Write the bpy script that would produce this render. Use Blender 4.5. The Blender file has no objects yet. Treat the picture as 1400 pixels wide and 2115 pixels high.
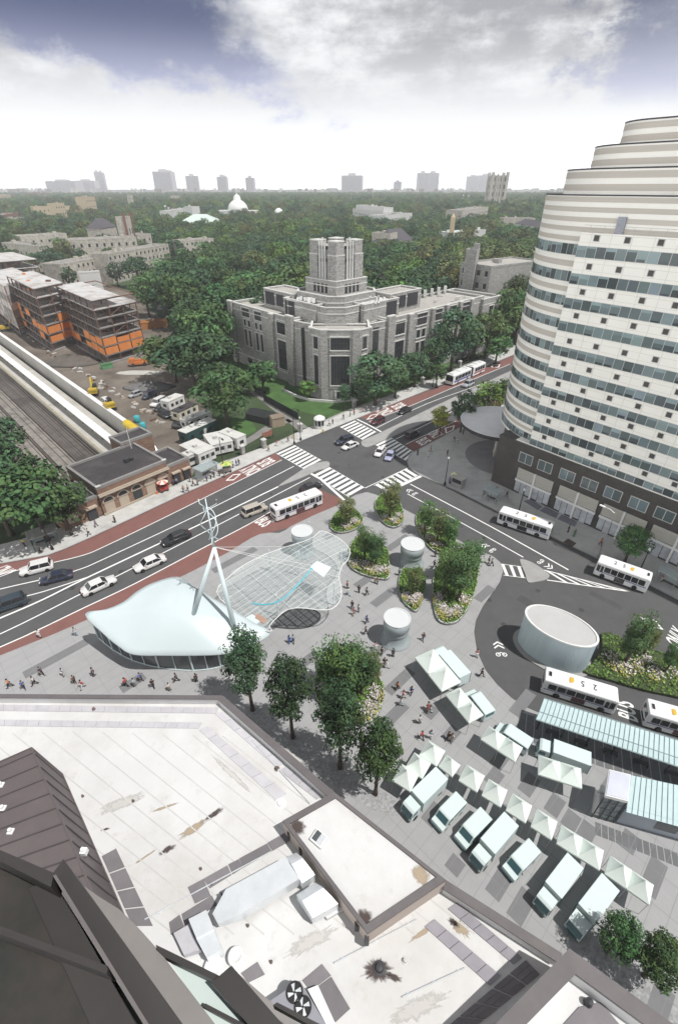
import bpy, bmesh, math, random
import numpy as np
from mathutils import Vector, Matrix
from mathutils.geometry import tessellate_polygon
random.seed(7); RNG = np.random.default_rng(11)
SC = bpy.context.scene; COL = SC.collection
CAMH, FPX, PITCH = 54.0, 988.0, math.radians(34.2)
CT, ST = math.cos(PITCH), math.sin(PITCH)
def P(u, v, z=0.0):
    "ground-plan position of a surveyed point at height z"
    x = (u-700)/FPX; y = -(v-1057.5)/FPX
    d = (x, CT+y*ST, -ST+y*CT); t = (z-CAMH)/d[2]
    return (d[0]*t, d[1]*t)
def P3(u, v, z=0.0): return (*P(u, v, z), z)
def PL(pts, z=0.0): return [P(u, v, z) for u, v in pts]
def sub(a, b): return (a[0]-b[0], a[1]-b[1])
def unit(a):
    l = math.hypot(*a); return (a[0]/l, a[1]/l)
def mix(a, b, t): return tuple(x+(y-x)*t for x, y in zip(a, b))
def inside(p, poly):
    c = False; x, y = p; j = len(poly)-1
    for i in range(len(poly)):
        xi, yi = poly[i]; xj, yj = poly[j]
        if (yi > y) != (yj > y) and x < (xj-xi)*(y-yi)/(yj-yi)+xi: c = not c
        j = i
    return c
def area(p): return sum(p[i-1][0]*p[i][1]-p[i][0]*p[i-1][1] for i in range(len(p)))/2
def ccw(p): return list(p) if area(p) > 0 else list(p)[::-1]
# ---------------------------------------------------------------- materials
MATS = {}
def M(name, col, rough=0.7, var=0.12, scale=0.6, metal=0.0, bump=0.0, spec=0.35, col2=None, kind='noise', objcol=False, attr=False, rnd=0.0, alpha=1.0, detail=5.0, stretch=None, coat=0.0, hue=0.0):
    if name in MATS: return MATS[name]
    m = bpy.data.materials.new(name); m.use_nodes = True; MATS[name] = m
    nt = m.node_tree; N = nt.nodes; L = nt.links; b = N['Principled BSDF']
    b.inputs['Roughness'].default_value = rough; b.inputs['Metallic'].default_value = metal
    b.inputs['Specular IOR Level'].default_value = spec; b.inputs['Coat Weight'].default_value = coat
    if alpha < 1: b.inputs['Alpha'].default_value = alpha
    tc = N.new('ShaderNodeTexCoord'); src = tc.outputs['Object']
    if stretch:
        mp = N.new('ShaderNodeMapping'); mp.inputs['Scale'].default_value = stretch; L.new(src, mp.inputs[0]); src = mp.outputs[0]
    if kind == 'noise':
        t = N.new('ShaderNodeTexNoise'); t.inputs['Scale'].default_value = scale; t.inputs['Detail'].default_value = detail
        t.inputs['Roughness'].default_value = 0.65; fac = t.outputs['Fac']
    else:
        t = N.new('ShaderNodeTexVoronoi'); t.inputs['Scale'].default_value = scale
        s = N.new('ShaderNodeSeparateColor'); L.new(t.outputs['Color'], s.inputs[0]); fac = s.outputs[0]
    L.new(src, t.inputs['Vector'])
    rp = N.new('ShaderNodeMapRange'); rp.inputs['From Min'].default_value = 0.25 if kind == 'noise' else 0; rp.inputs['From Max'].default_value = 0.75 if kind == 'noise' else 1
    L.new(fac, rp.inputs[0])
    mx = N.new('ShaderNodeMix'); mx.data_type = 'RGBA'; L.new(rp.outputs[0], mx.inputs['Factor'])
    if objcol:
        oi = N.new('ShaderNodeObjectInfo')
        a = N.new('ShaderNodeMix'); a.data_type = 'RGBA'; a.blend_type = 'MULTIPLY'; a.inputs['Factor'].default_value = 1
        L.new(oi.outputs['Color'], a.inputs['A']); a.inputs['B'].default_value = (1-var, 1-var, 1-var, 1)
        L.new(a.outputs['Result'], mx.inputs['A']); L.new(oi.outputs['Color'], mx.inputs['B'])
    else:
        c2 = col2 or tuple(min(1, c*(1+var)) for c in col); c1 = col if col2 else tuple(c*(1-var) for c in col)
        mx.inputs['A'].default_value = (*c1, 1); mx.inputs['B'].default_value = (*c2, 1)
    out = mx.outputs['Result']
    if attr:
        at = N.new('ShaderNodeAttribute'); at.attribute_name = 'tint'
        a = N.new('ShaderNodeMix'); a.data_type = 'RGBA'; a.blend_type = 'MULTIPLY'; a.inputs['Factor'].default_value = 1
        L.new(out, a.inputs['A']); L.new(at.outputs['Color'], a.inputs['B']); out = a.outputs['Result']
    if rnd or hue:
        oi = N.new('ShaderNodeObjectInfo'); r = N.new('ShaderNodeMapRange'); L.new(oi.outputs['Random'], r.inputs[0])
        r.inputs['To Min'].default_value = 1-rnd; r.inputs['To Max'].default_value = 1+rnd
        hs = N.new('ShaderNodeHueSaturation'); L.new(r.outputs[0], hs.inputs['Value']); L.new(out, hs.inputs['Color'])
        if hue:
            mu = N.new('ShaderNodeMath'); mu.operation = 'MULTIPLY'; mu.inputs[1].default_value = 7.31; L.new(oi.outputs['Random'], mu.inputs[0])
            fr = N.new('ShaderNodeMath'); fr.operation = 'FRACT'; L.new(mu.outputs[0], fr.inputs[0])
            r2 = N.new('ShaderNodeMapRange'); L.new(fr.outputs[0], r2.inputs[0]); r2.inputs['To Min'].default_value = 0.5-hue; r2.inputs['To Max'].default_value = 0.5+hue
            L.new(r2.outputs[0], hs.inputs['Hue'])
        out = hs.outputs[0]
    L.new(out, b.inputs['Base Color'])
    if bump:
        bp = N.new('ShaderNodeBump'); bp.inputs['Strength'].default_value = bump; bp.inputs['Distance'].default_value = 0.05
        L.new(fac, bp.inputs['Height']); L.new(bp.outputs[0], b.inputs['Normal'])
    return m
def stains(m, col, scale, lo, hi, stretch=None, amount=1.0):
    "blotches of dirt with a shape of their own over a material's colour"
    nt = m.node_tree; N = nt.nodes; L = nt.links; b = N['Principled BSDF']
    src = b.inputs['Base Color'].links[0].from_socket
    tc = N.new('ShaderNodeTexCoord'); mp = N.new('ShaderNodeMapping'); mp.inputs['Scale'].default_value = stretch or (1, 1, 1)
    L.new(tc.outputs['Object'], mp.inputs[0])
    t = N.new('ShaderNodeTexNoise'); t.inputs['Scale'].default_value = scale; t.inputs['Detail'].default_value = 8; t.inputs['Roughness'].default_value = 0.7
    L.new(mp.outputs[0], t.inputs['Vector'])
    r = N.new('ShaderNodeMapRange'); r.inputs['From Min'].default_value = lo; r.inputs['From Max'].default_value = hi; r.inputs['To Max'].default_value = amount; L.new(t.outputs['Fac'], r.inputs[0])
    mx = N.new('ShaderNodeMix'); mx.data_type = 'RGBA'; L.new(r.outputs[0], mx.inputs['Factor']); L.new(src, mx.inputs['A']); mx.inputs['B'].default_value = (*col, 1)
    L.new(mx.outputs['Result'], b.inputs['Base Color']); return m
# ---------------------------------------------------------------- mesh builder
class MB:
    def __init__(s): s.v = []; s.f = []; s.m = []; s.c = []; s.hasc = False; s.X = None
    def add(s, vs, fs, mi=0, col=None):
        o = len(s.v)
        if s.X is not None: vs = [tuple(s.X @ Vector(p)) for p in vs]
        s.v.extend(vs); s.f.extend([tuple(i+o for i in f) for f in fs]); s.m.extend([mi]*len(fs))
        if col is not None: s.hasc = True
        s.c.extend([col or (1, 1, 1)]*len(fs)); return s
    def box(s, x0, x1, y0, y1, z0, z1, mi=0, col=None):
        v = [(x0, y0, z0), (x1, y0, z0), (x1, y1, z0), (x0, y1, z0), (x0, y0, z1), (x1, y0, z1), (x1, y1, z1), (x0, y1, z1)]
        return s.add(v, [(0, 3, 2, 1), (4, 5, 6, 7), (0, 1, 5, 4), (1, 2, 6, 5), (2, 3, 7, 6), (3, 0, 4, 7)], mi, col)
    def prism(s, poly, z0, z1, mi=0, mtop=None, bottom=False, col=None):
        p = ccw(poly); n = len(p)
        vs = [(x, y, z0) for x, y in p]+[(x, y, z1) for x, y in p]
        s.add(vs, [(i, (i+1) % n, n+(i+1) % n, n+i) for i in range(n)], mi, col)
        s.sheet(p, z1, mi if mtop is None else mtop, col)
        if bottom: s.sheet(p, z0, mi, col, down=True)
        return s
    def sheet(s, poly, z, mi=0, col=None, down=False, holes=()):
        p = ccw(poly)
        if len(p) == 4 and not holes:
            vs = [(x, y, z) for x, y in p]; fs = [(0, 1, 2, 3)]
        else:
            loops = [[Vector((x, y, 0)) for x, y in p]]+[[Vector((x, y, 0)) for x, y in ccw(h)[::-1]] for h in holes]
            fl = [q for l in loops for q in l]; vs = [(q.x, q.y, z) for q in fl]; fs = []
            for t in tessellate_polygon(loops):
                a, b, c = (fl[i] for i in t)
                fs.append(tuple(t) if (b.x-a.x)*(c.y-a.y)-(b.y-a.y)*(c.x-a.x) > 0 else tuple(t)[::-1])
        if down: fs = [f[::-1] for f in fs]
        return s.add(vs, fs, mi, col)
    def tube(s, pts, r, n=6, mi=0, closed=False, col=None, caps=True):
        pts = [Vector(p) for p in pts]; R = r if isinstance(r, (list, tuple)) else [r]*len(pts); rings = []; k = len(pts)
        for i, p in enumerate(pts):
            a = pts[(i-1) % k] if (closed or i > 0) else p; b = pts[(i+1) % k] if (closed or i < k-1) else p
            d = (b-a).normalized() if (b-a).length > 1e-9 else Vector((0, 0, 1))
            u = d.cross(Vector((0, 0, 1))) if abs(d.z) < 0.95 else d.cross(Vector((1, 0, 0)))
            u.normalize(); w = u.cross(d)
            rings.append([tuple(p+(u*math.cos(2*math.pi*j/n)+w*math.sin(2*math.pi*j/n))*R[i]) for j in range(n)])
        return s.loft(rings, mi, caps and not closed, col, closed)
    def loft(s, rings, mi=0, caps=True, col=None, closed=False):
        n = len(rings[0]); k = len(rings); vs = [p for r in rings for p in r]; fs = []
        for i in range(k if closed else k-1):
            a = i*n; b = ((i+1) % k)*n
            fs += [(a+j, a+(j+1) % n, b+(j+1) % n, b+j) for j in range(n)]
        if caps: fs += [tuple(range(n))[::-1], tuple(range((k-1)*n, k*n))]
        return s.add(vs, fs, mi, col)
    def lathe(s, prof, n=24, mi=0, c=(0, 0), sx=1, sy=1, rot=0, caps=True):
        ca, sa = math.cos(rot), math.sin(rot); rings = []
        for r, z in prof:
            ring = []
            for j in range(n):
                a = 2*math.pi*j/n; x = r*math.cos(a)*sx; y = r*math.sin(a)*sy
                ring.append((c[0]+x*ca-y*sa, c[1]+x*sa+y*ca, z))
            rings.append(ring)
        return s.loft(rings, mi, caps)
    def quad(s, a, b, c, d, mi=0, col=None): return s.add([a, b, c, d], [(0, 1, 2, 3)], mi, col)
    def slab(s, quad, th, mi=0, col=None):
        "four 3d corners given a thickness downwards"
        q = [Vector(p) for p in quad]; n = (q[1]-q[0]).cross(q[3]-q[0]).normalized()
        if n.z < 0: q = q[::-1]; n = -n
        lo = [p-n*th for p in q]
        return s.add([tuple(p) for p in lo+q], [(0, 3, 2, 1), (4, 5, 6, 7), (0, 1, 5, 4), (1, 2, 6, 5), (2, 3, 7, 6), (3, 0, 4, 7)], mi, col)
    def mesh(s, name, mats, smooth=False):
        me = bpy.data.meshes.new(name); me.from_pydata(s.v, [], s.f)
        for m in (mats if isinstance(mats, (list, tuple)) else [mats]): me.materials.append(m)
        me.polygons.foreach_set('material_index', s.m)
        if smooth: me.polygons.foreach_set('use_smooth', [True]*len(s.f))
        if s.hasc:
            at = me.color_attributes.new('tint', 'FLOAT_COLOR', 'CORNER')
            arr = np.ones((len(me.loops), 4), np.float32); cnt = [len(f) for f in s.f]
            arr[:, :3] = np.repeat(np.array(s.c, np.float32), cnt, axis=0); at.data.foreach_set('color', arr.ravel())
        me.update(); return me
    def build(s, name, mats, parent=None, smooth=False, loc=None, rotz=0.0):
        return link(bpy.data.objects.new(name, s.mesh(name, mats, smooth)), parent, loc, rotz)
KIDS = {}
def link(o, parent=None, loc=None, rotz=0.0):
    COL.objects.link(o)
    if loc is not None: o.location = loc
    if rotz: o.rotation_euler = (0, 0, rotz)
    if parent is not None:
        o.parent = parent; KIDS.setdefault(parent.name, []).append(o)
    return o
def tag(o, label=None, cat=None, group=None, kind=None):
    if label: o['label'] = label
    if cat: o['category'] = cat
    if group: o['group'] = group
    if kind: o['kind'] = kind
    return o
def thing(name, label, cat, loc=(0, 0, 0), rotz=0.0, group=None):
    o = bpy.data.objects.new(name, None); o.empty_display_size = 0.5; COL.objects.link(o); o.location = loc; o.rotation_euler = (0, 0, rotz)
    return tag(o, label, cat, group)
def struct(name, mb, mat, smooth=False): return tag(mb.build(name, mat, smooth=smooth), kind='structure')
def dup(root, loc, rotz=0.0, label=None, group=None, scale=None, cols=None, skip=()):
    "a copy of a thing with copies of its parts and sub-parts, sharing mesh data"
    def cp(o, par):
        c = o.copy(); COL.objects.link(c)
        if par is not None:
            c.parent = par; KIDS.setdefault(par.name, []).append(c)
        nm = o.name.split('.')[0]
        if cols and nm in cols: c.color = (*cols[nm], 1)
        for ch in KIDS.get(o.name, []):
            if ch.name.split('.')[0] not in skip: cp(ch, c)
        return c
    r = cp(root, None); r.location = loc; r.rotation_euler = (0, 0, rotz)
    if scale: r.scale = (scale,)*3 if not isinstance(scale, (tuple, list)) else scale
    if label: r['label'] = label
    if group: r['group'] = group
    return r
USED = set()
def place(proto, loc, rotz=0.0, label=None, group=None, scale=None, cols=None):
    "the first placing moves the prototype itself, later ones copy it"
    if proto.name not in USED:
        USED.add(proto.name); proto.location = loc; proto.rotation_euler = (0, 0, rotz)
        if scale: proto.scale = (scale,)*3 if not isinstance(scale, (tuple, list)) else scale
        if label: proto['label'] = label
        if group: proto['group'] = group
        def paint(o):
            nm = o.name.split('.')[0]
            if cols and nm in cols: o.color = (*cols[nm], 1)
            for ch in KIDS.get(o.name, []): paint(ch)
        paint(proto); return proto
    return dup(proto, loc, rotz, label, group, scale, cols)
def text_into(mb, body, size, X, mi=0, thick=0.0, spacing=1.0):
    cu = bpy.data.curves.new('lettering', 'FONT'); cu.body = body; cu.size = size; cu.align_x = 'CENTER'; cu.align_y = 'CENTER'; cu.extrude = thick; cu.space_character = spacing; cu.resolution_u = 3; cu.offset = 0.02
    o = bpy.data.objects.new('lettering', cu); COL.objects.link(o); dg = bpy.context.evaluated_depsgraph_get()
    me = bpy.data.meshes.new_from_object(o.evaluated_get(dg))
    old = mb.X; mb.X = X
    mb.add([tuple(v.co) for v in me.vertices], [tuple(p.vertices) for p in me.polygons], mi); mb.X = old
    bpy.data.objects.remove(o); bpy.data.curves.remove(cu); bpy.data.meshes.remove(me)
def frame2(o, ax, z=0):
    "matrix with origin o, x axis along ax in plan"
    a = unit(ax); return Matrix(((a[0], -a[1], 0, o[0]), (a[1], a[0], 0, o[1]), (0, 0, 1, z), (0, 0, 0, 1)))
def ang(a): return math.atan2(a[1], a[0])
def strip(pts, w):
    "plan polygon of a line of width w"
    L_, R_ = [], []
    for i, p in enumerate(pts):
        a = pts[max(0, i-1)]; b = pts[min(len(pts)-1, i+1)]; d = unit(sub(b, a)); n = (-d[1]*w/2, d[0]*w/2)
        L_.append((p[0]+n[0], p[1]+n[1])); R_.append((p[0]-n[0], p[1]-n[1]))
    return L_, R_
def line_into(mb, pts, w, z, mi=0):
    L_, R_ = strip(pts, w)
    for i in range(len(pts)-1): mb.sheet([L_[i], R_[i], R_[i+1], L_[i+1]], z, mi)
def smoothline(pts, n=6):
    "Catmull-Rom through points"
    out = []
    for i in range(len(pts)-1):
        p0 = pts[max(0, i-1)]; p1 = pts[i]; p2 = pts[i+1]; p3 = pts[min(len(pts)-1, i+2)]
        for k in range(n):
            t = k/n
            out.append(tuple(0.5*((2*b)+(-a+c)*t+(2*a-5*b+4*c-d)*t*t+(-a+3*b-3*c+d)*t**3) for a, b, c, d in zip(p0, p1, p2, p3)))
    out.append(tuple(pts[-1])); return out
def smoothloop(pts, n=6):
    k = len(pts); out = []
    for i in range(k):
        p0, p1, p2, p3 = pts[i-1], pts[i], pts[(i+1) % k], pts[(i+2) % k]
        for q in range(n):
            t = q/n
            out.append(tuple(0.5*((2*b)+(-a+c)*t+(2*a-5*b+4*c-d)*t*t+(-a+3*b-3*c+d)*t**3) for a, b, c, d in zip(p0, p1, p2, p3)))
    return out
# ---------------------------------------------------------------- camera, sun, sky
cam = bpy.data.objects.new('camera', bpy.data.cameras.new('camera')); COL.objects.link(cam); SC.camera = cam
cam.location = (0, 0, CAMH); cam.rotation_euler = (math.pi/2-PITCH, 0, 0)
cam.data.sensor_fit = 'VERTICAL'; cam.data.sensor_height = 36; cam.data.sensor_width = 24; cam.data.lens = FPX/2115*36
cam.data.clip_start = 0.05; cam.data.clip_end = 30000
SUNV = Vector((0.46, -0.22, 1.0)).normalized()
sl = bpy.data.lights.new('sun', 'SUN'); sl.energy = 5.0; sl.angle = math.radians(0.6); sl.color = (1, 0.965, 0.92)
so = bpy.data.objects.new('sun', sl); COL.objects.link(so); so.location = (40, -30, 200); so.rotation_euler = SUNV.to_track_quat('Z', 'Y').to_euler()
W = bpy.data.worlds.new('World'); SC.world = W; W.use_nodes = True
nt = W.node_tree; N = nt.nodes; L = nt.links; bg = N['Background']; bg.inputs[1].default_value = 0.1
sky = N.new('ShaderNodeTexSky'); sky.sky_type = 'NISHITA'; sky.sun_disc = False; sky.sun_elevation = math.asin(SUNV.z)
sky.sun_rotation = math.atan2(SUNV.x, SUNV.y); sky.air_density = 1.2; sky.dust_density = 1.0; sky.ozone_density = 3.0
tc = N.new('ShaderNodeTexCoord'); nrm = N.new('ShaderNodeVectorMath'); nrm.operation = 'NORMALIZE'; L.new(tc.outputs['Generated'], nrm.inputs[0])
sep = N.new('ShaderNodeSeparateXYZ'); L.new(nrm.outputs[0], sep.inputs[0])
def mth(op, a, b=None, clamp=False):
    n = N.new('ShaderNodeMath'); n.operation = op; n.use_clamp = clamp
    for i, q in enumerate((a, b)):
        if q is None: continue
        if isinstance(q, (int, float)): n.inputs[i].default_value = q
        else: L.new(q, n.inputs[i])
    return n.outputs[0]
def mrange(x, a, b, c=0.0, d=1.0, smooth=True):
    n = N.new('ShaderNodeMapRange'); n.interpolation_type = 'SMOOTHSTEP' if smooth else 'LINEAR'; L.new(x, n.inputs[0])
    for i, q in zip(('From Min', 'From Max', 'To Min', 'To Max'), (a, b, c, d)): n.inputs[i].default_value = q
    return n.outputs[0]
def noise(scale, stretch, detail=7, rough=0.6, off=(0, 0, 0)):
    mp = N.new('ShaderNodeMapping'); mp.inputs['Scale'].default_value = stretch; mp.inputs['Location'].default_value = off; L.new(nrm.outputs[0], mp.inputs[0])
    t = N.new('ShaderNodeTexNoise'); t.inputs['Scale'].default_value = scale; t.inputs['Detail'].default_value = detail; t.inputs['Roughness'].default_value = rough
    L.new(mp.outputs[0], t.inputs['Vector']); return t.outputs['Fac']
def mixc(f, a, b):
    n = N.new('ShaderNodeMix'); n.data_type = 'RGBA'; L.new(f, n.inputs['Factor'])
    for k, q in (('A', a), ('B', b)):
        if isinstance(q, tuple): n.inputs[k].default_value = (*q, 1)
        else: L.new(q, n.inputs[k])
    return n.outputs['Result']
az = mth('ARCTAN2', sep.outputs[0], sep.outputs[1]); el = sep.outputs[2]
n1 = noise(4.2, (1, 1, 2.0), 8, 0.62); n2 = noise(13, (1, 1, 1.8), 8, 0.65, (3, 1, 2)); n3 = noise(4.5, (1, 1, 4), 6, 0.55, (7, 2, 5))
# the blue gap runs from high in the north-west down to lower in the north; clouds close it everywhere else
wob = mth('ADD', mth('MULTIPLY', mth('SUBTRACT', n1, 0.5), 0.34), mth('MULTIPLY', mth('SUBTRACT', n2, 0.5), 0.26))
low = mth('ADD', mth('ADD', 0.074, mth('MULTIPLY', az, -0.19)), mth('MULTIPLY', wob, 0.42))      # upper rim of the low cloud bank
gap = mrange(mth('SUBTRACT', el, low), -0.012, 0.03)
right = mrange(mth('ADD', mth('ADD', mth('ADD', az, 0.22), mth('MULTIPLY', mth('SUBTRACT', el, 0.22), 1.15)), mth('MULTIPLY', wob, 0.7)), -0.03, 0.08)  # cloud mass on the east side
far_r = mrange(mth('ADD', az, mth('MULTIPLY', wob, 1.3)), 0.44, 0.52)
hole2 = mth('MULTIPLY', mrange(mth('ADD', mth('ADD', az, mth('MULTIPLY', mth('SUBTRACT', el, 0.1), 0.9)), mth('MULTIPLY', wob, 1.5)), 0.40, 0.50), mrange(el, 0.085, 0.13))
blue = mth('MULTIPLY', gap, mth('SUBTRACT', 1.0, right), True)
blue = mth('MAXIMUM', blue, mth('MULTIPLY', hole2, 0.75))
high = mrange(el, 0.30, 0.5)
blue = mth('MULTIPLY', blue, mth('SUBTRACT', 1.0, mth('MULTIPLY', high, 0.75)))
grey = mth('MULTIPLY', mrange(el, 0.075, 0.20), mrange(mth('ADD', mth('MULTIPLY', n3, 0.6), mth('MULTIPLY', n2, 0.4)), 0.36, 0.58))
cloud = mixc(grey, (10.2, 10.35, 10.5), (4.2, 4.25, 4.55))
lowwhite = mrange(el, 0.04, 0.115)
cloud = mixc(lowwhite, (12.8, 13.0, 13.0), cloud)
cloud = mixc(mrange(el, 0.09, 0.015), cloud, (22.0, 22.3, 22.6))
tint = N.new('ShaderNodeMix'); tint.data_type = 'RGBA'; tint.blend_type = 'MULTIPLY'; tint.inputs['Factor'].default_value = 1
L.new(sky.outputs[0], tint.inputs['A']); tint.inputs['B'].default_value = (0.26, 0.25, 0.41, 1)
skyc = mixc(mrange(el, 0.09, 0.21), (6.2, 6.5, 9.0), tint.outputs['Result'])
col = mixc(blue, cloud, skyc)
# added glow low in the unseen south-west sky, brightening the shaded tower front
sw = mth('ADD', mth('MULTIPLY', sep.outputs[0], -0.77), mth('MULTIPLY', sep.outputs[1], -0.64))
glow = mth('MULTIPLY', mrange(sw, 0.35, 0.85), mth('MULTIPLY', mrange(el, -0.05, 0.05), mrange(el, 0.65, 0.35)))
col = mixc(mrange(el, 0.28, 0.6), col, mixc(0.6 if False else mrange(el, 0.3, 0.9), col, (2.5, 2.65, 2.9)))
col = mixc(glow, col, (25.0, 24.8, 24.4))
L.new(col, bg.inputs[0])
SC.view_settings.view_transform = 'Standard'; SC.view_settings.look = 'None'; SC.view_settings.exposure = -0.06; SC.view_settings.gamma = 1
try: SC.cycles.max_bounces = 6; SC.cycles.transparent_max_bounces = 12; SC.cycles.volume_bounces = 1; SC.cycles.use_denoising = True; SC.cycles.use_adaptive_sampling = True
except Exception: pass
# ---------------------------------------------------------------- setting: ground, roads, pavements, markings
A2 = unit((0.72, 0.694)); B2 = (-A2[1], A2[0])          # along and across the avenue
TD = unit((0.688, -0.726)); TN = (-TD[1], TD[0])        # along the railway cutting, towards the avenue
def along(p, d, t): return (p[0]+d[0]*t, p[1]+d[1]*t)
m_ground = M('campus_ground', (0.045, 0.07, 0.03), 0.95, 0.45, 0.02, detail=9)
m_asphalt = stains(M('asphalt', (0.082, 0.083, 0.085), 0.85, 0.12, 0.35, bump=0.1, detail=8), (0.06, 0.06, 0.06), 0.08, 0.5, 0.75, amount=0.7)
m_pave = stains(M('sidewalk_concrete', (0.45, 0.45, 0.435), 0.85, 0.15, 0.5, detail=8), (0.2, 0.2, 0.19), 0.15, 0.52, 0.75, amount=0.7)
m_plaza = stains(M('plaza_paving', (0.305, 0.308, 0.313), 0.8, 0.05, 0.4, detail=8), (0.23, 0.23, 0.228), 0.12, .5, .78, amount=.55)
m_band = M('paving_band', (0.165, 0.167, 0.172), 0.8, 0.08, 0.6, detail=8)
m_red = stains(M('red_lane_paint', (0.185, 0.088, 0.078), 0.85, 0.14, 0.5, detail=8), (0.12, 0.07, 0.065), 0.25, 0.5, 0.8, (1, 1, 1), 0.6)
m_white = stains(M('road_paint', (0.72, 0.73, 0.72), 0.7, 0.05, 1.5), (0.4, 0.4, 0.4), 0.9, 0.58, 0.75, amount=0.5)
m_median = M('median_concrete', (0.29, 0.29, 0.285), 0.85, 0.15, 0.5, detail=8)
m_dirt = stains(M('site_dirt', (0.105, 0.088, 0.072), 0.95, 0.4, 0.06, detail=10), (0.20, 0.175, 0.148), 0.04, 0.42, 0.66)
m_ballast = stains(M('ballast', (0.105, 0.095, 0.088), 0.95, 0.3, 0.6, detail=9), (0.05, 0.045, 0.042), 0.06, 0.45, 0.6, amount=0.8)
m_conc = stains(M('concrete', (0.40, 0.39, 0.36), 0.85, 0.14, 0.25, detail=8), (0.25, 0.23, 0.19), 0.1, 0.5, 0.72, (1, 1, 0.3), 0.7)
m_lawn = M('lawn_grass', (0.055, 0.115, 0.032), 0.95, 0.35, 0.25, detail=9)
m_cobble = M('cobble_setts', (0.28, 0.285, 0.29), 0.85, 0.22, 5.0, kind='voronoi')
# cutting for the railway
WTOP = P(303, 905); CUT_Z = -4.6
C0 = WTOP; C1 = along(WTOP, TD, -420); CW = 46.0
C3 = along(C0, (-TN[0], -TN[1]), CW); C2 = along(C1, (-TN[0], -TN[1]), CW)
# the front edge of the cutting lies under the station
STN = along(P(211, 1069), B2, 4.0)
E0 = along(C0, TD, 9.0); E3 = along(C3, TD, 20.0)
cut = [E0, C1, C2, E3]
far = 14000.0
g = MB(); g.sheet([(-far, -60), (far, -60), (far, far), (-far, far)], -0.03, 0, holes=[cut]); struct('ground', g, m_ground)
r = MB(); r.sheet([E0, C1, C2, E3], CUT_Z, 0); struct('railway_bed_ground', r, m_ballast)
def dirt_poly():
    w0 = along(WTOP, TD, 4); w1 = along(WTOP, TD, -230)
    return [w0, w1, along(w1, TN, 18), P(150, 560), P(262, 600), P(330, 655), P(395, 700), P(400, 760), P(440, 830), P(420, 905), P(405, 965), P(396, 985), P(345, 960)]
d = MB(); d.sheet(dirt_poly(), -0.018, 0); struct('building_site_ground', d, m_dirt)
# road sheet, wide enough to run under every pavement around it
NK = [(-260, 1232), (0, 1165), (100, 1147), (135, 1134), (185, 1112), (275, 1070), (370, 1025), (475, 978), (570, 935), (612, 915), (699, 880), (739, 864), (825, 829), (918, 792), (1053, 736)]
NKw = PL(NK, 0); NKw.append(along(NKw[-1], unit(sub(NKw[-1], NKw[-3])), 130))
south_far = along(NKw[-1], (A2[1], -A2[0]), 34)
rd = MB(); rd.sheet(NKw+[south_far, P(1040, 880), P(1500, 1150), P(1700, 1500), P(1500, 1800), P(600, 1500), P(-300, 1500)], 0.0); struct('road', rd, m_asphalt)
# plaza
PK = [(-260, 1458), (0, 1356), (115, 1310), (280, 1238), (400, 1180), (470, 1143), (520, 1112), (538, 1104), (556, 1101), (576, 1102), (590, 1096), (603, 1087), (651, 1064), (694, 1046), (716, 1034), (735, 1023), (757, 1017), (775, 1022), (800, 1035), (860, 1066), (939, 1113), (982, 1135), (1017, 1150), (1032, 1163), (1036, 1180), (1029, 1202), (994, 1252), (980, 1280), (976, 1305), (982, 1345), (1000, 1385), (1024, 1415), (1054, 1443), (1085, 1463), (1111, 1474), (1250, 1521), (1400, 1575), (1900, 1757)]
PKw = PL(PK, 0.13); plaza_poly = PKw+[P(1900, 2300), P(-900, 2300)]
pz = MB(); pz.prism(plaza_poly, -0.02, 0.13); struct('plaza_pavement', pz, m_plaza)
m_kerb = M('kerb_stone', (0.30, 0.30, 0.30), 0.85, 0.12, 1.0)
kb = MB()
for i, (a, b) in enumerate(zip(PKw[:-1], PKw[1:])):
    L_, R_ = strip([a, b], 0.34); kb.sheet([L_[0], R_[0], R_[1], L_[1]], 0.1335+.001*(i % 2))
struct('kerb', kb, m_kerb)
# north pavement
NIN = [(-260, 1175), (0, 1125), (57, 1110), (120, 1092), (211, 1066), (300, 1029), (396, 986), (460, 953), (502, 938), (546, 922), (600, 899), (650, 877), (700, 854), (740, 838), (808, 815), (848, 798), (918, 770), (989, 741), (1053, 716)]
NINw = PL(NIN, 0.13); NINw.append(along(NINw[-1], unit(sub(NINw[-1], NINw[-3])), 130))
np_ = MB(); np_.prism(NKw+NINw[::-1], -0.02, 0.13); struct('north_pavement', np_, m_pave)
# pavement in front of the white tower
e_dir = unit(sub(P(968, 873), P(857, 932)))
TK = [(1900, 1500), (1400, 1238), (1221, 1147), (1021, 1053), (940, 1012), (872, 983), (856, 974), (845, 965), (841, 953), (846, 940), (857, 932), (968, 873)]
TKw = PL(TK, 0.13); TKw.append(along(TKw[-1], e_dir, 160))
tp_ = MB(); tp_.prism(TKw+[along(TKw[-1], (A2[1], -A2[0]), 120), (170, 60)], -0.02, 0.13); struct('tower_pavement', tp_, m_pave)
kb2 = MB()
for line in (TKw, NKw):
    for i, (a, b) in enumerate(zip(line[:-1], line[1:])):
        L_, R_ = strip([a, b], 0.3); kb2.sheet([L_[0], R_[0], R_[1], L_[1]], 0.1335+.001*(i % 2))
struct('kerb', kb2, m_kerb)
dk = MB(); ce = P(1035, 945, .13); dk.sheet([(ce[0]+10*math.cos(a)+1.5, ce[1]+10*math.sin(a)) for a in [i*math.pi/24 for i in range(48)]], 0.137); struct('forecourt_paving', dk, M('forecourt_granite', (0.235, 0.23, 0.24), 0.7, 0.12, 0.4))
fl = MB()
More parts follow.
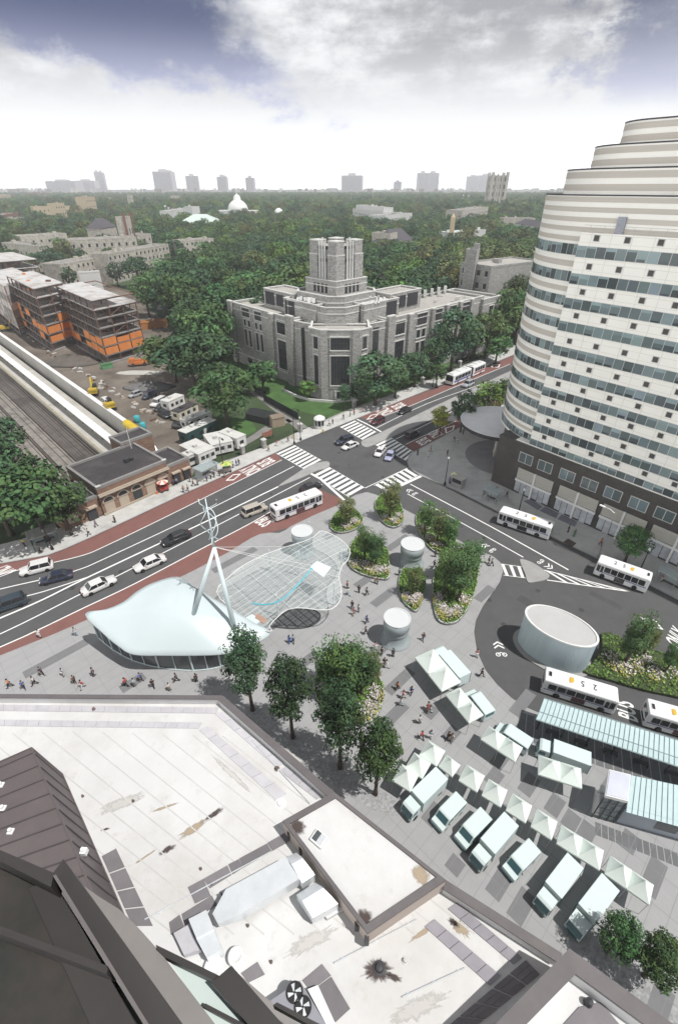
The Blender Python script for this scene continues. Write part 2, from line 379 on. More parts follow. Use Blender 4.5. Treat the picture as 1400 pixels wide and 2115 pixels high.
for q in ([(1080, 1035), (1096, 1030), (1120, 1047), (1110, 1054)], [(1113, 1055), (1125, 1046), (1153, 1060), (1148, 1071)], [(1150, 1072), (1160, 1062), (1192, 1078), (1186, 1088)]): fl.sheet(PL(q, .13), 0.137)
struct('pavement_panel', fl, M('pavement_glass_block', (0.16, 0.16, 0.185), 0.5, 0.2, 2.0))
tr_pit = MB(); tr_pit.sheet(PL([(1162, 1120), (1172, 1112), (1190, 1122), (1181, 1130)], .13), 0.137); struct('tree_pit_ground', tr_pit, M('pit_soil', (0.09, 0.07, 0.06), 0.95))
# traffic islands
def island(name, pts, closed=True, smooth=True, h=0.14, m=None):
    poly = PL(pts, h);
    if smooth: poly = smoothloop(poly, 4)
    q = MB(); q.prism(poly, -0.02, h); return struct(name, q, m or m_median)
E_far = along(P(1050, 779), A2, 60)
isl = MB(); isl.prism(smoothline(PL([(884, 869), (820, 897), (770, 919), (757, 923), (748, 920), (746, 913), (754, 907), (790, 891), (888, 843)], .14), 4)+[P(1040, 772, .14), along(P(1040, 772, .14), A2, 60), along(P(1050, 787, .14), A2, 60), P(1050, 787, .14)], -0.02, 0.14); struct('median_pavement', isl, m_median)
island('median_pavement', [(575, 1004), (612, 978), (638, 962), (662, 954), (677, 953), (681, 959), (674, 967), (654, 972), (628, 984)])
island('island_pavement', [(1073, 1156), (1090, 1158), (1110, 1168), (1130, 1183), (1134, 1190), (1126, 1197), (1108, 1201), (1090, 1202), (1084, 1185)])
# red bus lanes
red = MB()
def band(outer, inner, z=0.004): red.sheet(PL(outer)+PL(inner)[::-1], z)
nl = [(-260, 1254), (0, 1187), (58, 1173), (110, 1162), (175, 1146), (220, 1127), (330, 1074), (455, 1012), (582, 950)]
band([(-260, 1231), (0, 1165), (100, 1147), (135, 1134), (185, 1112), (275, 1070), (370, 1025), (475, 978), (570, 936)], nl)
band([(-260, 1435), (0, 1337), (175, 1255), (280, 1205), (400, 1142), (510, 1085), (560, 1056), (645, 1004)], [(-260, 1460), (0, 1357), (115, 1311), (280, 1239), (400, 1181), (538, 1105), (603, 1088), (651, 1065), (716, 1035)])
band([(744, 862), (820, 831), (918, 795), (1053, 737)], [(768, 870), (848, 837), (942, 797), (1053, 752)])
rE = P(1053, 737), P(1053, 752); red.sheet([rE[0], rE[1], along(rE[1], A2, 120), along(rE[0], A2, 120)], 0.004)
band([(837, 918), (869, 903), (940, 870)], [(855, 931), (914, 901), (968, 874)]); s0, s1 = P(940, 870), P(968, 874); red.sheet([s0, s1, along(s1, e_dir, 120), along(s0, e_dir, 120)], 0.004)
struct('red_bus_lane_marking', red, m_red)
# white lines
wl = MB(); ZM = 0.009
WZ = [0]
def wline(pts, w=0.22, sm=True):
    p = PL(pts); WZ[0] += 1
    line_into(wl, smoothline(p, 4) if sm and len(p) > 2 else p, w, ZM+.0006*WZ[0])
wline(nl, 0.2)
wline([(-200, 1268), (0, 1217), (100, 1194), (165, 1176), (225, 1150), (420, 1058), (607, 963)])
wline([(-200, 1358), (0, 1277), (90, 1238), (185, 1191), (430, 1075), (575, 1005)], 0.34)
wline([(-200, 1302), (0, 1245), (90, 1222), (185, 1191)])
wline([(-200, 1392), (0, 1310), (165, 1228), (240, 1191), (430, 1095), (640, 986)])
wline([(-260, 1435), (0, 1337), (175, 1255), (280, 1205), (400, 1142), (510, 1085), (560, 1056), (645, 1004)])
wline([(762, 871), (848, 838), (942, 798), (1053, 752)]); wline([(777, 884), (881, 834), (989, 795), (1053, 768)])
wline([(817, 907), (880, 877), (937, 848)]); wline([(837, 918), (869, 903), (940, 870)])
wline([(847, 1000), (1010, 1086), (1173, 1177)], 0.26); wline([(841, 1020), (960, 1084), (1080, 1151)], 0.22)
wline([(754, 1008), (841, 967)], 0.2); wline([(825, 1004), (872, 982)], 0.75); wline([(640, 977), (663, 990), (711, 1033)], 0.6, False)
wline([(737, 866), (762, 878), (787, 892)], 0.5, False)
def crosswalk(a, b, c, d, n, edge=True, fill=0.55):
    "bars run a-b, repeated towards d-c"
    a, b, c, d = PL([a, b, c, d])
    for i in range(n):
        t0 = (i+0.5-fill/2)/n; t1 = (i+0.5+fill/2)/n
        wl.sheet([mix(a, d, t0), mix(b, c, t0), mix(b, c, t1), mix(a, d, t1)], ZM)
    if edge:
        for p, q in ((a, d), (b, c)): line_into(wl, [p, q], 0.12, ZM+0.003)
crosswalk((570, 936), (607, 919), (664, 951), (630, 970), 8)
crosswalk((646, 980), (678, 964), (754, 1008), (721, 1027), 8)
crosswalk((701, 881), (731, 868), (778, 893), (750, 909), 7)
crosswalk((774, 918), (806, 903), (858, 936), (839, 952), 8)
crosswalk((841, 967), (864, 981), (795, 1016), (772, 1003), 7)
crosswalk((1029, 1164), (1039, 1188), (1087, 1194), (1079, 1171), 3, True, 0.4)
# hatched wedge behind the island
hA, hB, hC = P(1121, 1177), P(1129, 1198), P(1300, 1222)
line_into(wl, [hA, hC], 0.2, ZM+0.003); line_into(wl, [hB, hC], 0.2, ZM+0.003)
for i in range(7):
    t = 0.02+i*0.125; p0 = mix(hA, hC, t); p1 = mix(hB, hC, min(1, t+0.20+0.03*i)); p0b = mix(hA, hC, min(1, t+0.05)); p1b = mix(hB, hC, min(1, t+0.25+0.03*i))
    wl.sheet([p0, p1, p1b, p0b], ZM)
def diamond(a, b, c, d, w=0.35):
    q = PL([a, b, c, d]); ctr = (sum(p[0] for p in q)/4, sum(p[1] for p in q)/4)
    inn = [mix(p, ctr, 0.30) for p in q]
    for i in range(4): wl.sheet([q[i], q[(i+1) % 4], inn[(i+1) % 4], inn[i]], ZM)
diamond((466, 993), (481, 980), (499, 978), (483, 992)); diamond((756, 867), (766, 857), (783, 854), (772, 864)); diamond((918, 884), (939, 878), (936, 888), (920, 896))
diamond((1013, 759), (1016, 753), (1033, 752), (1030, 759)); diamond((1320, 1274), (1353, 1281), (1370, 1301), (1339, 1295))
def roadword(word, p, right, up, w, h):
    "painted word: centre pixel, reading direction pixel offsets give plan axes"
    c = P(*p); rx = sub(P(p[0]+right[0], p[1]+right[1]), c); ux = sub(P(p[0]+up[0], p[1]+up[1]), c); rx = unit(rx); ux = unit(ux)
    X = Matrix(((rx[0]*w, ux[0]*h, 0, c[0]), (rx[1]*w, ux[1]*h, 0, c[1]), (0, 0, 1, ZM), (0, 0, 0, 1)))
    text_into(wl, word, 1.0, X)
roadword('ONLY', (519, 970), (-12, -7), (-14, 7), 1.3, 6.0); roadword('BUS', (551, 954), (-12, -7), (-14, 7), 1.5, 6.0)
roadword('ONLY', (795, 849), (-12, -7), (-14, 6), 1.5, 7.0); roadword('BUS', (824, 838), (-12, -7), (-14, 6), 1.7, 7.0)
roadword('BUS', (873, 912), (12, 8), (14, -7), 1.6, 6.0); roadword('ONLY', (898, 897), (12, 8), (14, -7), 1.3, 6.0)
roadword('BUS', (546, 1078), (12, 7), (14, -7), 1.5, 4.5); roadword('ONLY', (4, 1180), (-12, -7), (-14, 5), 1.2, 5.0)
roadword('BUS', (1294, 1467), (-4, -14), (-14, -5), 1.6, 3.0); roadword('ONLY', (1400, 1320), (6, -12), (-14, -10), 1.4, 3.6)
def sharrow(p, d):
    c = P(*p); a = unit(sub(P(p[0]+d[0], p[1]+d[1]), c)); n = (-a[1], a[0])
    q = lambda x, y: (c[0]+a[0]*x+n[0]*y, c[1]+a[1]*x+n[1]*y)
    for o in (0.5, 1.1): wl.sheet([q(o, -.7), q(o+.25, -.7), q(o+.75, 0), q(o+.5, 0)], ZM); wl.sheet([q(o+.5, 0), q(o+.75, 0), q(o+.25, .7), q(o, .7)], ZM)
    for s in (-.45, .45):
        for k in range(8):
            t0, t1 = 2*math.pi*k/8, 2*math.pi*(k+1)/8
            wl.sheet([q(-.5+.36*math.cos(t0), s+.36*math.sin(t0)), q(-.5+.36*math.cos(t1), s+.36*math.sin(t1)), q(-.5+.22*math.cos(t1), s+.22*math.sin(t1)), q(-.5+.22*math.cos(t0), s+.22*math.sin(t0))], ZM)
    line_into(wl, [q(-.5, -.45), q(-.1, 0), q(-.5, .45)], .14, ZM+.003)
for p, d_ in (((853, 1018), (-12, -7)), ((1012, 1134), (-12, -7)), ((1121, 1163), (12, 7)), ((1033, 1346), (-4, -12))): sharrow(p, d_)
struct('road_markings', wl, m_white)
# dark paving bands of the plaza
pb = MB(); bd = unit(sub(P(180, 1322), P(50, 1392))); bn = (-bd[1], bd[0])
def band2(a, b, w=1.45):
    a, b = P(*a, .13), P(*b, .13); t = (b[0]-a[0])*bd[0]+(b[1]-a[1])*bd[1]; e = along(a, bd, t)
    L_, R_ = strip([a, e], w); pb.sheet([L_[0], R_[0], R_[1], L_[1]], 0.1345+.0004*(len(pb.f) % 3))
for a, b in [((50, 1395), (180, 1325)), ((250, 1425), (300, 1397)), ((440, 1180), (525, 1130)), ((525, 1318), (590, 1284)), ((690, 1240), (705, 1232)), ((670, 1112), (695, 1096)), ((770, 1250), (815, 1225)), ((735, 1212), (765, 1196)), ((600, 1390), (660, 1352)), ((770, 1355), (830, 1322)), ((800, 1430), (860, 1392)), ((790, 1500), (850, 1465)), ((880, 1480), (905, 1465)), ((985, 1240), (1020, 1215)), ((800, 1135), (840, 1105)), ((860, 1200), (880, 1188)), ((920, 1530), (950, 1510)), ((1020, 1585), (1055, 1562)), ((1080, 1638), (1115, 1612)), ((1010, 1620), (1040, 1600)),
             ((1170, 1710), (1200, 1690)), ((1200, 1738), (1232, 1712)), ((1290, 1755), (1320, 1732)), ((930, 1800), (955, 1780)), ((1015, 1850), (1060, 1812)), ((1060, 1900), (1110, 1860)), ((1060, 1475), (1120, 1445)), ((1135, 1680), (1165, 1655)), ((880, 1700), (915, 1672)), ((960, 1760), (985, 1738)), ((1335, 1845), (1390, 1800)), ((1350, 2110), (1400, 2062))]: band2(a, b)
jn = MB()
def cliplines(p, d, poly):
    ts = []
    for i in range(len(poly)):
        a, b = poly[i-1], poly[i]; e = sub(b, a); den = d[0]*e[1]-d[1]*e[0]
        if abs(den) < 1e-9: continue
        w_ = sub(a, p); t = (w_[0]*e[1]-w_[1]*e[0])/den; s_ = (w_[0]*d[1]-w_[1]*d[0])/den
        if 0 <= s_ < 1: ts.append(t)
    ts.sort(); return list(zip(ts[::2], ts[1::2]))
for d_, n_, sp in ((bd, bn, 1.45), (bn, bd, 2.9)):
    for i in range(-80, 81):
        p = (n_[0]*i*sp, 45+n_[1]*i*sp)
        for t0, t1 in cliplines(p, d_, plaza_poly):
            t0, t1 = max(t0, -90), min(t1, 90)
            if t1 > t0: line_into(jn, [along(p, d_, t0), along(p, d_, t1)], .035, .1375 if sp < 2 else .1385)
struct('paving_joint_marking', jn, M('paving_joint', (.215, .218, .222), .9))
rq_ = random.Random(12); mh = MB(); pa = MB()
for u, v in ((420, 1075), (250, 1180), (330, 1150), (560, 1020), (720, 960), (790, 985), (700, 935), (900, 1050), (1000, 1110), (1110, 1220), (1200, 1260), (1040, 1290), (1010, 1240), (1180, 1400), (880, 860), (150, 1215), (60, 1240), (1300, 1300)):
    c = P(u, v); mh.sheet([(c[0]+.42*math.cos(t*math.pi/8), c[1]+.42*math.sin(t*math.pi/8)) for t in range(16)], .0025)
for u, v, l, w in ((470, 1060, 5, 1.2), (300, 1160, 7, 1.0), (760, 940, 3, 2), (930, 1075, 6, 1.3), (1100, 1250, 5, 1.6), (1150, 1330, 4, 1.5), (120, 1225, 6, .9), (690, 965, 2.5, 1.2), (1250, 1240, 5, 1.2), (900, 858, 7, 1)):
    c = P(u, v); d_ = A2 if u < 800 else (A2[1], -A2[0]); L_, R_ = strip([along(c, d_, -l/2), along(c, d_, l/2)], w); pa.sheet([L_[0], R_[0], R_[1], L_[1]], .002)
struct('manhole_marking', mh, M('manhole_iron', (.045, .045, .046), .6, .3, 6)); struct('road_patch', pa, M('asphalt_patch', (.068, .068, .07), .9, .15, .8))
pale = MB()
struct('paving_band', pb, m_band)
cbl = MB(); cbl.sheet(PL([(480, 1470), (530, 1462), (640, 1540), (720, 1590), (830, 1660), (820, 1690), (760, 1670), (600, 1560)], .13), 0.1335); cbl.sheet(PL([(1195, 1960), (1225, 1945), (1400, 2080), (1400, 2125), (1330, 2090)], .13), 0.1335); struct('cobble_pavement', cbl, m_cobble)
# lawn in front of the stone library and campus paths
lw = MB(); lw.sheet(PL([(560, 790), (600, 780), (668, 838), (745, 838), (800, 815), (905, 768), (960, 690), (930, 690), (735, 842), (690, 862), (640, 852), (560, 820), (430, 720), (470, 690)]), -0.012)
lw.sheet(PL([(425, 700), (480, 690), (620, 790), (670, 800), (760, 800), (1000, 690), (1050, 700), (742, 836), (690, 865), (600, 845), (540, 822), (500, 790)]), -0.014)
lw.sheet(PL([(300, 560), (388, 552), (394, 575), (330, 590)]), -0.014); lw.sheet(PL([(480, 862), (520, 868), (530, 890), (500, 905), (470, 890)]), -0.008)
struct('lawn', lw, m_lawn)
pt = MB()
for pts, w in (([(380, 690), (415, 672), (440, 660), (455, 640)], 6), ([(485, 925), (525, 903), (560, 880), (600, 868)], 2.5), ([(545, 822), (575, 845), (625, 885)], 3.2), ([(420, 720), (470, 770), (545, 822)], 3.0), ([(300, 560), (340, 585), (330, 640)], 3.0)):
    line_into(pt, smoothline(PL(pts), 4), w, -0.005)
struct('campus_path', pt, M('path_asphalt', (0.2, 0.195, 0.185), 0.9, 0.2, 0.3))
# ---------------------------------------------------------------- white office tower with the rounded end
m_cream = stains(M('cream_panel', (0.83, 0.815, 0.765), 0.6, 0.03, 0.25, detail=8), (0.42, 0.37, 0.29), 0.35, 0.60, 0.85, (1, 1, 0.12), 0.45)
m_beige = M('ribbed_beige_panel', (0.50, 0.465, 0.415), 0.75, 0.10, 1.0, stretch=(0.02, 0.02, 9))
m_ribbon = M('tinted_glass', (0.15, 0.195, 0.205), 0.12, 0.10, 0.4, spec=0.6, attr=True)
m_mull = M('pale_mullion', (0.5, 0.5, 0.48), 0.5, 0.05, 1)
m_dstone = stains(M('dark_granite', (0.060, 0.056, 0.052), 0.55, 0.2, 0.6, detail=9), (0.11, 0.10, 0.09), 0.2, 0.5, 0.7, amount=0.6)
m_shop = M('shop_glass', (0.42, 0.44, 0.47), 0.25, 0.35, 0.7, spec=0.5); m_shut = M('roller_shutter', (0.42, 0.41, 0.37), 0.6, 0.15, 4, stretch=(0.1, 0.1, 3))
m_louv = M('louvre_dark', (0.10, 0.085, 0.075), 0.6, 0.2, 2); m_rail = M('rail_metal', (0.42, 0.42, 0.42), 0.4, 0.05, 1, metal=0.6)
m_rooft = M('tower_roof_gravel', (0.25, 0.24, 0.23), 0.9, 0.15, 0.4); m_dark = M('dark_metal', (0.04, 0.04, 0.045), 0.5, 0.1, 1); m_wht = M('white_metal', (0.68, 0.69, 0.68), 0.5, 0.05, 1)
TJ = P(1085, 1017); FD = unit((20.5, -24.5)); FN = (FD[1], -FD[0]); TR = 16.0   # FN points out to the street
TC = (TJ[0]-FN[0]*TR, TJ[1]-FN[1]*TR); TLEN = 62.0
def zv(base, v):
    "height above a ground point that shows at picture row v"
    lo, hi = -1.0, 160.0
    for _ in range(60):
        m_ = (lo+hi)/2; Z = m_-CAMH; dep = base[1]*CT-Z*ST; up = base[1]*ST+Z*CT
        if dep > 0.5 and CY0-FPX*up/dep > v: lo = m_
        else: hi = m_
    return lo
CY0 = 1057.5
tow = thing('office_tower', 'tall cream office tower with a rounded stepped end and ribbon windows', 'tower', (TC[0], TC[1], 0), ang(FD))
# local frame: x along the street front (towards the viewer), y to the back; centre of the round end at the origin
ZC = 11.3; ZTOP = 48.1; ROW = (ZTOP-ZC)/10.0
def arc(R, n=40, x1=TLEN, tail=True):
    "stadium outline: front line y=-R, round end at negative x"
    pts = [(-R*math.sin(math.pi*i/n), -R*math.cos(math.pi*i/n)) for i in range(n+1)]
    return pts+[(x1, R), (x1, -R)]
def ringwall(mb, R, z0, z1, mi=0, n=40, col=None):
    p = arc(R, n)[::-1]; p = ccw(p); k = len(p)
    mb.add([(x, y, z0) for x, y in p]+[(x, y, z1) for x, y in p], [(i, (i+1) % k, k+(i+1) % k, k+i) for i in range(k)], mi, col)
body = MB(); rows = []
for i in range(10):
    z1 = ZTOP-0.9-ROW*i if i else ZTOP-0.9
# window rows measured down the corner line of the flat front
vrow = [518, 574, 624, 671, 721, 766, 806, 843, 880, 912]
zrow = [zv(TJ, v) for v in vrow]
bt = 0.82  # half height of a window band
body.prism(arc(TR, 40), ZC, 53.0, 0, 3)
for k, zc in enumerate(zrow):
    zn = zrow[k+1] if k < 9 else ZC
    a0 = zc-bt; b0 = zn+bt
    h = a0-b0
    if k < 9: ringwall(body, TR+0.05, b0+h*0.28, b0+h*0.66, 1)
up0 = zrow[0]+bt; hh = (53.0-up0)
for k in range(5):
    z0 = up0+hh*(k+0.30)/5; ringwall(body, TR+0.05, z0, z0+hh*0.5/5, 1)
ringwall(body, TR+0.08, 52.86, 53.05, 2)
for R_, z0, z1, dx in ((13.35, 53.0, 56.4, 0), (9.8, 56.4, 59.5, 0), (6.2, 59.5, 62.6, 0)):
    body.prism(arc(R_, 32), z0-0.02, z1, 0, 3)
    h = z1-z0
    for q in (0.12, 0.60): ringwall(body, R_+0.05, z0+h*(q+0.03), z0+h*(q+0.28), 1)
    ringwall(body, R_+0.08, z1-0.15, z1+0.04, 2)
body.build('wall', [m_cream, m_beige, m_dark, m_rooft], tow)
PROJ = 1.3
fb = MB(); fb.box(-1.2, TLEN, -TR-PROJ, -TR+0.5, ZC, ZTOP, 0); 
for x in np.arange(.6, TLEN, 3.1): fb.box(float(x)-.025, float(x)+.025, -TR-PROJ-.012, -TR-PROJ+.05, ZC, ZTOP-.01, 1)
for zc in zrow:
    for dz in (1.25, 2.35): fb.box(-1.19, TLEN, -TR-PROJ-.011, -TR-PROJ+.05, zc+dz-.02, zc+dz+.02, 1)
fb.build('front_wall', [m_cream, M('panel_joint', (.56, .54, .49), .8)], tow)
def panes(mb, pts, z0, z1, off, rnd):
    for (x0, y0), (x1, y1) in zip(pts[:-1], pts[1:]):
        dx, dy = x1-x0, y1-y0; l = math.hypot(dx, dy); nx, ny = dy/l*off, -dx/l*off; gx, gy = dx/l*.05, dy/l*.05
        t = rnd.choice([0.35, 0.45, 0.55, 0.7, 0.8, 0.9, 1.0, 1.2, 1.5]); c = (t, t*rnd.uniform(.95, 1.03), t*rnd.uniform(.95, 1.05))
        mb.quad((x0+nx+gx, y0+ny+gy, z0+.06), (x1+nx-gx, y1+ny-gy, z0+.06), (x1+nx-gx, y1+ny-gy, z1-.06), (x0+nx+gx, y0+ny+gy, z1-.06), 0, c)
        if rnd.random() < 0.45:  # a blind drawn part of the way
            d = rnd.uniform(.25, .7); b = rnd.uniform(1.1, 1.9)
            mb.quad((x0+nx*1.3+gx, y0+ny*1.3+gy, z1-d-.06), (x1+nx*1.3-gx, y1+ny*1.3-gy, z1-d-.06), (x1+nx*1.3-gx, y1+ny*1.3-gy, z1-.06), (x0+nx*1.3+gx, y0+ny*1.3+gy, z1-.06), 0, (b, b, b))
        if rnd.random() < 0.3:
            b = rnd.uniform(.25, .5); d = rnd.uniform(.2, .5)
            mb.quad((x0+nx*1.3+gx*3, y0+ny*1.3+gy*3, z0+.08), (x1+nx*1.3-gx*5, y1+ny*1.3-gy*5, z0+.08), (x1+nx*1.3-gx*5, y1+ny*1.3-gy*5, z0+.08+d), (x0+nx*1.3+gx*3, y0+ny*1.3+gy*3, z0+.08+d), 0, (b, b, b*1.05))
rr = random.Random(3)
for k, zc in enumerate(zrow):
    # round part: a sill that stands out, frame band, panes
    w = MB(); p = arc(TR, 40)[:41][::-1]; p = [q for q in p if q[0] <= 0.01]
    ringwall(w, TR+0.03, zc-bt, zc+bt, 1, 40); panes(w, p, zc-bt, zc+bt, 0.06, rr)
    ringwall(w, TR+0.22, zc-bt-0.14, zc-bt, 2, 40)
    w.build('window_band', [m_ribbon, m_mull, m_cream], tow)
    w = MB(); xs = np.arange(-1.2, TLEN+.1, 1.55); y = -TR-PROJ
    w.box(-1.23, TLEN+.02, y-0.03, y+.1, zc-bt-0.05, zc+bt-0.05, 1); panes(w, [(x, y) for x in xs], zc-bt-0.05, zc+bt-.05, 0.06, rr)
    w.box(-1.28, TLEN+.02, y-0.16, y+.1, zc-bt-0.15, zc-bt-0.05, 2)
    w.quad((-1.26, -TR+.4, zc-bt), (-1.26, y, zc-bt), (-1.26, y, zc+bt), (-1.26, -TR+.4, zc+bt), 0, (.6, .6, .6))
    w.build('window_band', [m_ribbon, m_mull, m_cream], tow)
sq = MB(); s = 0.48
sq.box(-s, s, -.10, .02, -s, s, 1); sq.box(-s+.1, s-.1, -.13, -.02, -s+.1, s-.1, 0)
for i in range(5): sq.box(-s+.1, s-.1, -.16, -.12, -s+.14+i*.15, -s+.20+i*.15, 2)
sqm = sq.mesh('vent_opening', [m_louv, m_mull, m_dark])
for k in range(10):
    zc = zrow[k]+ROW*0.52
    if k == 0: zc = zrow[0]+ROW*0.52
    for x in np.arange(2.6+0.5*(k % 2)*0, 30, 4.65):
        o = bpy.data.objects.new('vent_opening', sqm); link(o, tow, (float(x)-1.1, -TR-PROJ, zc))
rl = MB()
for x in np.arange(0, TLEN, 2.2): rl.tube([(x, -TR-PROJ+.25, ZTOP), (x, -TR-PROJ+.25, ZTOP+1.0)], .03, 4)
for z in (.5, 1.0): rl.tube([(-1, -TR-PROJ+.25, ZTOP+z), (TLEN, -TR-PROJ+.25, ZTOP+z)], .025, 4)
rl.box(3.5, 4.7, -TR+.02-.5, -TR+.02-.08, ZTOP, ZTOP+2.2, 1); rl.build('roof_rail', [m_rail, M('door_grey', (.3, .31, .36), .5)], tow)
# dark granite base with shopfronts
BP = 1.75
bs = MB(); bs.box(-7.6, TLEN, -TR-BP, -TR+8, 0.0, ZC-0.55, 0, None)
bs.box(-7.7, TLEN, -TR-BP-.12, -TR+8, ZC-0.55, ZC-.02, 0); bs.build('base_wall', [m_dstone], tow)
sill = MB(); sill.box(-4.0, TLEN, -TR-PROJ-.2, -TR+.4, ZC-.03, ZC+.16, 0); sill.build('cornice', [m_cream], tow)
rb = MB(); ringwall(rb, TR-1.2, 0.1, ZC-0.3, 0, 40); ringwall(rb, TR+.15, ZC-.4, ZC+.05, 1, 40); rb.build('round_base', [m_dstone, m_cream], tow)
xf = -TR-BP
def px_x(u, v, z):
    p = P(u, v, z); return (p[0]-TC[0])*FD[0]+(p[1]-TC[1])*FD[1]
for (u0, u1, vv) in ((1070, 1097, 945), (1110, 1140, 960), (1152, 1184, 980), (1197, 1232, 998), (1244, 1282, 1018), (1294, 1335, 1040), (1347, 1391, 1062)):
    x0, x1 = px_x(u0, vv, 8.2), px_x(u1, vv+9, 8.2)
    w = MB(); w.box(x0-.12, x1+.12, xf-.1, xf+.05, 7.2, 9.4, 1)
    xm = (x0+x1)/2
    for a, b in ((x0, xm-.06), (xm+.06, x1)):
        w.box(a, b, xf-.12, xf, 7.32, 9.28, 0, rr.choice([(.6, .6, .6), (.9, .95, 1), (1.2, 1.25, 1.3)]))
    w.build('window', [m_ribbon, m_mull], tow)
for (u0, u1, v0) in ((1060, 1130, 985), (1140, 1218, 1025), (1228, 1316, 1066), (1330, 1440, 1110)):
    x0, x1 = px_x(u0, v0, 4), px_x(u1, v0+(u1-u0)*.49, 4)
    w = MB(); xm = (x0+x1)/2
    w.box(x0, x1, xf-.06, xf+.05, 0.15, 6.0, 3); w.box(x0, x1, xf-.35, xf-.05, 3.0, 3.45, 2); w.box(xm-.18, xm+.18, xf-.4, xf-.05, .15, 6.0, 2)
    for a, b in ((x0+.1, xm-.2), (xm+.2, x1-.1)):
        for j in range(12): w.box(a, b, xf-.14-(j % 2)*.05, xf-.05, 3.55+j*.2, 3.75+j*.2, 1)
        n = 3
        for j in range(n):
            c = a+(b-a)*j/n; w.box(c+.05, c+(b-a)/n-.05, xf-.11, xf-.05, .5 if j != 1 else .2, 2.9, 0)
    w.build('shopfront', [m_shop, m_shut, m_wht, m_dark], tow)
# round entrance canopy beside the tower
CD = P(1034, 870, 6.6)
can = thing('entrance_canopy', 'round flat white entrance canopy with a dark rim on posts beside the tower', 'canopy', (CD[0], CD[1], 0))
cr = 9.4
c_ = MB(); c_.lathe([(cr, 5.5), (cr+.15, 5.6), (cr+.15, 6.5)], 64, 0); c_.build('rim', [m_dark], can)
c_ = MB(); c_.lathe([(cr+.25, 6.5), (cr+.3, 6.66), (cr-.1, 6.66), (cr-.25, 6.58), (0.01, 6.58)], 64, 0); c_.build('roof', [M('canopy_roof', (0.74, 0.74, 0.75), .7, .08, .3)], can)
for a in (-1.9, -1.1, -.35): 
    c_ = MB(); c_.lathe([(.45, .13), (.45, 5.5)], 16, 0, ((cr-3)*math.cos(a), (cr-3)*math.sin(a))); c_.build('post', [m_conc], can, True)
pz_ = P(1046, 905, 0)
wl_ = MB(); wl_.box(-2.2, 2.2, -.2, .2, .13, 5.4, 0)
for i in range(5): wl_.box(-2.2+i*.9, -2.12+i*.9, -.28, .28, .13, 5.3, 1)
wl_.build('glass_screen', [m_ribbon, m_dark], can, loc=(5.8, -1.5, 0), rotz=-.9)
# ---------------------------------------------------------------- grey stone library
m_stone = M('grey_ashlar', (0.215, 0.212, 0.202), 0.9, 0.2, 1.6, kind='voronoi', col2=(0.36, 0.355, 0.34), stretch=(1, 1, 2.2))
m_trim = M('limestone_trim', (0.54, 0.54, 0.52), 0.8, 0.1, 0.5)
m_win = M('dark_window', (0.030, 0.034, 0.036), 0.2, 0.3, 0.8, spec=0.5); m_louvre = M('roof_louvre', (0.052, 0.05, 0.055), 0.6, 0.12, 2, stretch=(1, 1, .1))
m_lroof = M('library_roof', (0.35, 0.34, 0.315), 0.9, 0.15, 0.3, detail=8); m_lroof2 = M('library_roof_pale', (0.56, 0.56, 0.55), 0.8, 0.1, 0.3)
LO = (0.35, 140.6)
lib = thing('stone_library', 'large grey stone library with stepped wings, dark windows and a square tower', 'library', (LO[0], LO[1], 0))
ZL = 20.0
Lp = lambda u, v, z=0: (P(u, v, z)[0]-LO[0], P(u, v, z)[1]-LO[1])
wa = unit((-24.2, 27.0)); wb = unit((0.72, 0.70))     # directions of the two wings, away from the corner bay
def R2(d): return (-d[1], d[0])
lw0 = (-14.6, 13.0); lw1 = along(lw0, wa, 37); rw0 = (14.6, 13.0); rw1 = along(rw0, wb, 86)
inA = R2(wa); inA = inA if inA[1] > 0 and inA[0] > 0 else (-inA[0], -inA[1])    # into the left wing
inB = R2(wb); inB = (inB if inB[0] < 0 else (-inB[0], -inB[1]))                   # into the right wing
bay = [(-5.5, 0), (5.5, 0), (8.6, 3.0), (8.6, 16), (-8.6, 16), (-8.6, 3.0)]
def wingpoly(p, d, inn, t0, t1, w0, w1): return [along(along(p, d, t0), inn, w0), along(along(p, d, t1), inn, w0), along(along(p, d, t1), inn, w1), along(along(p, d, t0), inn, w1)]
def wall(poly, z1, nm='wall', top=None, par=0.7, z0=0.0):
    q = MB(); q.prism(poly, z0, z1, 0, 1)
    p = ccw(poly); k = len(p); ins = []
    c = (sum(a[0] for a in p)/k, sum(a[1] for a in p)/k)
    for i in range(k):
        d0 = unit(sub(p[i], p[i-1])); d1 = unit(sub(p[(i+1) % k], p[i])); n0 = R2(d0); n1 = R2(d1); s_ = 1+n0[0]*n1[0]+n0[1]*n1[1]
        ins.append((p[i][0]+(n0[0]+n1[0])/s_*.55, p[i][1]+(n0[1]+n1[1])/s_*.55))
    outs = [along(a, unit(sub(a, b)), .12) for a, b in zip(p, ins)]
    if par:
        for i in range(k):
            j = (i+1) % k
            q.prism([p[i], p[j], ins[j], ins[i]], z1-.02, z1+par, 0); q.prism([outs[i], outs[j], ins[j], ins[i]], z1+par, z1+par+.22, 2, bottom=True)
        for zz in (z1-1.3, z0+3.6 if z0 < 1 else z0+.6):
            for i in range(k):
                j = (i+1) % k; q.prism([outs[i], outs[j], ins[j], ins[i]], zz, zz+.28, 2, bottom=True)
    q.build(nm, [m_stone, top or m_lroof, m_trim], lib)
wall(bay, ZL-.3)
lwp = wingpoly(lw0, wa, inA, 0, 35.5, 0, 20); wall(lwp, ZL); 
rwp = wingpoly(rw0, wb, inB, 0, 54, 0, 17); wall(rwp, ZL-.1)
wall([lw0, (-8.5, 8.5), (8.5, 8.5), rw0, along(rw0, inB, 19), along(lw0, inA, 19)], ZL-.6)
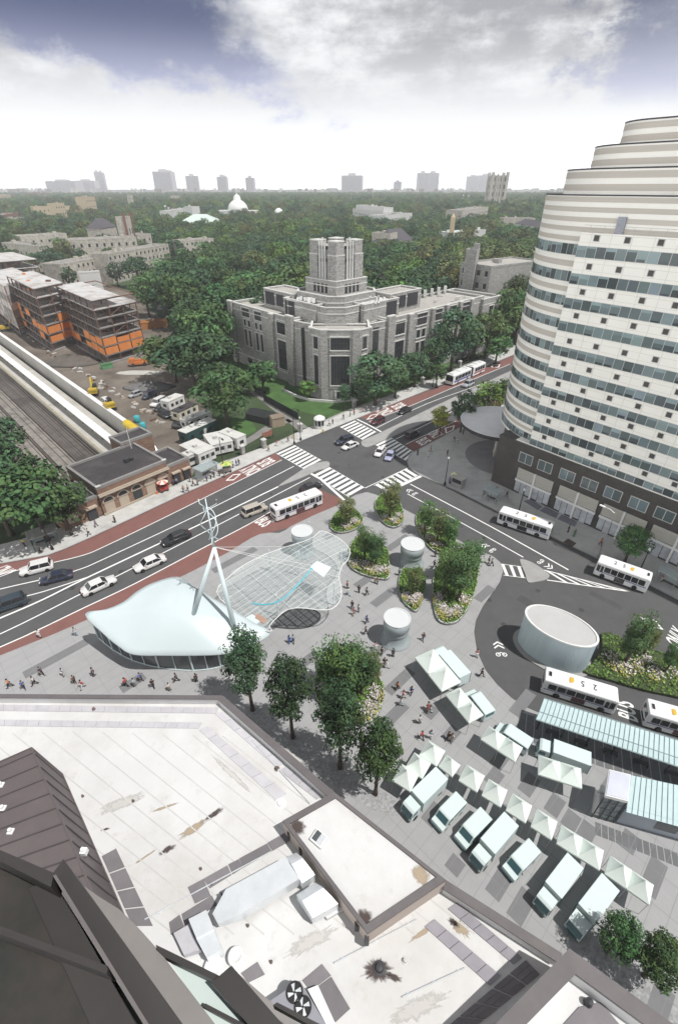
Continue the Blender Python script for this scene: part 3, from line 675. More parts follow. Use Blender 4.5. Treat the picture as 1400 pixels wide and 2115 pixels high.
wall(wingpoly(rw0, wb, inB, 52, 64, -1.2, 20), ZL-1.0)
# corner piers and buttresses that stand proud
def pier(c, d, w, dep, z1, z0=0.0):
    n = R2(d); q = MB()
    pp = [along(along(c, d, -w/2), n, -dep), along(along(c, d, w/2), n, -dep), along(along(c, d, w/2), n, dep*.2), along(along(c, d, -w/2), n, dep*.2)]
    q.prism(pp, z0, z1, 0, 1); pc = [(a[0]+(a[0]-c[0])*.04, a[1]+(a[1]-c[1])*.04) for a in pp]; q.prism(pc, z1, z1+.3, 1, bottom=True)
    q.build('buttress', [m_stone, m_trim], lib)
fa = (-wa[0], -wa[1])   # walking along left front towards the corner, outside on the right
for t, w, z in ((-.4, 3.2, ZL+1.4), (9.3, 2.2, ZL+.5), (34.0, 2.6, ZL+1.0)): pier(along(lw0, wa, t+1.4), fa, w, .9, z)
for t, w, z in ((-.4, 3.2, ZL+1.4), (9.3, 2.2, ZL+.5), (21, 1.6, ZL+.6), (29, 1.6, ZL+.6), (37, 1.6, ZL+.6), (44, 1.6, ZL+.6)): pier(along(rw0, wb, t+1.4), wb, w, .9, z)
for x in (-4.6, 4.6): pier((x, 0), (1, 0), 2.0, .8, ZL+.6)
for (p_, d_) in (((-8.4, 3.6), (0, -1)), ((8.4, 3.6), (0, 1))): pier(p_, d_, 1.8, .7, ZL+.4)
def opening(c, d, w, z0, z1, nm='window', mull=1, mat=None, off=0.0, fr=.22):
    "window centred at plan point c on a wall running along d; outside is to the right of d"
    X = Matrix(((d[0], -d[1], 0, c[0]), (d[1], d[0], 0, c[1]), (0, 0, 1, 0), (0, 0, 0, 1)))
    q = MB(); q.X = X; q.box(-w/2, w/2, -.05-off, .1, z0, z1, 0)
    for i in range(1, mull+1): x = -w/2+w*i/(mull+1); q.box(x-.06, x+.06, -.11-off, -.04, z0+.01, z1-.01, 1)
    hz_ = int((z1-z0)//2.6)
    for i in range(1, hz_+1): z = z0+(z1-z0)*i/(hz_+1); q.box(-w/2+.01, w/2-.01, -.1-off, -.04, z-.05, z+.05, 1)
    o = q.build(nm, [mat or m_win, m_dark], lib)
    if fr:
        f = MB(); f.X = X
        f.box(-w/2-fr, -w/2, -.2-off, .1, z0, z1, 0); f.box(w/2, w/2+fr, -.2-off, .1, z0, z1, 0); f.box(-w/2-fr-.1, w/2+fr+.1, -.26-off, .1, z1, z1+.3, 0); f.box(-w/2-fr-.1, w/2+fr+.1, -.3-off, .1, z0-.28, z0, 0)
        f.build('frame', [m_trim], o)
    return o
# front bay
opening((0, 0), (1, 0), 5.6, 4.6, 13.3, mull=5); opening((0, 0), (1, 0), 5.6, 15.0, 18.6, mull=5, fr=.15); opening((0, 0), (1, 0), 2.2, .5, 2.6, mull=0, fr=.5)
for s in (-1, 1):
    d = unit((3.1, 3.0)) if s > 0 else unit((3.1, -3.0)); c = (s*7.0, 1.5)
    opening(c, d, 1.9, 4.4, 13.2, mull=1, fr=.12); opening(c, d, 1.9, 15.0, 18.6, mull=1, fr=.12)
    d2 = unit(sub((8.5, 8.5), rw0)) if s < 0 else unit(sub(rw0, (8.5, 8.5))); d2 = (d2[0], -abs(d2[1])) if s < 0 else (d2[0], abs(d2[1]))
    opening((s*10.8, 10.25), d2, 2.4, 2.5, 18.9, mull=1, fr=.0, off=.02)
# left wing bays
for t, ws in ((6.0, [(4.6, 3.4, 13.2, 3), (4.6, 15.2, 19.2, 4)]), (17.5, [(1.6, 7.2, 13.0, 0), (1.4, 14.2, 16.3, 0)]), (20.2, [(1.6, 7.2, 13.0, 0), (1.4, 14.2, 16.3, 0)]), (24.6, [(1.6, 7.4, 13.0, 0), (1.5, 14.2, 16.3, 0)]), (27.2, [(1.6, 7.4, 13.0, 0), (1.5, 14.2, 16.3, 0)]), (18.8, [(4.2, 17.2, 20.0, 2), (3.2, 1.4, 3.4, 1)]), (26.2, [(4.8, 17.2, 20.0, 2), (3.2, 1.4, 3.4, 1)])):
    for w, z0, z1, n in ws: opening(along(lw0, wa, t), fa, w, z0, z1, mull=n, fr=.16, mat=m_win if z0 < 16.9 else m_louvre)
for t, ws in ((6.0, [(4.6, 3.4, 13.2, 3), (4.6, 15.2, 19.2, 4)]),)+tuple((17+8*i+.4*i, [(5.4, 16.4, 20.0, 3)]) for i in range(4)):
    for w, z0, z1, n in ws: opening(along(rw0, wb, t), wb, w, z0, z1, mull=n, fr=.16, mat=m_win if z0 < 15.5 else m_louvre)
for i in range(4):
    for dt in (-1.4, 1.4):
        for z0, z1 in ((12.4, 15.0), (7.2, 11.0), (2.5, 5.6)): opening(along(rw0, wb, 17+8.4*i+dt), wb, 2.0, z0, z1, mull=0, fr=.16)
opening(along(along(rw0, wb, 58), inB, -1.2), wb, 3, 13, 17, mull=1)
# stepped upper blocks with louvred faces, on the diagonal
m_up = [m_stone, m_lroof, m_trim]
def upblock(p, d, inn, t0, t1, w0, w1, z0, z1, top, lou):
    poly = wingpoly(p, d, inn, t0, t1, w0, w1); wall(poly, z1, 'upper_wall', top, .35, z0)
    for (c, dd, w, za, zb) in lou: opening(c, dd, w, za, zb, 'louvre_panel', int(w/.5), m_louvre, 0.14, 0)
def lface(p, d, inn, t, w0): return along(along(p, d, t), inn, w0)
# blocks over the left and right wings near the corner
upblock(lw0, wa, inA, -6.5, 9.5, 4.0, 13.0, ZL-1, 24.6, m_lroof2, [(lface(lw0, wa, inA, 6.2, 4.0), fa, 4.8, ZL+.4, 24.5), (along(along(lw0, wa, -6.5), inA, 8.5), inA, 6.2, ZL+.2, 24.4)])
upblock(rw0, wb, inB, -6.5, 9.5, 4.0, 13.0, ZL-1, 24.6, m_lroof2, [(lface(rw0, wb, inB, 6.0, 4.0), wb, 4.8, ZL+.4, 24.5), (along(along(rw0, wb, -6.5), inB, 8.5), (-inB[0], -inB[1]), 6.2, ZL+.2, 24.4)])
upblock(lw0, wa, inA, 8, 24, 6.5, 15.5, ZL-1, 25.4, m_lroof, [(lface(lw0, wa, inA, 20.5, 6.5), fa, 5.0, ZL+1.2, 25.1), (lface(lw0, wa, inA, 14.5, 6.5), fa, 4.6, ZL+1.4, 24.9)])
upblock(rw0, wb, inB, 8, 24, 6.5, 15.5, ZL-1, 25.4, m_lroof, [(lface(rw0, wb, inB, 19.5, 6.5), wb, 5.4, ZL+1.2, 25.1), (lface(rw0, wb, inB, 13.5, 6.5), wb, 4.6, ZL+1.4, 24.9)])
# core steps and tower
TWx, TWy = -1.2, 24.0
def dia(r, c=(TWx, TWy)): return [(c[0], c[1]-r), (c[0]+r, c[1]), (c[0], c[1]+r), (c[0]-r, c[1])]
def octo(r, k, c=(TWx, TWy)): return [(c[0]-k, c[1]-r), (c[0]+k, c[1]-r), (c[0]+r, c[1]-k), (c[0]+r, c[1]+k), (c[0]+k, c[1]+r), (c[0]-k, c[1]+r), (c[0]-r, c[1]+k), (c[0]-r, c[1]-k)]
wall(octo(15.5, 3), 24.2, 'upper_wall', None, .5, ZL-1); wall(octo(12.2, 2.5), 26.6, 'upper_wall', None, .5, ZL-1); wall(dia(9.6), 30.4, 'tower_base_wall', None, .3, 26)
for s in (-1, 1):
    q = unit((1, s*1.0)); n_ = (q[1], -q[0]) if s > 0 else (-q[1], q[0])
for s in (-1, 1):
    d = unit((1, 1)) if s > 0 else unit((1, -1)); c0 = (TWx+s*4.8, TWy-4.8)
    for k in range(4): opening(along(c0, d, (k-1.5)*1.7), d, 1.0, 27.2, 29.7, 'window', 0, m_win, .02, 0)
tb = MB(); tb.prism(dia(7.6), 30.0, 39.6, 0, 1); tb.build('tower_wall', [m_stone, m_lroof], lib)
def corner(c, r, z0, z1, z2):
    q = MB(); q.prism(dia(r, c), z0, z1, 0, 1); q.prism(dia(r*.9, c), z1, z2, 0, 1); q.prism(dia(r*.95, c), z2, z2+.3, 2, bottom=True); q.prism(dia(r*1.03, c), z1-.15, z1+.1, 2, bottom=True); q.build('tower_turret', [m_stone, m_lroof2, m_trim], lib)
for c in ((0, -5.6), (5.6, 0), (-5.6, 0), (0, 5.6)): corner((TWx+c[0], TWy+c[1]), 2.6, 29.8, 37.4, 40.8)
for s in (-1, 1):
    for sy in (-1, 1):
        d = unit((1, s*sy*-1.0)); c0 = (TWx+s*3.8, TWy+sy*3.8)
        X0 = along(c0, d, 0)
        for k in range(3):
            c = along(c0, d, (k-1)*1.15); n_ = (s*.7071, sy*.7071); cc = along(c, n_, .5)
            q = MB(); q.prism([(cc[0]+a*.42, cc[1]+b*.42) for a, b in ((-.7, -.7), (.7, -.7), (.7, .7), (-.7, .7))], 30.3, 41.2-(.4 if k != 1 else 0), 0, 0); q.build('tower_fin', [m_trim], lib)
        for z in (35.6, 38.9):
            q = MB(); a = along(along(c0, d, -1.9), n_, .3); b = along(along(c0, d, 1.9), n_, .3); L_, R_ = strip([a, b], .5); q.prism([L_[0], R_[0], R_[1], L_[1]], z, z+.8, 0, 0, True); q.build('tower_band', [m_dark], lib)
q = MB(); q.tube([(TWx+4.5, TWy+1, 38), (TWx+4.5, TWy+1, 46)], .07, 5); q.build('flagpole', [m_dark], lib)
# roof plant
q = MB()
for i, (x, y) in enumerate(((9.0, 14.2), (10.6, 14.8), (11.6, 15.8))): q.lathe([(.42, 24.7), (.42, 24.85), (.28, 24.9), (.28, 26.5), (.36, 26.5), (.36, 26.8)], 10, 0, (x, y))
q.build('flue', [m_trim], lib, True)
q = MB(); rx = random.Random(5)
for i in range(14):
    t, w = rx.uniform(0, 9), rx.uniform(5, 11); c = along(along(lw0, wa, t-3), inA, w); s_ = rx.uniform(.3, .9); q.box(c[0]-s_, c[0]+s_, c[1]-s_*.6, c[1]+s_*.6, 24.95, 24.95+rx.uniform(.4, 1.3))
q.build('roof_plant', [m_wht], lib)
q = MB()
for t in np.arange(26, 52, 4.2):
    c = along(along(rw0, wb, float(t)), inB, 15.6); q.box(c[0]-.5, c[0]+.5, c[1]-.5, c[1]+.5, ZL+.5, ZL+2.6)
for i in range(10):
    c = along(along(rw0, wb, rx.uniform(26, 50)), inB, rx.uniform(4, 14)); q.box(c[0]-.4, c[0]+.4, c[1]-.4, c[1]+.4, ZL, ZL+rx.uniform(.4, 1.2))
q.build('roof_plant', [m_trim], lib)
# retaining wall round the corner lawn
rw_ = MB(); pp = smoothline([Lp(584, 806), Lp(612, 820), Lp(640, 828), Lp(690, 832), Lp(726, 828), Lp(752, 818)], 1)
line_into(rw_, pp, .5, .7)
for a, b in zip(pp[:-1], pp[1:]):
    L_, R_ = strip([a, b], .5); rw_.prism([L_[0], R_[0], R_[1], L_[1]], 0, .69)
rw_.build('garden_wall', [m_trim], lib)
# ---------------------------------------------------------------- trees
m_bark = M('bark', (0.075, 0.06, 0.048), 0.95, 0.3, 3, bump=0.3)
def leafmat(name, c, hue=0.012, rnd=0.16):
    return M(name, c, 0.75, 0.30, 0.5, spec=0.2, attr=True, rnd=rnd, hue=hue)
m_leaf = leafmat('leaf_green', (0.064, 0.118, 0.043), 0.03, 0.3); m_leafd = leafmat('leaf_dark', (0.040, 0.080, 0.037)); m_leafl = leafmat('leaf_light', (0.10, 0.165, 0.04), 0.02, .2)
m_leafb = leafmat('leaf_bluish', (0.050, 0.098, 0.050)); m_leafp = leafmat('leaf_purple', (0.032, 0.027, 0.028)); m_leafy = leafmat('leaf_yellow', (0.20, 0.22, 0.04)); m_fe1 = leafmat('feather_green', (0.072, 0.13, 0.042), .02, .15); m_fe2 = leafmat('feather_olive', (0.10, 0.12, 0.045), .02, .15); m_fe3 = leafmat('feather_dark', (0.055, 0.11, 0.042), .02, .15); m_leafo = leafmat('leaf_olive', (0.10, 0.125, 0.05), 0.02)
def crown_arrays(seed, rx, rz, cz, nclump, nleaf, leaf, cl=(0.24, 0.42), shape='ball', hollow=0.55):
    "leaf quads spread over lumpy clumps; returns vertices, tint per leaf"
    g_ = np.random.default_rng(seed); V = []; T = []
    for i in range(nclump):
        while True:
            p = g_.uniform(-1, 1, 3)
            d = np.linalg.norm(p)
            if hollow < d < 1 and (shape != 'dome' or p[2] > -0.55): break
        if shape == 'cone': f = 1-0.62*(p[2]+1)/2; p[0] *= f; p[1] *= f
        if shape == 'vase': f = 0.55+0.5*(p[2]+1)/2; p[0] *= f; p[1] *= f
        c = np.array([p[0]*rx*.78, p[1]*rx*.78, cz+p[2]*rz*.8]); r = g_.uniform(*cl)*rx*(0.75+.25*rz/rx)
        n = int(nleaf*g_.uniform(.7, 1.3)); dd = g_.normal(size=(n, 3)); dd /= np.linalg.norm(dd, axis=1)[:, None]
        dd[:, 2] = np.abs(dd[:, 2])*np.where(g_.random(n) < .78, 1, -1)
        pos = c+dd*(r*g_.uniform(.72, 1.12, (n, 1)))*np.array([1, 1, .8])
        nrm_ = dd+g_.normal(size=(n, 3))*.30+np.array([0, 0, .30]); nrm_ /= np.linalg.norm(nrm_, axis=1)[:, None]
        u = np.cross(nrm_, g_.normal(size=(n, 3))); u /= np.linalg.norm(u, axis=1)[:, None]; w = np.cross(nrm_, u)
        s = leaf*g_.uniform(.6, 1.35, (n, 1)); q = np.stack([pos-u*s, pos-w*s*.6, pos+u*s, pos+w*s*.6], axis=1)
        V.append(q); b = g_.uniform(.62, 1.45); yl = g_.uniform(-.12, .18)
        t = b*g_.uniform(.82, 1.2, n); T.append(np.stack([t*(1+yl), t, t*(1-yl*.6)], axis=1))
    return np.concatenate(V), np.concatenate(T)
def leaf_mesh(name, V, T, mat):
    n = len(V); me = bpy.data.meshes.new(name); me.vertices.add(n*4); me.loops.add(n*4); me.polygons.add(n)
    me.vertices.foreach_set('co', V.astype(np.float32).ravel()); me.loops.foreach_set('vertex_index', np.arange(n*4, dtype=np.int32)); me.polygons.foreach_set('loop_start', np.arange(0, n*4, 4, dtype=np.int32))
    at = me.color_attributes.new('tint', 'FLOAT_COLOR', 'CORNER'); a = np.ones((n*4, 4), np.float32); a[:, :3] = np.repeat(T, 4, axis=0); at.data.foreach_set('color', a.ravel())
    me.materials.append(mat); me.update(calc_edges=True); return me
def trunk_mesh(seed, h, r, rx, cz, rz, nb=6):
    rr_ = random.Random(seed); q = MB()
    top = cz+rz*.35; lean = (rr_.uniform(-.3, .3), rr_.uniform(-.3, .3))
    q.tube([(0, 0, -.1), (lean[0]*.1, lean[1]*.1, h*.08), (lean[0]*.5, lean[1]*.5, top*.5), (lean[0], lean[1], top)], [r*1.5, r, r*.75, r*.2], 7)
    for i in range(nb):
        a = i*2*math.pi/nb+rr_.uniform(-.4, .4); z0 = cz-rz*rr_.uniform(.45, .95); z0 = max(z0, h*.18); l = rx*rr_.uniform(.5, .8)
        q.tube([(lean[0]*.4, lean[1]*.4, z0), (l*.5*math.cos(a), l*.5*math.sin(a), z0+rz*.35), (l*math.cos(a), l*math.sin(a), z0+rz*.85)], [r*.5, r*.32, r*.1], 5)
    return q
TREES = {}
def treeproto(key, name, seed, mats, rx, rz, cz, ncl, nl, leaf, **k):
    V, T = crown_arrays(seed, rx, rz, cz, ncl, nl, leaf, **k); tm = trunk_mesh(seed, cz+rz, .035*(cz+rz)*.7, rx, cz, rz).mesh('trunk', [m_bark], True)
    TREES[key] = (name, tm, {m: leaf_mesh('crown', V, T, m) for m in mats}, cz+rz, rx)
# key: mesh of unit-like real size, scaled per tree
ALLM = [m_leaf, m_leafd, m_leafl, m_leafb, m_leafp, m_leafy, m_leafo]
treeproto('a', 'broad_tree', 1, ALLM, 5.6, 5.2, 8.4, 34, 60, .40)
treeproto('b', 'broad_tree', 2, ALLM, 5.2, 5.8, 8.6, 38, 54, .38, cl=(.2, .36))
treeproto('c', 'broad_tree', 3, ALLM, 6.2, 4.8, 8.4, 40, 54, .42, cl=(.2, .4))
treeproto('d', 'spreading_tree', 4, ALLM, 6.4, 4.2, 8.2, 42, 50, .42, shape='dome')
treeproto('e', 'narrow_tree', 5, ALLM, 3.6, 6.4, 8.0, 32, 50, .34, cl=(.28, .46), shape='cone')
treeproto('s', 'street_tree', 6, [m_leaf, m_leafd, m_leafb], 3.5, 4.3, 6.6, 84, 74, .155, cl=(.16, .30), hollow=.35)
treeproto('s2', 'street_tree', 7, [m_leaf, m_leafd], 3.5, 4.0, 6.4, 88, 70, .155, cl=(.15, .28), hollow=.3)
treeproto('w', 'feathery_tree', 8, [m_fe1, m_fe2, m_fe3], 2.1, 3.9, 4.6, 70, 56, .125, cl=(.2, .36), shape='vase', hollow=.2)
treeproto('y', 'young_tree', 9, [m_leafl, m_leaf, m_leafy, m_leafb], 2.6, 2.9, 4.8, 34, 40, .24, cl=(.22, .4), hollow=.25)
trng = random.Random(21)
def tree(key, xy, h, label, mat, group=None, wide=1.0, z=0.0, name=None):
    nm, tm, cm, ht, rx = TREES[key]; s = h/ht
    r = thing(name or nm, label, 'tree', (xy[0], xy[1], z), trng.uniform(0, 6.28), group); r.scale = (s*wide, s*wide, s)
    link(bpy.data.objects.new('trunk', tm), r); link(bpy.data.objects.new('crown', cm[mat]), r); return r
def treepx(key, base, topv, label, mat, group=None, wide=1.0, z=0.13, name=None):
    b = P(*base, z); return tree(key, b, zv(b, topv)-z, label, mat, group, wide, z, name)
# street trees beside the white roof
treepx('s', (522, 1466), 1292, 'tall dark street tree nearest the shell pavilion, first of the row by the white roof', m_leafb, 'street trees along the white roof', .60)
treepx('s2', (605, 1523), 1352, 'dark street tree on the cobbles, second of the row after the shell pavilion', m_leafd, 'street trees along the white roof', .60)
treepx('s', (702, 1585), 1400, 'dark spreading street tree on the cobbles before the big flower bed, third of the row', m_leafd, 'street trees along the white roof', .62)
treepx('s2', (775, 1640), 1490, 'small bright green street tree on the cobbles, last of the row beside the market tents', m_leaf, 'street trees along the white roof', .62)
tree('s', P(1252, 1965, .13), 6.6, 'green street tree on the cobbles in front of the last box truck', m_leaf, 'street trees by the corner parapet', .9, .13)
tree('s2', P(1328, 2015, .13), 6.8, 'pale leafy street tree on the cobbles behind the corner parapet block', m_leaf, 'street trees by the corner parapet', .95, .13)
# street trees along the tower
treepx('s2', (1288, 1163), 1086, 'round green street tree on the pavement beside the last bus stop bus', m_leaf, None, 1.25)
treepx('y', (907, 897), 838, 'thin yellow green street tree beside the red bus lane near the round canopy', m_leafy, None, 1.05)
treepx('b', (950, 893), 803, 'dark street tree between the yellow green tree and the round canopy', m_leafb, None, .8)
treepx('y', (1000, 865), 786, 'bright green street tree behind the round canopy against the white tower', m_leafl, None, 1.25)
treepx('y', (1030, 845), 780, 'bright green street tree half hidden by the white tower', m_leaf, None, 1.2)
# trees round the library corner
for base, top, key, m_, w, lab in (
    ((636, 826), 785, 'y', m_leafl, 1.35, 'small light green tree on the lawn before the library corner window'),
    ((712, 845), 790, 'y', m_leafb, .8, 'slim young tree on the lawn before the library basement window'),
    ((775, 838), 725, 'a', m_leafb, 1.2, 'big dark tree hiding the foot of the library beside its corner bay'),
    ((815, 822), 740, 'b', m_leaf, 1.15, 'leafy tree behind the avenue pavement, second from the library corner bay'),
    ((855, 800), 725, 'c', m_leafb, 1.05, 'leafy tree in front of the long library wing, by the third avenue lamp'),
    ((890, 782), 690, 'b', m_leafd, 1.05, 'dark leafy tree before the middle of the long library wing'),
    ((930, 770), 632, 'a', m_leafb, .9, 'tall dark tree in front of the far end of the long library wing'),
    ((965, 745), 668, 'c', m_leaf, 1.1, 'green tree at the far end corner of the library'),
    ((742, 838), 780, 'b', m_leafb, 1.2, 'low dark tree by the avenue beside the library corner'),
    ((900, 800), 748, 'y', m_leaf, 1.2, 'small bushy tree on the avenue pavement near the articulated bus')):
    treepx(key, base, top, lab, m_, None, w, 0)
for base, top, key, m_, w, lab in (
    ((1000, 742), 640, 'a', m_leaf, 1.1, 'green tree past the library end on the grassy bank, lowest of the bank'), ((1030, 722), 612, 'c', m_leaf, 1.1, 'large green tree between the library end and the white tower'), ((1062, 712), 590, 'b', m_leaf, 1.15, 'large green tree touching the white tower edge above the avenue'),
    ((1048, 668), 565, 'a', m_leaf, 1.15, 'green tree in front of the dormitory beside the white tower'), ((1000, 655), 585, 'b', m_leafd, 1.1, 'dark tree at the foot of the dormitory corner'), ((1022, 752), 690, 'y', m_leaf, 1.5, 'low bushy tree on the avenue pavement past the library end')):
    treepx(key, base, top, lab, m_, None, w, 0)
for base, h, key, m_, w, lab in (
    ((308, 520), 27, 'c', m_leaf, 1.25, 'very large round green tree behind the long grey stone hall'), ((366, 548), 20, 'a', m_leafd, 1.0, 'dark round tree in front of the joint of the long stone hall'), ((245, 592), 15, 'b', m_leafd, 1.1, 'dark tree in front of the low cluttered wing'), ((135, 545), 20, 'a', m_leaf, 1.0, 'green tree in the court between the ornate hall and the gabled hall'),
    ((92, 556), 19, 'b', m_leafd, 1.0, 'dark tree in front of the dark gabled hall'), ((190, 492), 20, 'c', m_leaf, 1.1, 'green tree standing up behind the ornate hall roof'), ((110, 500), 18, 'a', m_leaf, 1.1, 'green tree behind the gabled hall'), ((150, 600), 14, 'b', m_leafb, 1.1, 'bluish tree beside the pale screen wall'), ((60, 575), 16, 'a', m_leaf, 1.0, 'green tree behind the third frame building'), ((345, 500), 20, 'a', m_leafd, 1.2, 'dark tree between the large round tree and the hall end'), ((460, 505), 22, 'b', m_leafl, 1.0, 'bright light green tree beside the end of the long hall'), ((275, 500), 16, 'b', m_leaf, 1.0, 'green tree before the chapel tower')):
    tree(key, P(*base, 0), h, lab, m_, None, w)
# trees of the building site edge
for base, top, key, m_, w, lab in (
    ((472, 884), 752, 'a', m_leaf, 1.2, 'large round green tree on bare ground behind the white site trailers'),
    ((365, 790), 690, 'd', m_leaf, 1.4, 'green tree at the edge of the bare site behind the parked cars'),
    ((405, 810), 680, 'a', m_leafd, 1.3, 'dark tree between the site cars and the library lawn'),
    ((445, 800), 690, 'c', m_leafd, 1.25, 'dark shady tree beside the library corner column'),
    ((545, 812), 742, 'y', m_leaf, 1.45, 'bright green tree touching the library front left of the bay'),
    ((510, 815), 770, 'y', m_leaf, 1.3, 'green bush tree in the gap between the big round tree and the library'),
    ((375, 700), 640, 'b', m_leaf, .9, 'green tree beyond the orange scaffold beside the site road'),
    ((310, 655), 555, 'b', m_leaf, .95, 'tall green tree behind the steel frame with the pale roof deck'),
    ((345, 640), 560, 'a', m_leaf, .9, 'tall green tree at the near edge of the campus woods by the steel frame')):
    treepx(key, base, top, lab, m_, None, w, 0)
# dense clump on the bank west of the station
for base, top, key, m_, w, lab in (
    ((100, 1118), 968, 'd', m_leaf, 1.0, 'large light green tree standing over the bus shelter by the station'),
    ((25, 1105), 940, 'a', m_leafd, 1.0, 'dark tree left behind the green bus shelter'), ((60, 1062), 905, 'b', m_leafd, .95, 'dark tree on the bank above the railway tracks'),
    ((5, 1020), 872, 'c', m_leafd, .95, 'dark tree on the bank farthest up the railway'), ((150, 1105), 1000, 'c', m_leaf, .95, 'green tree leaning over the low station wing'),
    ((-40, 1080), 900, 'a', m_leafd, 1.0, 'dark tree cut by the picture edge above the pavement'), ((30, 960), 860, 'y', m_leafb, 1.2, 'low bluish bush tree beside the white platform edge')):
    treepx(key, base, top, lab, m_, 'trees on the bank west of the station', w, 0)
# ---------------------------------------------------------------- campus and skyline buildings
m_camp = M('campus_stone', (0.42, 0.395, 0.345), 0.9, 0.2, 0.8, kind='voronoi', rnd=.06); m_white_b = M('white_render', (0.58, 0.585, 0.57), 0.8, 0.08, 0.2); m_yel = M('buff_brick', (0.46, 0.38, 0.26), 0.85, 0.12, 0.5)
m_croof = M('flat_roof_grey', (0.24, 0.235, 0.23), 0.9, 0.2, 0.15); m_slate = M('slate_roof', (0.075, 0.07, 0.08), 0.7, 0.2, 0.8); m_copper = M('pale_green_roof', (0.50, 0.58, 0.55), 0.6, 0.1, 0.2); m_pane = M('small_window', (0.035, 0.037, 0.04), 0.2, 0.3, 1)
m_brickr = M('red_brick', (0.20, 0.10, 0.075), 0.9, 0.2, 0.5)
KEEP = []   # plan areas where no tree may stand
WINM = {}
def winmesh(w, h, m=None):
    k = (w, h)
    if k not in WINM:
        q = MB(); q.box(-w/2, w/2, -.08, .05, 0, h, 0); q.box(-w/2-.15, w/2+.15, -.2, .05, -.22, 0, 1); WINM[k] = q.mesh('window', [m_pane, m_trim])
    return WINM[k]
def block(name, label, a, b, z, depth, wall=None, roof=None, floors=3, bay=5.0, cat='building', par=.8, side=True, win=(1.4, 1.9), rooftype='flat', extra=0, group=None, frm=0, bumps=True, far=None, front=24):
    "a building from its front roof edge a-b (picture points at height z), depth away from the viewer"
    A, B = P(*a, z), P(*b, z)
    if far: A, B = [((u_-700)/FPX*(far*CT-(z-CAMH)*ST), far) for u_ in (a[0], b[0])]
    d = unit(sub(B, A)); n = (-d[1], d[0]);
    if n[1] < 0: n = (-n[0], -n[1])
    ln = math.dist(A, B); o = thing(name, label, cat, (A[0], A[1], 0), ang(d), group)
    KEEP.append([along(along(A, d, -4), n, -front), along(along(B, d, 4), n, -front), along(along(B, d, 4), n, depth+4), along(along(A, d, -4), n, depth+4)])
    q = MB(); q.box(0, ln, 0, depth, -.5, z, 0)
    if rooftype == 'flat':
        for x0, x1, y0, y1 in ((-.1, ln+.1, -.1, .4), (-.1, ln+.1, depth-.4, depth+.1), (-.1, .4, .4, depth-.4), (ln-.4, ln+.1, .4, depth-.4)): q.box(x0, x1, y0, y1, z-.02, z+par, 0)
    q.build('wall', [wall or m_camp], o)
    r = MB()
    if rooftype == 'flat': r.box(.4, ln-.4, .4, depth-.4, z, z+.12, 0)
    else:
        h_ = rooftype; i_ = min(depth/2, ln/3)
        r.add([(-.4, -.4, z), (ln+.4, -.4, z), (ln+.4, depth+.4, z), (-.4, depth+.4, z), (i_, depth/2, z+h_), (ln-i_, depth/2, z+h_)], [(0, 1, 5, 4), (1, 2, 5), (2, 3, 4, 5), (3, 0, 4), (3, 2, 1, 0)])
    ro = r.build('roof', [roof or m_croof], o)
    rq = random.Random(label)
    if rooftype == 'flat' and bumps:
        for i in range(int(ln/14)+1):
            w = rq.uniform(1.2, 3); x = rq.uniform(2, max(2.5, ln-4)); y = rq.uniform(depth*.3, depth*.7); k = MB(); k.box(x, x+w, y, y+w*.8, z+.1, z+rq.uniform(1.2, 2.8)); k.build('chimney' if i % 2 else 'roof_plant', [wall or m_camp], ro)
    nb = max(1, int(ln/bay)); nb = min(nb, max(1, int(88/max(1, floors)))); me = winmesh(*win)
    for f in range(floors):
        zz = z-(f+1)*(z-frm)/floors+(z-frm)/floors*.28
        for i in range(nb):
            if rq.random() < .06: continue
            link(bpy.data.objects.new('window', me), o, ((i+.5)*ln/nb, 0, zz))
        if side:
            for i in range(min(3, max(1, int(depth/6)))):
                sx = 0 if A[0] > 0 else ln
                w_ = link(bpy.data.objects.new('window', me), o, (sx, (i+.5)*depth/min(3, max(1, int(depth/6))), zz)); w_.rotation_euler = (0, 0, -math.pi/2 if sx == 0 else math.pi/2)
    return o, d, n, ln
block('campus_hall', 'grey stone hall with a flat roof ending against the dark woods', (360, 500), (441, 494), 17, 13, floors=4, bay=4.6, front=34)
block('campus_hall', 'long grey stone hall joined behind the round dark tree', (222, 527), (348, 506), 17, 12, floors=4, bay=4.4, front=30)
block('campus_hall', 'low grey stone wing with cluttered roof beside the pale building screen', (125, 548), (221, 531), 13, 14, floors=3, bay=4.4)
block('campus_hall', 'ornate pale stone hall with a long parapet and rows of tall windows', (142, 498), (282, 492), 20, 20, m_camp, m_croof, 3, 5.2, win=(1.5, 2.4))
block('campus_hall', 'pale stone hall with dark gables left of the ornate hall', (42, 490), (138, 484), 20, 16, floors=3, bay=6)
block('campus_hall', 'stone hall behind the orange scaffold at the picture edge', (4, 503), (78, 510), 17, 14, floors=2, bay=7)
block('school_building', 'buff brick school with a raised centre and rows of windows among trees', (68, 428), (172, 426), 27, 22, m_yel, m_croof, 3, 6.0, win=(2.2, 2.4))
o, d, n, ln = block('school_wing', 'tall buff centre block standing up over the buff school', (113, 421), (133, 420), 33, 12, m_yel, m_croof, 4, 6.0, win=(2.0, 2.4))
block('flat_roof_hall', 'low grey blue hall with a big pale flat roof below the buff school', (143, 445), (188, 440), 15, 50, M('blue_grey_wall', (.30, .32, .36), .8), M('blue_grey_roof', (.34, .36, .42), .8), 1, 12)
block('low_building', 'low building with a dark brick side and white edge in the trees', (54, 464), (90, 463), 8, 26, m_brickr, m_white_b, 1, 12)
block('low_building', 'low pale flat roofed shed beside the dark brick building', (92, 466), (118, 460), 7, 30, m_white_b, m_croof, 1, 12)
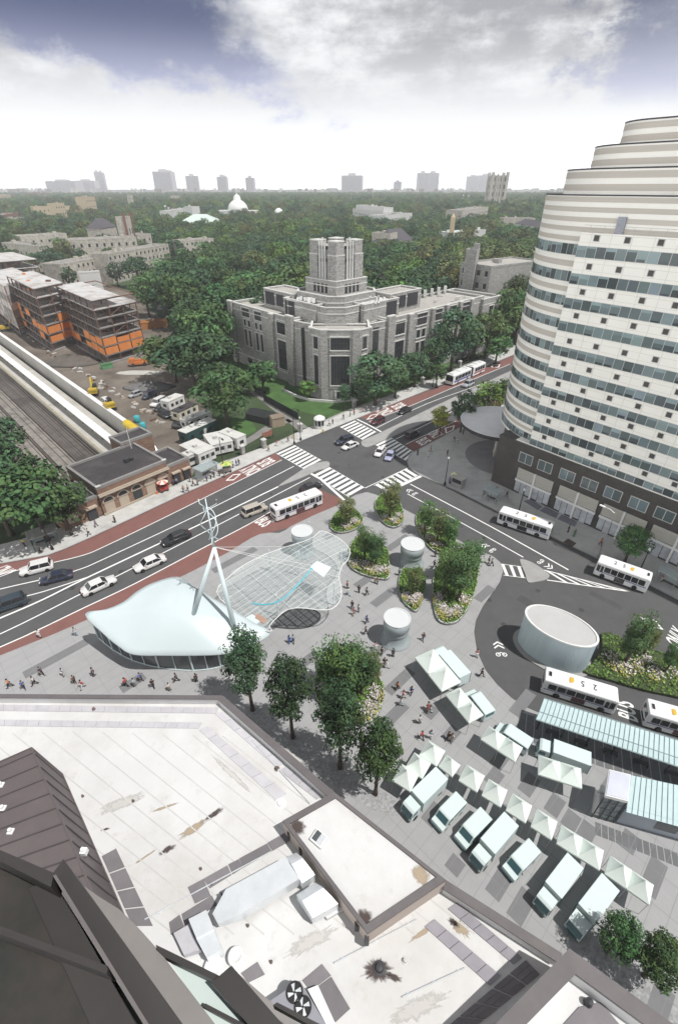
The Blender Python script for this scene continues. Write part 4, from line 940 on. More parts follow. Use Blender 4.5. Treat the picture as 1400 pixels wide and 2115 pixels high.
block('brick_house', 'dark brown brick building far off at the picture edge', (0, 446), (38, 440), 20, 20, m_brickr, m_croof, 3, 8)
block('brick_house', 'dark red brick apartment block in hazy trees far off', (70, 400), (104, 398), 32, 20, m_brickr, m_croof, 5, 8)
block('apartment_block', 'wide pale apartment block far off left of the buff school', (0, 404), (22, 402), 33, 20, m_yel, m_croof, 5, 8)
block('white_hall', 'white hall with a row of windows behind the pale green arena roof', (359, 437), (412, 429), 25, 20, m_white_b, m_croof, 2, 5.5, win=(2.4, 3))
block('white_hall', 'small white upper block on the hall behind the arena', (396, 428), (412, 427), 30, 12, m_white_b, m_croof, 1, 5)
block('arena', 'large arena with a pale green hipped roof', (366, 462), (446, 462), 17, 50, m_white_b, m_copper, 1, 14, rooftype=9)
block('white_hall', 'white modern hall with a stepped roof behind the stone library', (728, 432), (812, 444), 25, 22, m_white_b, m_croof, 3, 5.2, win=(2.4, 2.0))
block('white_hall', 'white upper storey set back on the modern hall behind the library', (735, 424), (792, 430), 30, 14, m_white_b, m_croof, 1, 6)
block('white_hall', 'white wing with a grey top at the near end of the modern hall', (796, 447), (851, 441), 25, 22, m_white_b, m_croof, 3, 4.2, win=(1.8, 3.2))
block('white_hall', 'low white hall left of the modern hall behind the library tower', (655, 430), (721, 432), 22, 22, m_white_b, m_copper, 1, 6, win=(3.0, 1.6))
block('stone_church', 'pale stone church front with a crenellated top behind the library', (768, 482), (806, 484), 22, 12, m_camp, m_croof, 2, 6)
block('church_nave', 'church nave with a steep dark slate roof among trees', (806, 502), (852, 495), 16, 16, m_camp, m_slate, 1, 6, rooftype=9)
block('dormitory', 'grey stone dormitory with a flat white roof between library and tower', (952, 545), (1014, 554), 25, 36, m_stone, m_lroof, 5, 4.2, win=(1.6, 2.2), front=34)
block('dormitory_tower', 'stone stair block rising over the dormitory roof', (962, 519), (984, 520), 31, 7, m_stone, m_lroof, 1, 6)
block('campus_house', 'pale house with a dark slate roof touching the tower edge', (1062, 462), (1112, 470), 20, 16, m_white_b, m_slate, 2, 4, rooftype=5)
block('campus_house', 'long pale flat roofed hall behind the slate roofed house', (1040, 452), (1105, 452), 23, 18, m_camp, m_croof, 2, 6)
block('campus_house', 'pale low hall behind the slender stone chimney', (930, 482), (1003, 476), 19, 14, m_white_b, m_copper, 1, 6)
block('gothic_hall', 'pale gothic hall below the far clock tower', (955, 436), (1008, 428), 28, 22, m_camp, m_croof, 3, 6)
block('campus_hall', 'pale stone hall end with a gable beyond the ornate hall', (283, 487), (312, 484), 19, 16, floors=3, bay=5, front=12)
block('mid_rise_block', 'pale grey mid rise block far behind the buff school', (176, 408), (196, 407), 40, 16, m_yel, m_croof, 5, 6, front=4); block('mid_rise_block', 'grey beige mid rise block behind the chapel tower', (262, 404), (270, 404), 38, 12, m_camp, m_croof, 4, 6, front=4); block('mid_rise_block', 'pale mid rise block in the hazy trees left of the arena', (352, 405), (368, 405), 36, 12, m_camp, m_croof, 4, 6, front=4); block('mid_rise_block', 'low pale block among trees at the picture edge', (26, 452), (52, 449), 20, 16, m_camp, m_croof, 2, 6, front=6)
# far gothic tower
o, d, n, ln = block('gothic_tower', 'tall gothic stone tower with pinnacles on the wooded horizon', (1018, 373), (1048, 375), 72, 30, m_camp, m_croof, 5, 6, win=(3.0, 7.0), frm=10, bumps=False, far=1150.0, front=0)
for x, y in ((0, 0), (ln, 0), (0, 30), (ln, 30), (ln/3, 0), (2*ln/3, 0)):
    q = MB(); s_ = 2.4 if x in (0, ln) else 1.3; q.box(x-s_, x+s_, y-s_-.2, y+s_, 8, 78 if s_ > 2 else 75.5); q.build('pinnacle', [m_camp], o)
# slender chimney shaft
cb = P(925, 540, 0); sh = thing('chimney_shaft', 'slender tan stone shaft rising from the trees', 'chimney', (cb[0], cb[1], 0)); q = MB(); hh_ = zv(cb, 440); q.box(-1.7, 1.7, -1.7, 1.7, 0, hh_-3); q.build('shaft', [m_yel], sh); q = MB(); q.lathe([(2.3, hh_-3.0), (.3, hh_)], 4, 0, rot=math.pi/4); q.build('cap', [m_yel], sh)
# church with red topped tower on the west campus
block('stone_chapel', 'old stone chapel with a pointed gable roof on the west campus', (212, 472), (240, 467), 24, 14, m_camp, m_slate, 2, 6, rooftype=7)
o, d, n, ln = block('chapel_tower', 'square chapel tower with a reddish crown', (256, 450), (270, 448), 33, 7, m_camp, m_croof, 2, 5, win=(1.6, 4), bumps=False)
for x in (0, ln): q = MB(); q.box(x-.8, x+.8, -.9, .7, 0, 36.5); q.build('pinnacle', [m_brickr], o)
# conservatory dome
cb = ((492-700)/FPX*(880*CT+30*ST), 880.0); cv = thing('glass_dome', 'white glass conservatory dome on the edge of the far woods', 'dome', (cb[0], cb[1], 0)); dr = 15.5
q = MB(); q.box(-30, 30, -14, 14, 0, 24); q.build('base_wall', [m_white_b], cv)
q = MB(); q.lathe([(dr, 22), (dr*.98, 27), (dr*.85, 31.5), (dr*.62, 35), (dr*.36, 37.5), (dr*.34, 41), (dr*.25, 43), (.5, 45), (.3, 48)], 32); q.build('dome', [m_wht], cv, True)
q = MB(); q.lathe([(7, 0), (7, 22), (5.5, 24), (3, 26), (.2, 26.8)], 20, 0, (62, 10)); q.build('side_dome', [m_wht], cv, True)
# stadium lights
for (u, v0, v1, lab) in ((725, 425, 392, 'tall light mast behind the white hall, left of the pair'), (769, 430, 394, 'tall light mast behind the white hall, right of the pair'), (349, 458, 424, 'tall light mast beside the white arena hall'), (355, 455, 428, 'shorter light mast beside the white arena hall'), (952, 425, 402, 'light mast in the hazy woods left of the gothic tower'), (963, 425, 403, 'second light mast in the hazy woods left of the gothic tower'), (242, 445, 432, 'light mast over the chapel trees')):
    b = P(u, v0+14, 0); h = zv(b, v1); t = thing('light_mast', lab, 'light mast', (b[0], b[1], 0), 0, 'sports field light masts')
    q = MB(); q.tube([(0, 0, 0), (0, 0, h)], [.35, .2], 6); q.build('pole', [m_wht], t); q = MB(); q.box(-1.6, 1.6, -.3, .3, h-2.2, h); q.build('lamp_bank', [m_wht], t)
# skyline
m_sky1 = M('skyline_wall', (0.50, 0.46, 0.49), 0.9, 0.1, 0.05, rnd=.12)
for i, (x0, x1, top, dist, lab) in enumerate(((203, 213, 349, 2600, 'slim pale tower, taller of a pair on the skyline'), (211, 222, 356, 2600, 'slim pale tower, lower of a pair on the skyline'), (322, 360, 354, 2100, 'broad brown apartment tower on the skyline'), (388, 413, 363, 2300, 'brown apartment slab right of the broad skyline tower'), (451, 471, 365, 2300, 'stepped brown tower on the skyline above the dome'), (509, 526, 367, 2300, 'small brown block on the skyline right of the dome'), (705, 747, 362, 2300, 'wide flat apartment slab on the skyline behind the library'), (861, 882, 357, 2500, 'pale twin apartment tower on the skyline, left half'), (882, 904, 357, 2500, 'pale twin apartment tower on the skyline, right half'), (963, 985, 364, 3000, 'faint stepped tower on the skyline beside the gothic tower'), (985, 1020, 362, 3000, 'faint broad tower on the skyline beside the gothic tower'), (100, 160, 374, 2400, 'long low apartment slab on the skyline above the buff school'), (160, 200, 373, 2500, 'low apartment slab on the skyline beside the slim pair'), (812, 828, 375, 2600, 'small pointed block on the skyline left of the twin towers'))):
    z_ = 0; uc = (x0+x1)/2; dist *= 1.9; X = (uc-700)/FPX*(dist*CT-(-40)*ST); b = (X, float(dist)); h = zv(b, top); w = (x1-x0)/FPX*dist*.83
    t = thing('apartment_tower', lab, 'tower', (X, dist, 0), trng.uniform(-.15, .15), 'towers on the skyline'); q = MB(); q.box(-w/2, w/2, 0, w*.7, 0, h); q.box(-w*.2, w*.15, w*.1, w*.5, h, h+min(14, h*.12)); 
    if i in (2, 4, 9, 10): q.box(-w*.1, w*.4, w*.05, w*.6, h, h+8)
    q.build('wall', [m_sky1], t)
    me = MB()
    for f in range(int(h/6)): me.box(-w/2+2, w/2-2, -.3, 0.1, 3+f*6, 5.5+f*6)
    q2 = me.build('window_band', [m_pane], t); q2['kind'] = 'stuff'
# the low city beyond the woods
q = MB(); rc = random.Random(9)
for i in range(1700):
    y = rc.uniform(1500, 5800) if i % 3 else rc.uniform(2700, 5800); x = rc.uniform(-.78, .72)*y
    if y < 2700 and x > -.25*y: continue
    w = rc.uniform(8, 30); dp = rc.uniform(8, 24); h = rc.choice([8, 9, 12, 15, 18, 22, 30])*(1 if y < 2700 else 1.5); c = rc.choice([(1, 1, 1), (.8, .7, .65), (1.5, 1.5, 1.5), (.6, .42, .36), (2, 2, 2)])
    q.box(x, x+w, y, y+dp, 0, h, 0, c)
tag(q.build('far_city', M('far_city_wall', (0.30, 0.28, 0.26), .9, .1, .1, attr=True)), 'low hazy rooftops of the far city', None, None, 'stuff')
# ---------------------------------------------------------------- woods
KEEP.append([(LO[0]+x, LO[1]+y) for x, y in ((-7, -10), (8, -10), (20, 6), along(along(rw0, wb, 84), (wb[1], -wb[0]), 14), along(along(rw0, wb, 82), inB, 24), (0, 50), along(along(lw0, wa, 39), inA, 24), along(along(lw0, wa, 40), inA, -6))])
for pl in ([(300, 560), (388, 552), (394, 575), (330, 590)], [(455, 640), (415, 672), (370, 690), (385, 705), (450, 680)]): KEEP.append(PL(pl))
KEEP.append([p for p in NKw]+[(400, 60), (-60, 60)])
site = dirt_poly(); KEEP.append(site); KEEP.append([along(E0, TN, 6), along(C1, TN, 6), C2, E3])
for q_ in ((930, 482, 925, 470),): pass
groups = {'core': ('green broadleaf tree in the dense campus woods around the library', 'trees of the campus woods'), 'dark': ('dark green tree in the dense campus woods around the library', 'dark trees of the campus woods'),
          'light': ('light yellowish green tree in the campus woods', 'light green trees of the campus woods'), 'purple': ('dark purple leaved tree in the woods behind the library', 'purple beeches of the woods'), 'west': ('green tree between the grey stone halls of the west campus', 'trees among the west campus halls')}
cand = []; rw = random.Random(4)
for iy in range(0, 26):
    Y = 172+iy*11.0
    for ix in range(-40, 45):
        x = ix*11.0+(5.5 if iy % 2 else 0)+rw.uniform(-3, 3); y = Y+rw.uniform(-3, 3)
        if not (-.62*y-10 < x < .50*y): continue
        if any(inside((x, y), k) for k in KEEP): continue
        if x < -.16*y and y > 265 and rw.random() < .5: continue
        if x < -.33*y and rw.random() < .2: continue
        cand.append((x, y))
cand.sort(key=lambda p: p[1]); NEAR = cand[:262]; REST = cand[262:]
def shade(x, y):
    u = x/y
    if .19 < u < .33 and 250 < y < 330 and rw.random() < .75: return 'light', m_leafo
    if (-.02 < u < .14 and 215 < y < 262 and x < 40 and rw.random() < .5): return 'purple', m_leafp
    r_ = rw.random()
    if u < -.16: return 'west', rw.choice([m_leaf, m_leafd, m_leaf])
    if r_ < .17: return 'light', rw.choice([m_leafl, m_leafo])
    if r_ < .45: return 'dark', rw.choice([m_leafd, m_leafb])
    return 'core', m_leaf
for x, y in NEAR:
    k, m_ = shade(x, y); key = rw.choice('aabbccde' if k != 'light' else 'abc'); h = rw.uniform(16, 25.5)*(1.1 if k == 'light' else 1)
    if key == 'e' and m_ is m_leafp: key = 'a'
    tree(key, (x, y), h, groups[k][0], m_, groups[k][1], rw.uniform(.85, 1.2) if key != 'e' else 1.15)
# farther woods: one mass nobody could count
pts = [(x, y, 1.0) for x, y in REST]
y = 455.0
while y < 3100:
    sp = 11.0 if y < 900 else (15 if y < 1700 else 26); x = -.80*y
    while x < .66*y:
        px, py = x+rw.uniform(-.4, .4)*sp, y+rw.uniform(-.4, .4)*sp; keep = True
        if any(inside((px, py), k) for k in KEEP): keep = False
        u = px/py
        if u < -.30 and rw.random() < (.45 if y < 900 else .62): keep = False
        if y > 2000 and rw.random() < .4: keep = False
        if keep: pts.append((px, py, sp/11*rw.uniform(.85, 1.25)))
        x += sp
    y += sp*.92
me = bpy.data.meshes.new('woods'); me.from_pydata([(p[0], p[1], -1.2*(p[2]-1)) for p in pts], [], []); at = me.attributes.new('size', 'FLOAT', 'POINT'); at.data.foreach_set('value', [min(p[2]*rw.uniform(1.0, 1.75), 2.6) for p in pts])
wo = bpy.data.objects.new('far_woods', me); COL.objects.link(wo); tag(wo, 'dense hazy woods stretching to the horizon', None, None, 'stuff')
ng = bpy.data.node_groups.new('scatter_crowns', 'GeometryNodeTree'); ng.interface.new_socket('Geometry', in_out='INPUT', socket_type='NodeSocketGeometry'); ng.interface.new_socket('Geometry', in_out='OUTPUT', socket_type='NodeSocketGeometry')
gi = ng.nodes.new('NodeGroupInput'); go = ng.nodes.new('NodeGroupOutput'); gtg = ng.nodes.new('GeometryNodeGeometryToInstance')
for key, m_ in (('c', m_leaf), ('b', m_leafd), ('a', m_leaf), ('d', m_leafb), ('a', m_leafo), ('c', m_leafl)):
    src = bpy.data.objects.new('far_tree_shape', TREES[key][2][m_])
    oi = ng.nodes.new('GeometryNodeObjectInfo'); oi.inputs['Object'].default_value = src; oi.inputs['As Instance'].default_value = True; ng.links.new(oi.outputs['Geometry'], gtg.inputs[0])
iop = ng.nodes.new('GeometryNodeInstanceOnPoints'); iop.inputs['Pick Instance'].default_value = True
ng.links.new(gi.outputs[0], iop.inputs['Points']); ng.links.new(gtg.outputs[0], iop.inputs['Instance'])
rv = ng.nodes.new('FunctionNodeRandomValue'); rv.data_type = 'INT'; rv.inputs[4].default_value = 0; rv.inputs[5].default_value = 5; ng.links.new(rv.outputs[2], iop.inputs['Instance Index'])
rz_ = ng.nodes.new('FunctionNodeRandomValue'); rz_.data_type = 'FLOAT_VECTOR'; rz_.inputs[0].default_value = (0, 0, 0); rz_.inputs[1].default_value = (0, 0, 6.28); ng.links.new(rz_.outputs[0], iop.inputs['Rotation'])
na = ng.nodes.new('GeometryNodeInputNamedAttribute'); na.data_type = 'FLOAT'; na.inputs[0].default_value = 'size'; ng.links.new(na.outputs[0], iop.inputs['Scale']); ng.links.new(iop.outputs[0], go.inputs[0])
md = wo.modifiers.new('scatter', 'NODES'); md.node_group = ng
# ---------------------------------------------------------------- railway, station and building site
def tpt(p, t, s=0.0): return (p[0]+TD[0]*t+TN[0]*s, p[1]+TD[1]*t+TN[1]*s)
m_rust = M('rail_steel', (0.10, 0.075, 0.06), 0.6, 0.3, 2); m_track = stains(M('track_bed', (0.22, 0.205, 0.185), 0.95, 0.25, 0.8), (0.10, 0.09, 0.085), .3, .45, .7); m_plat = M('platform_white', (0.66, 0.66, 0.65), 0.7, 0.06, 0.4); m_edge = M('platform_edge_yellow', (0.27, 0.245, 0.18), 0.85, 0.25, 0.8)
m_brick = stains(M('station_brick', (0.185, 0.115, 0.085), 0.9, 0.22, 2.0, kind='voronoi', col2=(0.25, 0.165, 0.12), stretch=(1, 1, 2)), (0.10, 0.07, 0.06), .4, .55, .8, amount=.5)
m_tar = stains(M('tar_roof', (0.047, 0.043, 0.046), 0.85, 0.2, 0.4), (0.08, 0.075, 0.075), .15, .5, .7); m_tan = M('tan_panel', (0.42, 0.35, 0.28), 0.8, 0.1, 1)
# retaining wall along the cutting
w = MB(); a, b = tpt(WTOP, 2), tpt(WTOP, -300); L_, R_ = strip([a, b], 1.0); w.prism([L_[0], R_[0], R_[1], L_[1]], CUT_Z, .75, 0); L_, R_ = strip([a, b], 1.25); w.prism([L_[0], R_[0], R_[1], L_[1]], .75, .95, 1, bottom=True)
o = w.build('retaining_wall', [m_conc, m_plat]); tag(o, 'long pale concrete retaining wall between the railway cutting and the bare site', 'wall')
w = MB(); a, b = tpt(C3, 20), tpt(C3, -420); L_, R_ = strip([a, b], .8); w.prism([L_[0], R_[0], R_[1], L_[1]], CUT_Z, .2, 0); tag(w.build('retaining_wall', [m_conc]), 'dark concrete wall under the trees on the far bank of the railway', 'wall')
# platform
pz1 = P(232, 926, CUT_Z+1.2); off = (pz1[0]-WTOP[0])*TN[0]+(pz1[1]-WTOP[1])*TN[1]
pf = thing('railway_platform', 'long white topped railway platform with a yellow edge beside the concrete wall', 'platform', (0, 0, 0))
def lane(mb, s0, s1, t0, t1, z0, z1, mi=0): mb.prism([tpt(WTOP, t0, s0), tpt(WTOP, t1, s0), tpt(WTOP, t1, s1), tpt(WTOP, t0, s1)], z0, z1, mi)
q = MB(); lane(q, off-3.2, off+5.0, -300, 12, CUT_Z, CUT_Z+1.15, 0); q.build('base', [m_conc], pf)
q = MB(); lane(q, off-.7, off+1.5, -300, 8, CUT_Z+3.4, CUT_Z+3.65, 0)
q.build('canopy_roof', [m_plat], pf)
q = MB()
for i in range(40): c = tpt(WTOP, -i*7.4, off+.4); q.tube([(c[0], c[1], CUT_Z+1.1), (c[0], c[1], CUT_Z+3.45)], .12, 6)
q.build('post', [m_dark], pf)['kind'] = 'stuff'
q = MB(); lane(q, off-3.25, off-2.5, -300, 12, CUT_Z+1.15, CUT_Z+1.19, 0); q.build('edge_strip', [m_edge], pf)
tg = 'railway tracks in the cutting'
labs = ['railway track nearest the white platform', 'second railway track from the white platform', 'third railway track from the white platform', 'railway track under the trees, farthest from the white platform']
for i, s in enumerate((off-5.6, off-10.6, off-15.4, off-20.2)):
    t = thing('railway_track', labs[i], 'track', (0, 0, 0), 0, tg)
    q = MB(); lane(q, s-1.35, s+1.35, -300, 14, CUT_Z, CUT_Z+.12, 0)
    if i in (1, 2): lane(q, s-2.6, s-1.4, -300, 14, CUT_Z, CUT_Z+.3, 0)
    q.build('track_bed', [m_track if i in (1, 2) else m_ballast], t)
    for e in (-.72, .72): q = MB(); lane(q, s+e-.05, s+e+.05, -300, 14, CUT_Z+.12, CUT_Z+.3, 0); q.build('rail', [m_rust], t)
    q = MB(); lane(q, s+1.5, s+1.6, -300, 14, CUT_Z+.1, CUT_Z+.45, 0); q.build('third_rail', [m_rust], t)
# platform on the far side, seen between the trees
p2 = thing('railway_platform', 'pale platform edge glimpsed between the trees across the tracks', 'platform', (0, 0, 0)); q = MB(); lane(q, off-29, off-23.2, -300, 0, CUT_Z, CUT_Z+1.15, 0); q.build('base', [m_plat], p2)
# station
S0, S1 = P(214, 1067), P(396, 986); sd = unit(sub(S1, S0)); SH = 6.0
st = thing('station_house', 'low brown brick station with arched bays and a black flat roof', 'station', (S0[0], S0[1], 0), ang(sd))
def slx(u, v, z=0): p = P(u, v, z); return (p[0]-S0[0])*sd[0]+(p[1]-S0[1])*sd[1]
def sly(u, v, z=0): p = P(u, v, z); return -(p[0]-S0[0])*sd[1]+(p[1]-S0[1])*sd[0]
ML = slx(196, 1014, SH)+.4; MR = slx(348, 957, SH); MD = 13.0; LW = ML-7.5; RW = MR+5.6
def shell(x0, x1, y0, y1, h, nm='wall'):
    q = MB(); q.box(x0, x1, y0, y1, -4.5, h, 0); q.build(nm, [m_brick], st)
    r = MB(); r.box(x0+.4, x1-.4, y0+.4, y1-.4, h, h+.1, 0); ro = r.build('roof', [m_tar], st)
    c = MB()
    for X0, X1, Y0, Y1 in ((x0, x1, y0, y0+.4), (x0, x1, y1-.4, y1), (x0, x0+.4, y0+.4, y1-.4), (x1-.4, x1, y0+.4, y1-.4)): c.box(X0-.06, X1+.06, Y0-.06, Y1+.06, h-.05, h+.55, 0)
    c.build('coping', [M('grey_coping', (.23, .225, .22), .8)], ro); return ro
ro = shell(ML, MR, 0, MD, SH); shell(LW, ML-.05, .5, 9, SH-1.8, 'wing_wall'); shell(MR+.05, RW, .4, 8.5, SH-1.7, 'wing_wall'); shell(MR-3, MR+4.6, MD-.3, MD+5, SH+.8, 'stair_wall')
q = MB(); q.box(ML-.15, MR+.15, -.75, -.02, SH-1.5, SH-1.32, 0); q.box(ML-.15, MR+.15, -.45, -.02, SH-1.32, SH-1.1, 0); q.box(ML-.1, MR+.1, -.3, -.02, .1, .55, 0); q.build('cornice', [M('station_stone', (.36, .31, .25), .85, .1)], st)
q = MB(); q.box(ML-.1, ML+.9, -.2, .2, SH+.5, SH+.75); q.box(MR-.9, MR+.1, -.2, .2, SH+.5, SH+.75); q.build('corner_stone', [m_trim], st)
na_ = 5; ww = (MR-ML)/na_
for i in range(na_):
    xc = ML+(i+.5)*ww; r_ = ww*.33; b = MB(); nseg = 10
    pts = [(xc-r_, .3), (xc+r_, .3)]+[(xc+r_*math.cos(math.pi*k/nseg), 2.7+r_*math.sin(math.pi*k/nseg)) for k in range(nseg+1)]
    def plate(mb, pp, y, mi): mb.add([(x, y, z) for x, z in pp], [tuple(range(len(pp)))], mi)
    panel = i in (0, 1, 3)
    plate(b, [(xc-r_, .2), (xc+r_, .2), (xc+r_, 2.7), (xc-r_, 2.7)], -.04, 1 if panel else 0)
    arch = [(xc+r_*math.cos(math.pi*k/nseg), 2.75+r_*math.sin(math.pi*k/nseg)) for k in range(nseg+1)]; plate(b, arch, -.05, 2 if i < 3 else 1)
    b.box(xc-r_-.1, xc+r_+.1, -.14, -.02, 2.62, 2.8, 3)
    for k in range(nseg):
        a0, a1 = math.pi*k/nseg, math.pi*(k+1)/nseg
        b.loft([[(xc+rr_*math.cos(a), y, 2.78+rr_*math.sin(a)) for rr_, y in ((r_, -.02), (r_+.28, -.02), (r_+.28, -.16), (r_, -.16))] for a in (a0, a1)], 3)
    b.build('arched_bay', [m_win, m_tan, m_dark, M('station_stone', (.36, .31, .25))], st)
for x0, w_, h_ in ((LW+4.6, 1.8, 2.7), (MR+1.0, 1.6, 2.6), (MR+3.6, 1.5, 2.5)):
    b = MB(); b.box(x0, x0+w_, -.02 if x0 > MR else .05, .6, .13, h_, 0); b.box(x0-.2, x0+w_+.2, -.3, .55, h_, h_+.3, 1); b.build('doorway', [m_dark, m_tan], st)
b = MB(); b.box(LW+.8, LW+3.0, .42, .6, 1.2, 3.0, 0); b.build('window', [m_tan], st)
b = MB(); b.box(ML+9, ML+10, 5.5, 6.3, SH+.1, SH+.9); b.box(ML+10.3, ML+10.9, 5.6, 6.2, SH+.1, SH+.7); b.build('roof_plant', [m_dark], st)
b = MB(); b.tube([(MR-1.6, MD-2, SH), (MR-1.6, MD-2, SH+5)], .07, 5); b.build('flagpole', [m_wht], st)
# steel frames of the building site
m_steel = M('primer_steel', (0.145, 0.075, 0.05), 0.7, 0.2, 1); m_deckm = stains(M('metal_deck', (0.50, 0.50, 0.50), 0.6, 0.14, 0.2), (.30, .25, .20), .18, .45, .65, amount=.8); m_slab = M('floor_slab', (0.22, 0.21, 0.20), 0.9, 0.3, 0.3)
m_net = stains(M('orange_netting', (0.62, 0.22, 0.06), 0.8, 0.15, 0.6), (0.42, 0.16, 0.07), .5, .5, .75, amount=.6); m_netw = stains(M('pale_sheeting', (0.55, 0.52, 0.49), 0.7, 0.15, 0.3), (0.52, 0.25, 0.15), .25, .54, .7, amount=.7)
def frame_building(label, C, fdir, flen, sdir, slen, H_, nf, bays, step=0.0, white=False):
    t = thing('steel_frame_building', label, 'building', (C[0], C[1], 0)); f = unit(fdir); s = unit(sdir); X = lambda a, b: (f[0]*a+s[0]*b, f[1]*a+s[1]*b)
    hz_ = [H_*(i+1)/nf for i in range(nf)]; KEEP.append([(C[0]+x, C[1]+y) for x, y in (X(-6, -6), X(flen+6, -6), X(flen+6, slen+6), X(-6, slen+6))])
    for i, z in enumerate(hz_):
        w = flen if i < nf-1 or not step else flen*step
        q = MB(); q.prism([X(-.3, -.3), X(w+.3, -.3), X(w+.3, slen+.3), X(-.3, slen+.3)], z-.28, z, 0 if i < nf-2 else 1, None, True); q.build('floor_deck', [m_slab, m_deckm], t)
    q = MB(); q.prism([X(-.6, -.6), X(flen+.6, -.6), X(flen+.6, slen+.6), X(-.6, slen+.6)], 0, .35, 0); q.build('ground_slab', [m_slab], t)
    nfx, nsx = bays
    for a in range(nfx+1):
        for b in range(nsx+1):
            if 0 < a < nfx and 0 < b < nsx and (a+b) % 2: continue
            x, y = X(flen*a/nfx, slen*b/nsx); h = H_ if (not step or a <= nfx*step+.01) else hz_[-2]
            q = MB(); q.box(x-.17, x+.17, y-.17, y+.17, 0, h, 0); q.build('steel_column', [m_steel], t)
    q = MB()
    for z in hz_:
        for p0, p1 in ((X(0, 0), X(flen, 0)), (X(0, 0), X(0, slen)), (X(flen, 0), X(flen, slen)), (X(0, slen), X(flen, slen))):
            q.tube([(*p0, z-.5), (*p1, z-.5)], .2, 4)
            q.tube([(p0[0], p0[1], z-1.9), (p1[0], p1[1], z-1.9)], .05, 4)
    for k in range(3):
        i = 1+k*2
        if i < nf: p0, p1 = X(flen*.3, 0), X(flen*.65, 0); q.tube([(*p0, hz_[i-1]), (*p1, hz_[i]-.5)], .12, 4)
    q.build('steel_beam', [m_steel], t)
    # netting panels
    rq = random.Random(label)
    for i in (1, 2, 3) if not white else range(nf-1):
        z0, z1 = (hz_[i-1]+.1, hz_[i]-.4)
        for n, (P0, P1) in ((nfx, (X(0, -.22), X(flen, -.22))), (nsx, (X(-.22, 0), X(-.22, slen)))):
            for k in range(n):
                if rq.random() < (.1 if n == nfx else .3)+(.55 if i == 3 else 0): continue
                a, b = mix(P0, P1, (k+.04)/n), mix(P0, P1, (k+.96)/n); zz = z1-(rq.uniform(0, .8) if rq.random() < .5 else 0)
                q = MB(); L_, R_ = strip([a, b], .06); q.prism([L_[0], R_[0], R_[1], L_[1]], z0, zz, 0, 0); q.build('netting_panel', [m_netw if white else m_net], t)
    # loose material on the decks
    for k in range(9):
        i = rq.randrange(nf); a, b = rq.uniform(.1, .85)*flen*(step or 1), rq.uniform(.1, .9)*slen; x, y = X(a, b); s_ = rq.uniform(.4, 1.1)
        q = MB(); q.box(x-s_, x+s_, y-s_*.6, y+s_*.6, hz_[i], hz_[i]+rq.uniform(.3, 1.1)); q.build('material_stack', [rq.choice([m_steel, m_trim, m_net])], t)
    return t
CR = P(225, 752); frame_building('nearest steel frame building with orange netting and a pale stepped roof deck', CR, sub(P(299, 729), CR), 17.5, sub(P(151, 707), CR), 39, 21.9, 7, (3, 6), .62)
CL = P(113, 726); frame_building('second steel frame building behind the nearest one, pale deck and little orange netting', CL, sub(P(151, 712), CL), 14, sub(P(54, 684), CL), 42, 23.0, 7, (2, 6))
CF = P(45, 690); frame_building('third frame building wrapped in pale sheeting at the picture edge', CF, sub(P(60, 684), CF), 22, sub(P(0, 655), CF), 46, 19.5, 6, (3, 7), 0, True)
frame_building('fourth frame building farthest up the railway with orange edge netting', P(12, 640), sub(P(60, 634), P(12, 640)), 22, sub(P(-60, 600), P(12, 640)), 44, 22.5, 6, (3, 6), 0, False)
# site mast panel (pale screen wall)
block('site_screen', 'pale lattice screen wall standing behind the steel frames', (163, 565), (206, 562), 12, 2, m_white_b, m_white_b, 1, 60, bumps=False, side=False)
# spoil heaps
def heap(label, c, rx_, ry_, h, mat, seed, name='soil_heap'):
    g_ = random.Random(seed); q = MB(); rings = []
    for k in range(7):
        t = k/6; ring = []
        for j in range(18):
            a = 2*math.pi*j/18; r = (1-t)**.8+g_.uniform(-.06, .06)*(1-t*.5); ring.append((rx_*r*math.cos(a), ry_*r*math.sin(a), max(-.02, h*(t**.9)+g_.uniform(-.12, .12)*h*(k > 0)) if k else -.03))
        rings.append(ring)
    q.loft(rings); o = q.build(name, [mat], None, True, (c[0], c[1], 0)); tag(o, label, 'heap')
m_soil = M('dark_soil', (0.10, 0.088, 0.077), 0.95, 0.35, 0.5, detail=9); m_gravel = M('grey_gravel', (0.135, 0.132, 0.13), 0.95, 0.3, 1.2, detail=9)
heap('dark soil heap in front of the steel frames', P(150, 748), 11, 7, 2.6, m_soil, 1); heap('grey gravel heap behind the parked site cars', P(308, 800), 8.5, 4.5, 2.0, m_gravel, 2); heap('low rubble bank near the orange lift', P(290, 770), 9, 2.5, .7, m_conc, 3, 'rubble_heap')
heap('brown soil bank along the concrete wall', P(120, 745), 3, 9, .9, m_soil, 4)
rg = random.Random(17)
for i in range(64):
    u, v = rg.uniform(0, 1), rg.uniform(0, 1); p = P(120+u*250-v*70, 750+u*150-v*60)
    if not inside(p, site): continue
    s_ = rg.uniform(.3, .9); q = MB()
    for k_ in range(4): x_ = rg.uniform(-.3, .3); q.box(-s_+x_, s_+x_, -s_*.4+k_*s_*.2, -s_*.4+k_*s_*.2+s_*.17, -.02, rg.uniform(.12, .5))
    o = q.build('lumber_stack', [rg.choice([m_trim, m_tan, m_white_b, m_steel])], None, False, (p[0], p[1], 0), rg.uniform(0, 3)); tag(o, 'small stack of building material lying on the bare site', 'material stack', 'building material on the bare site')
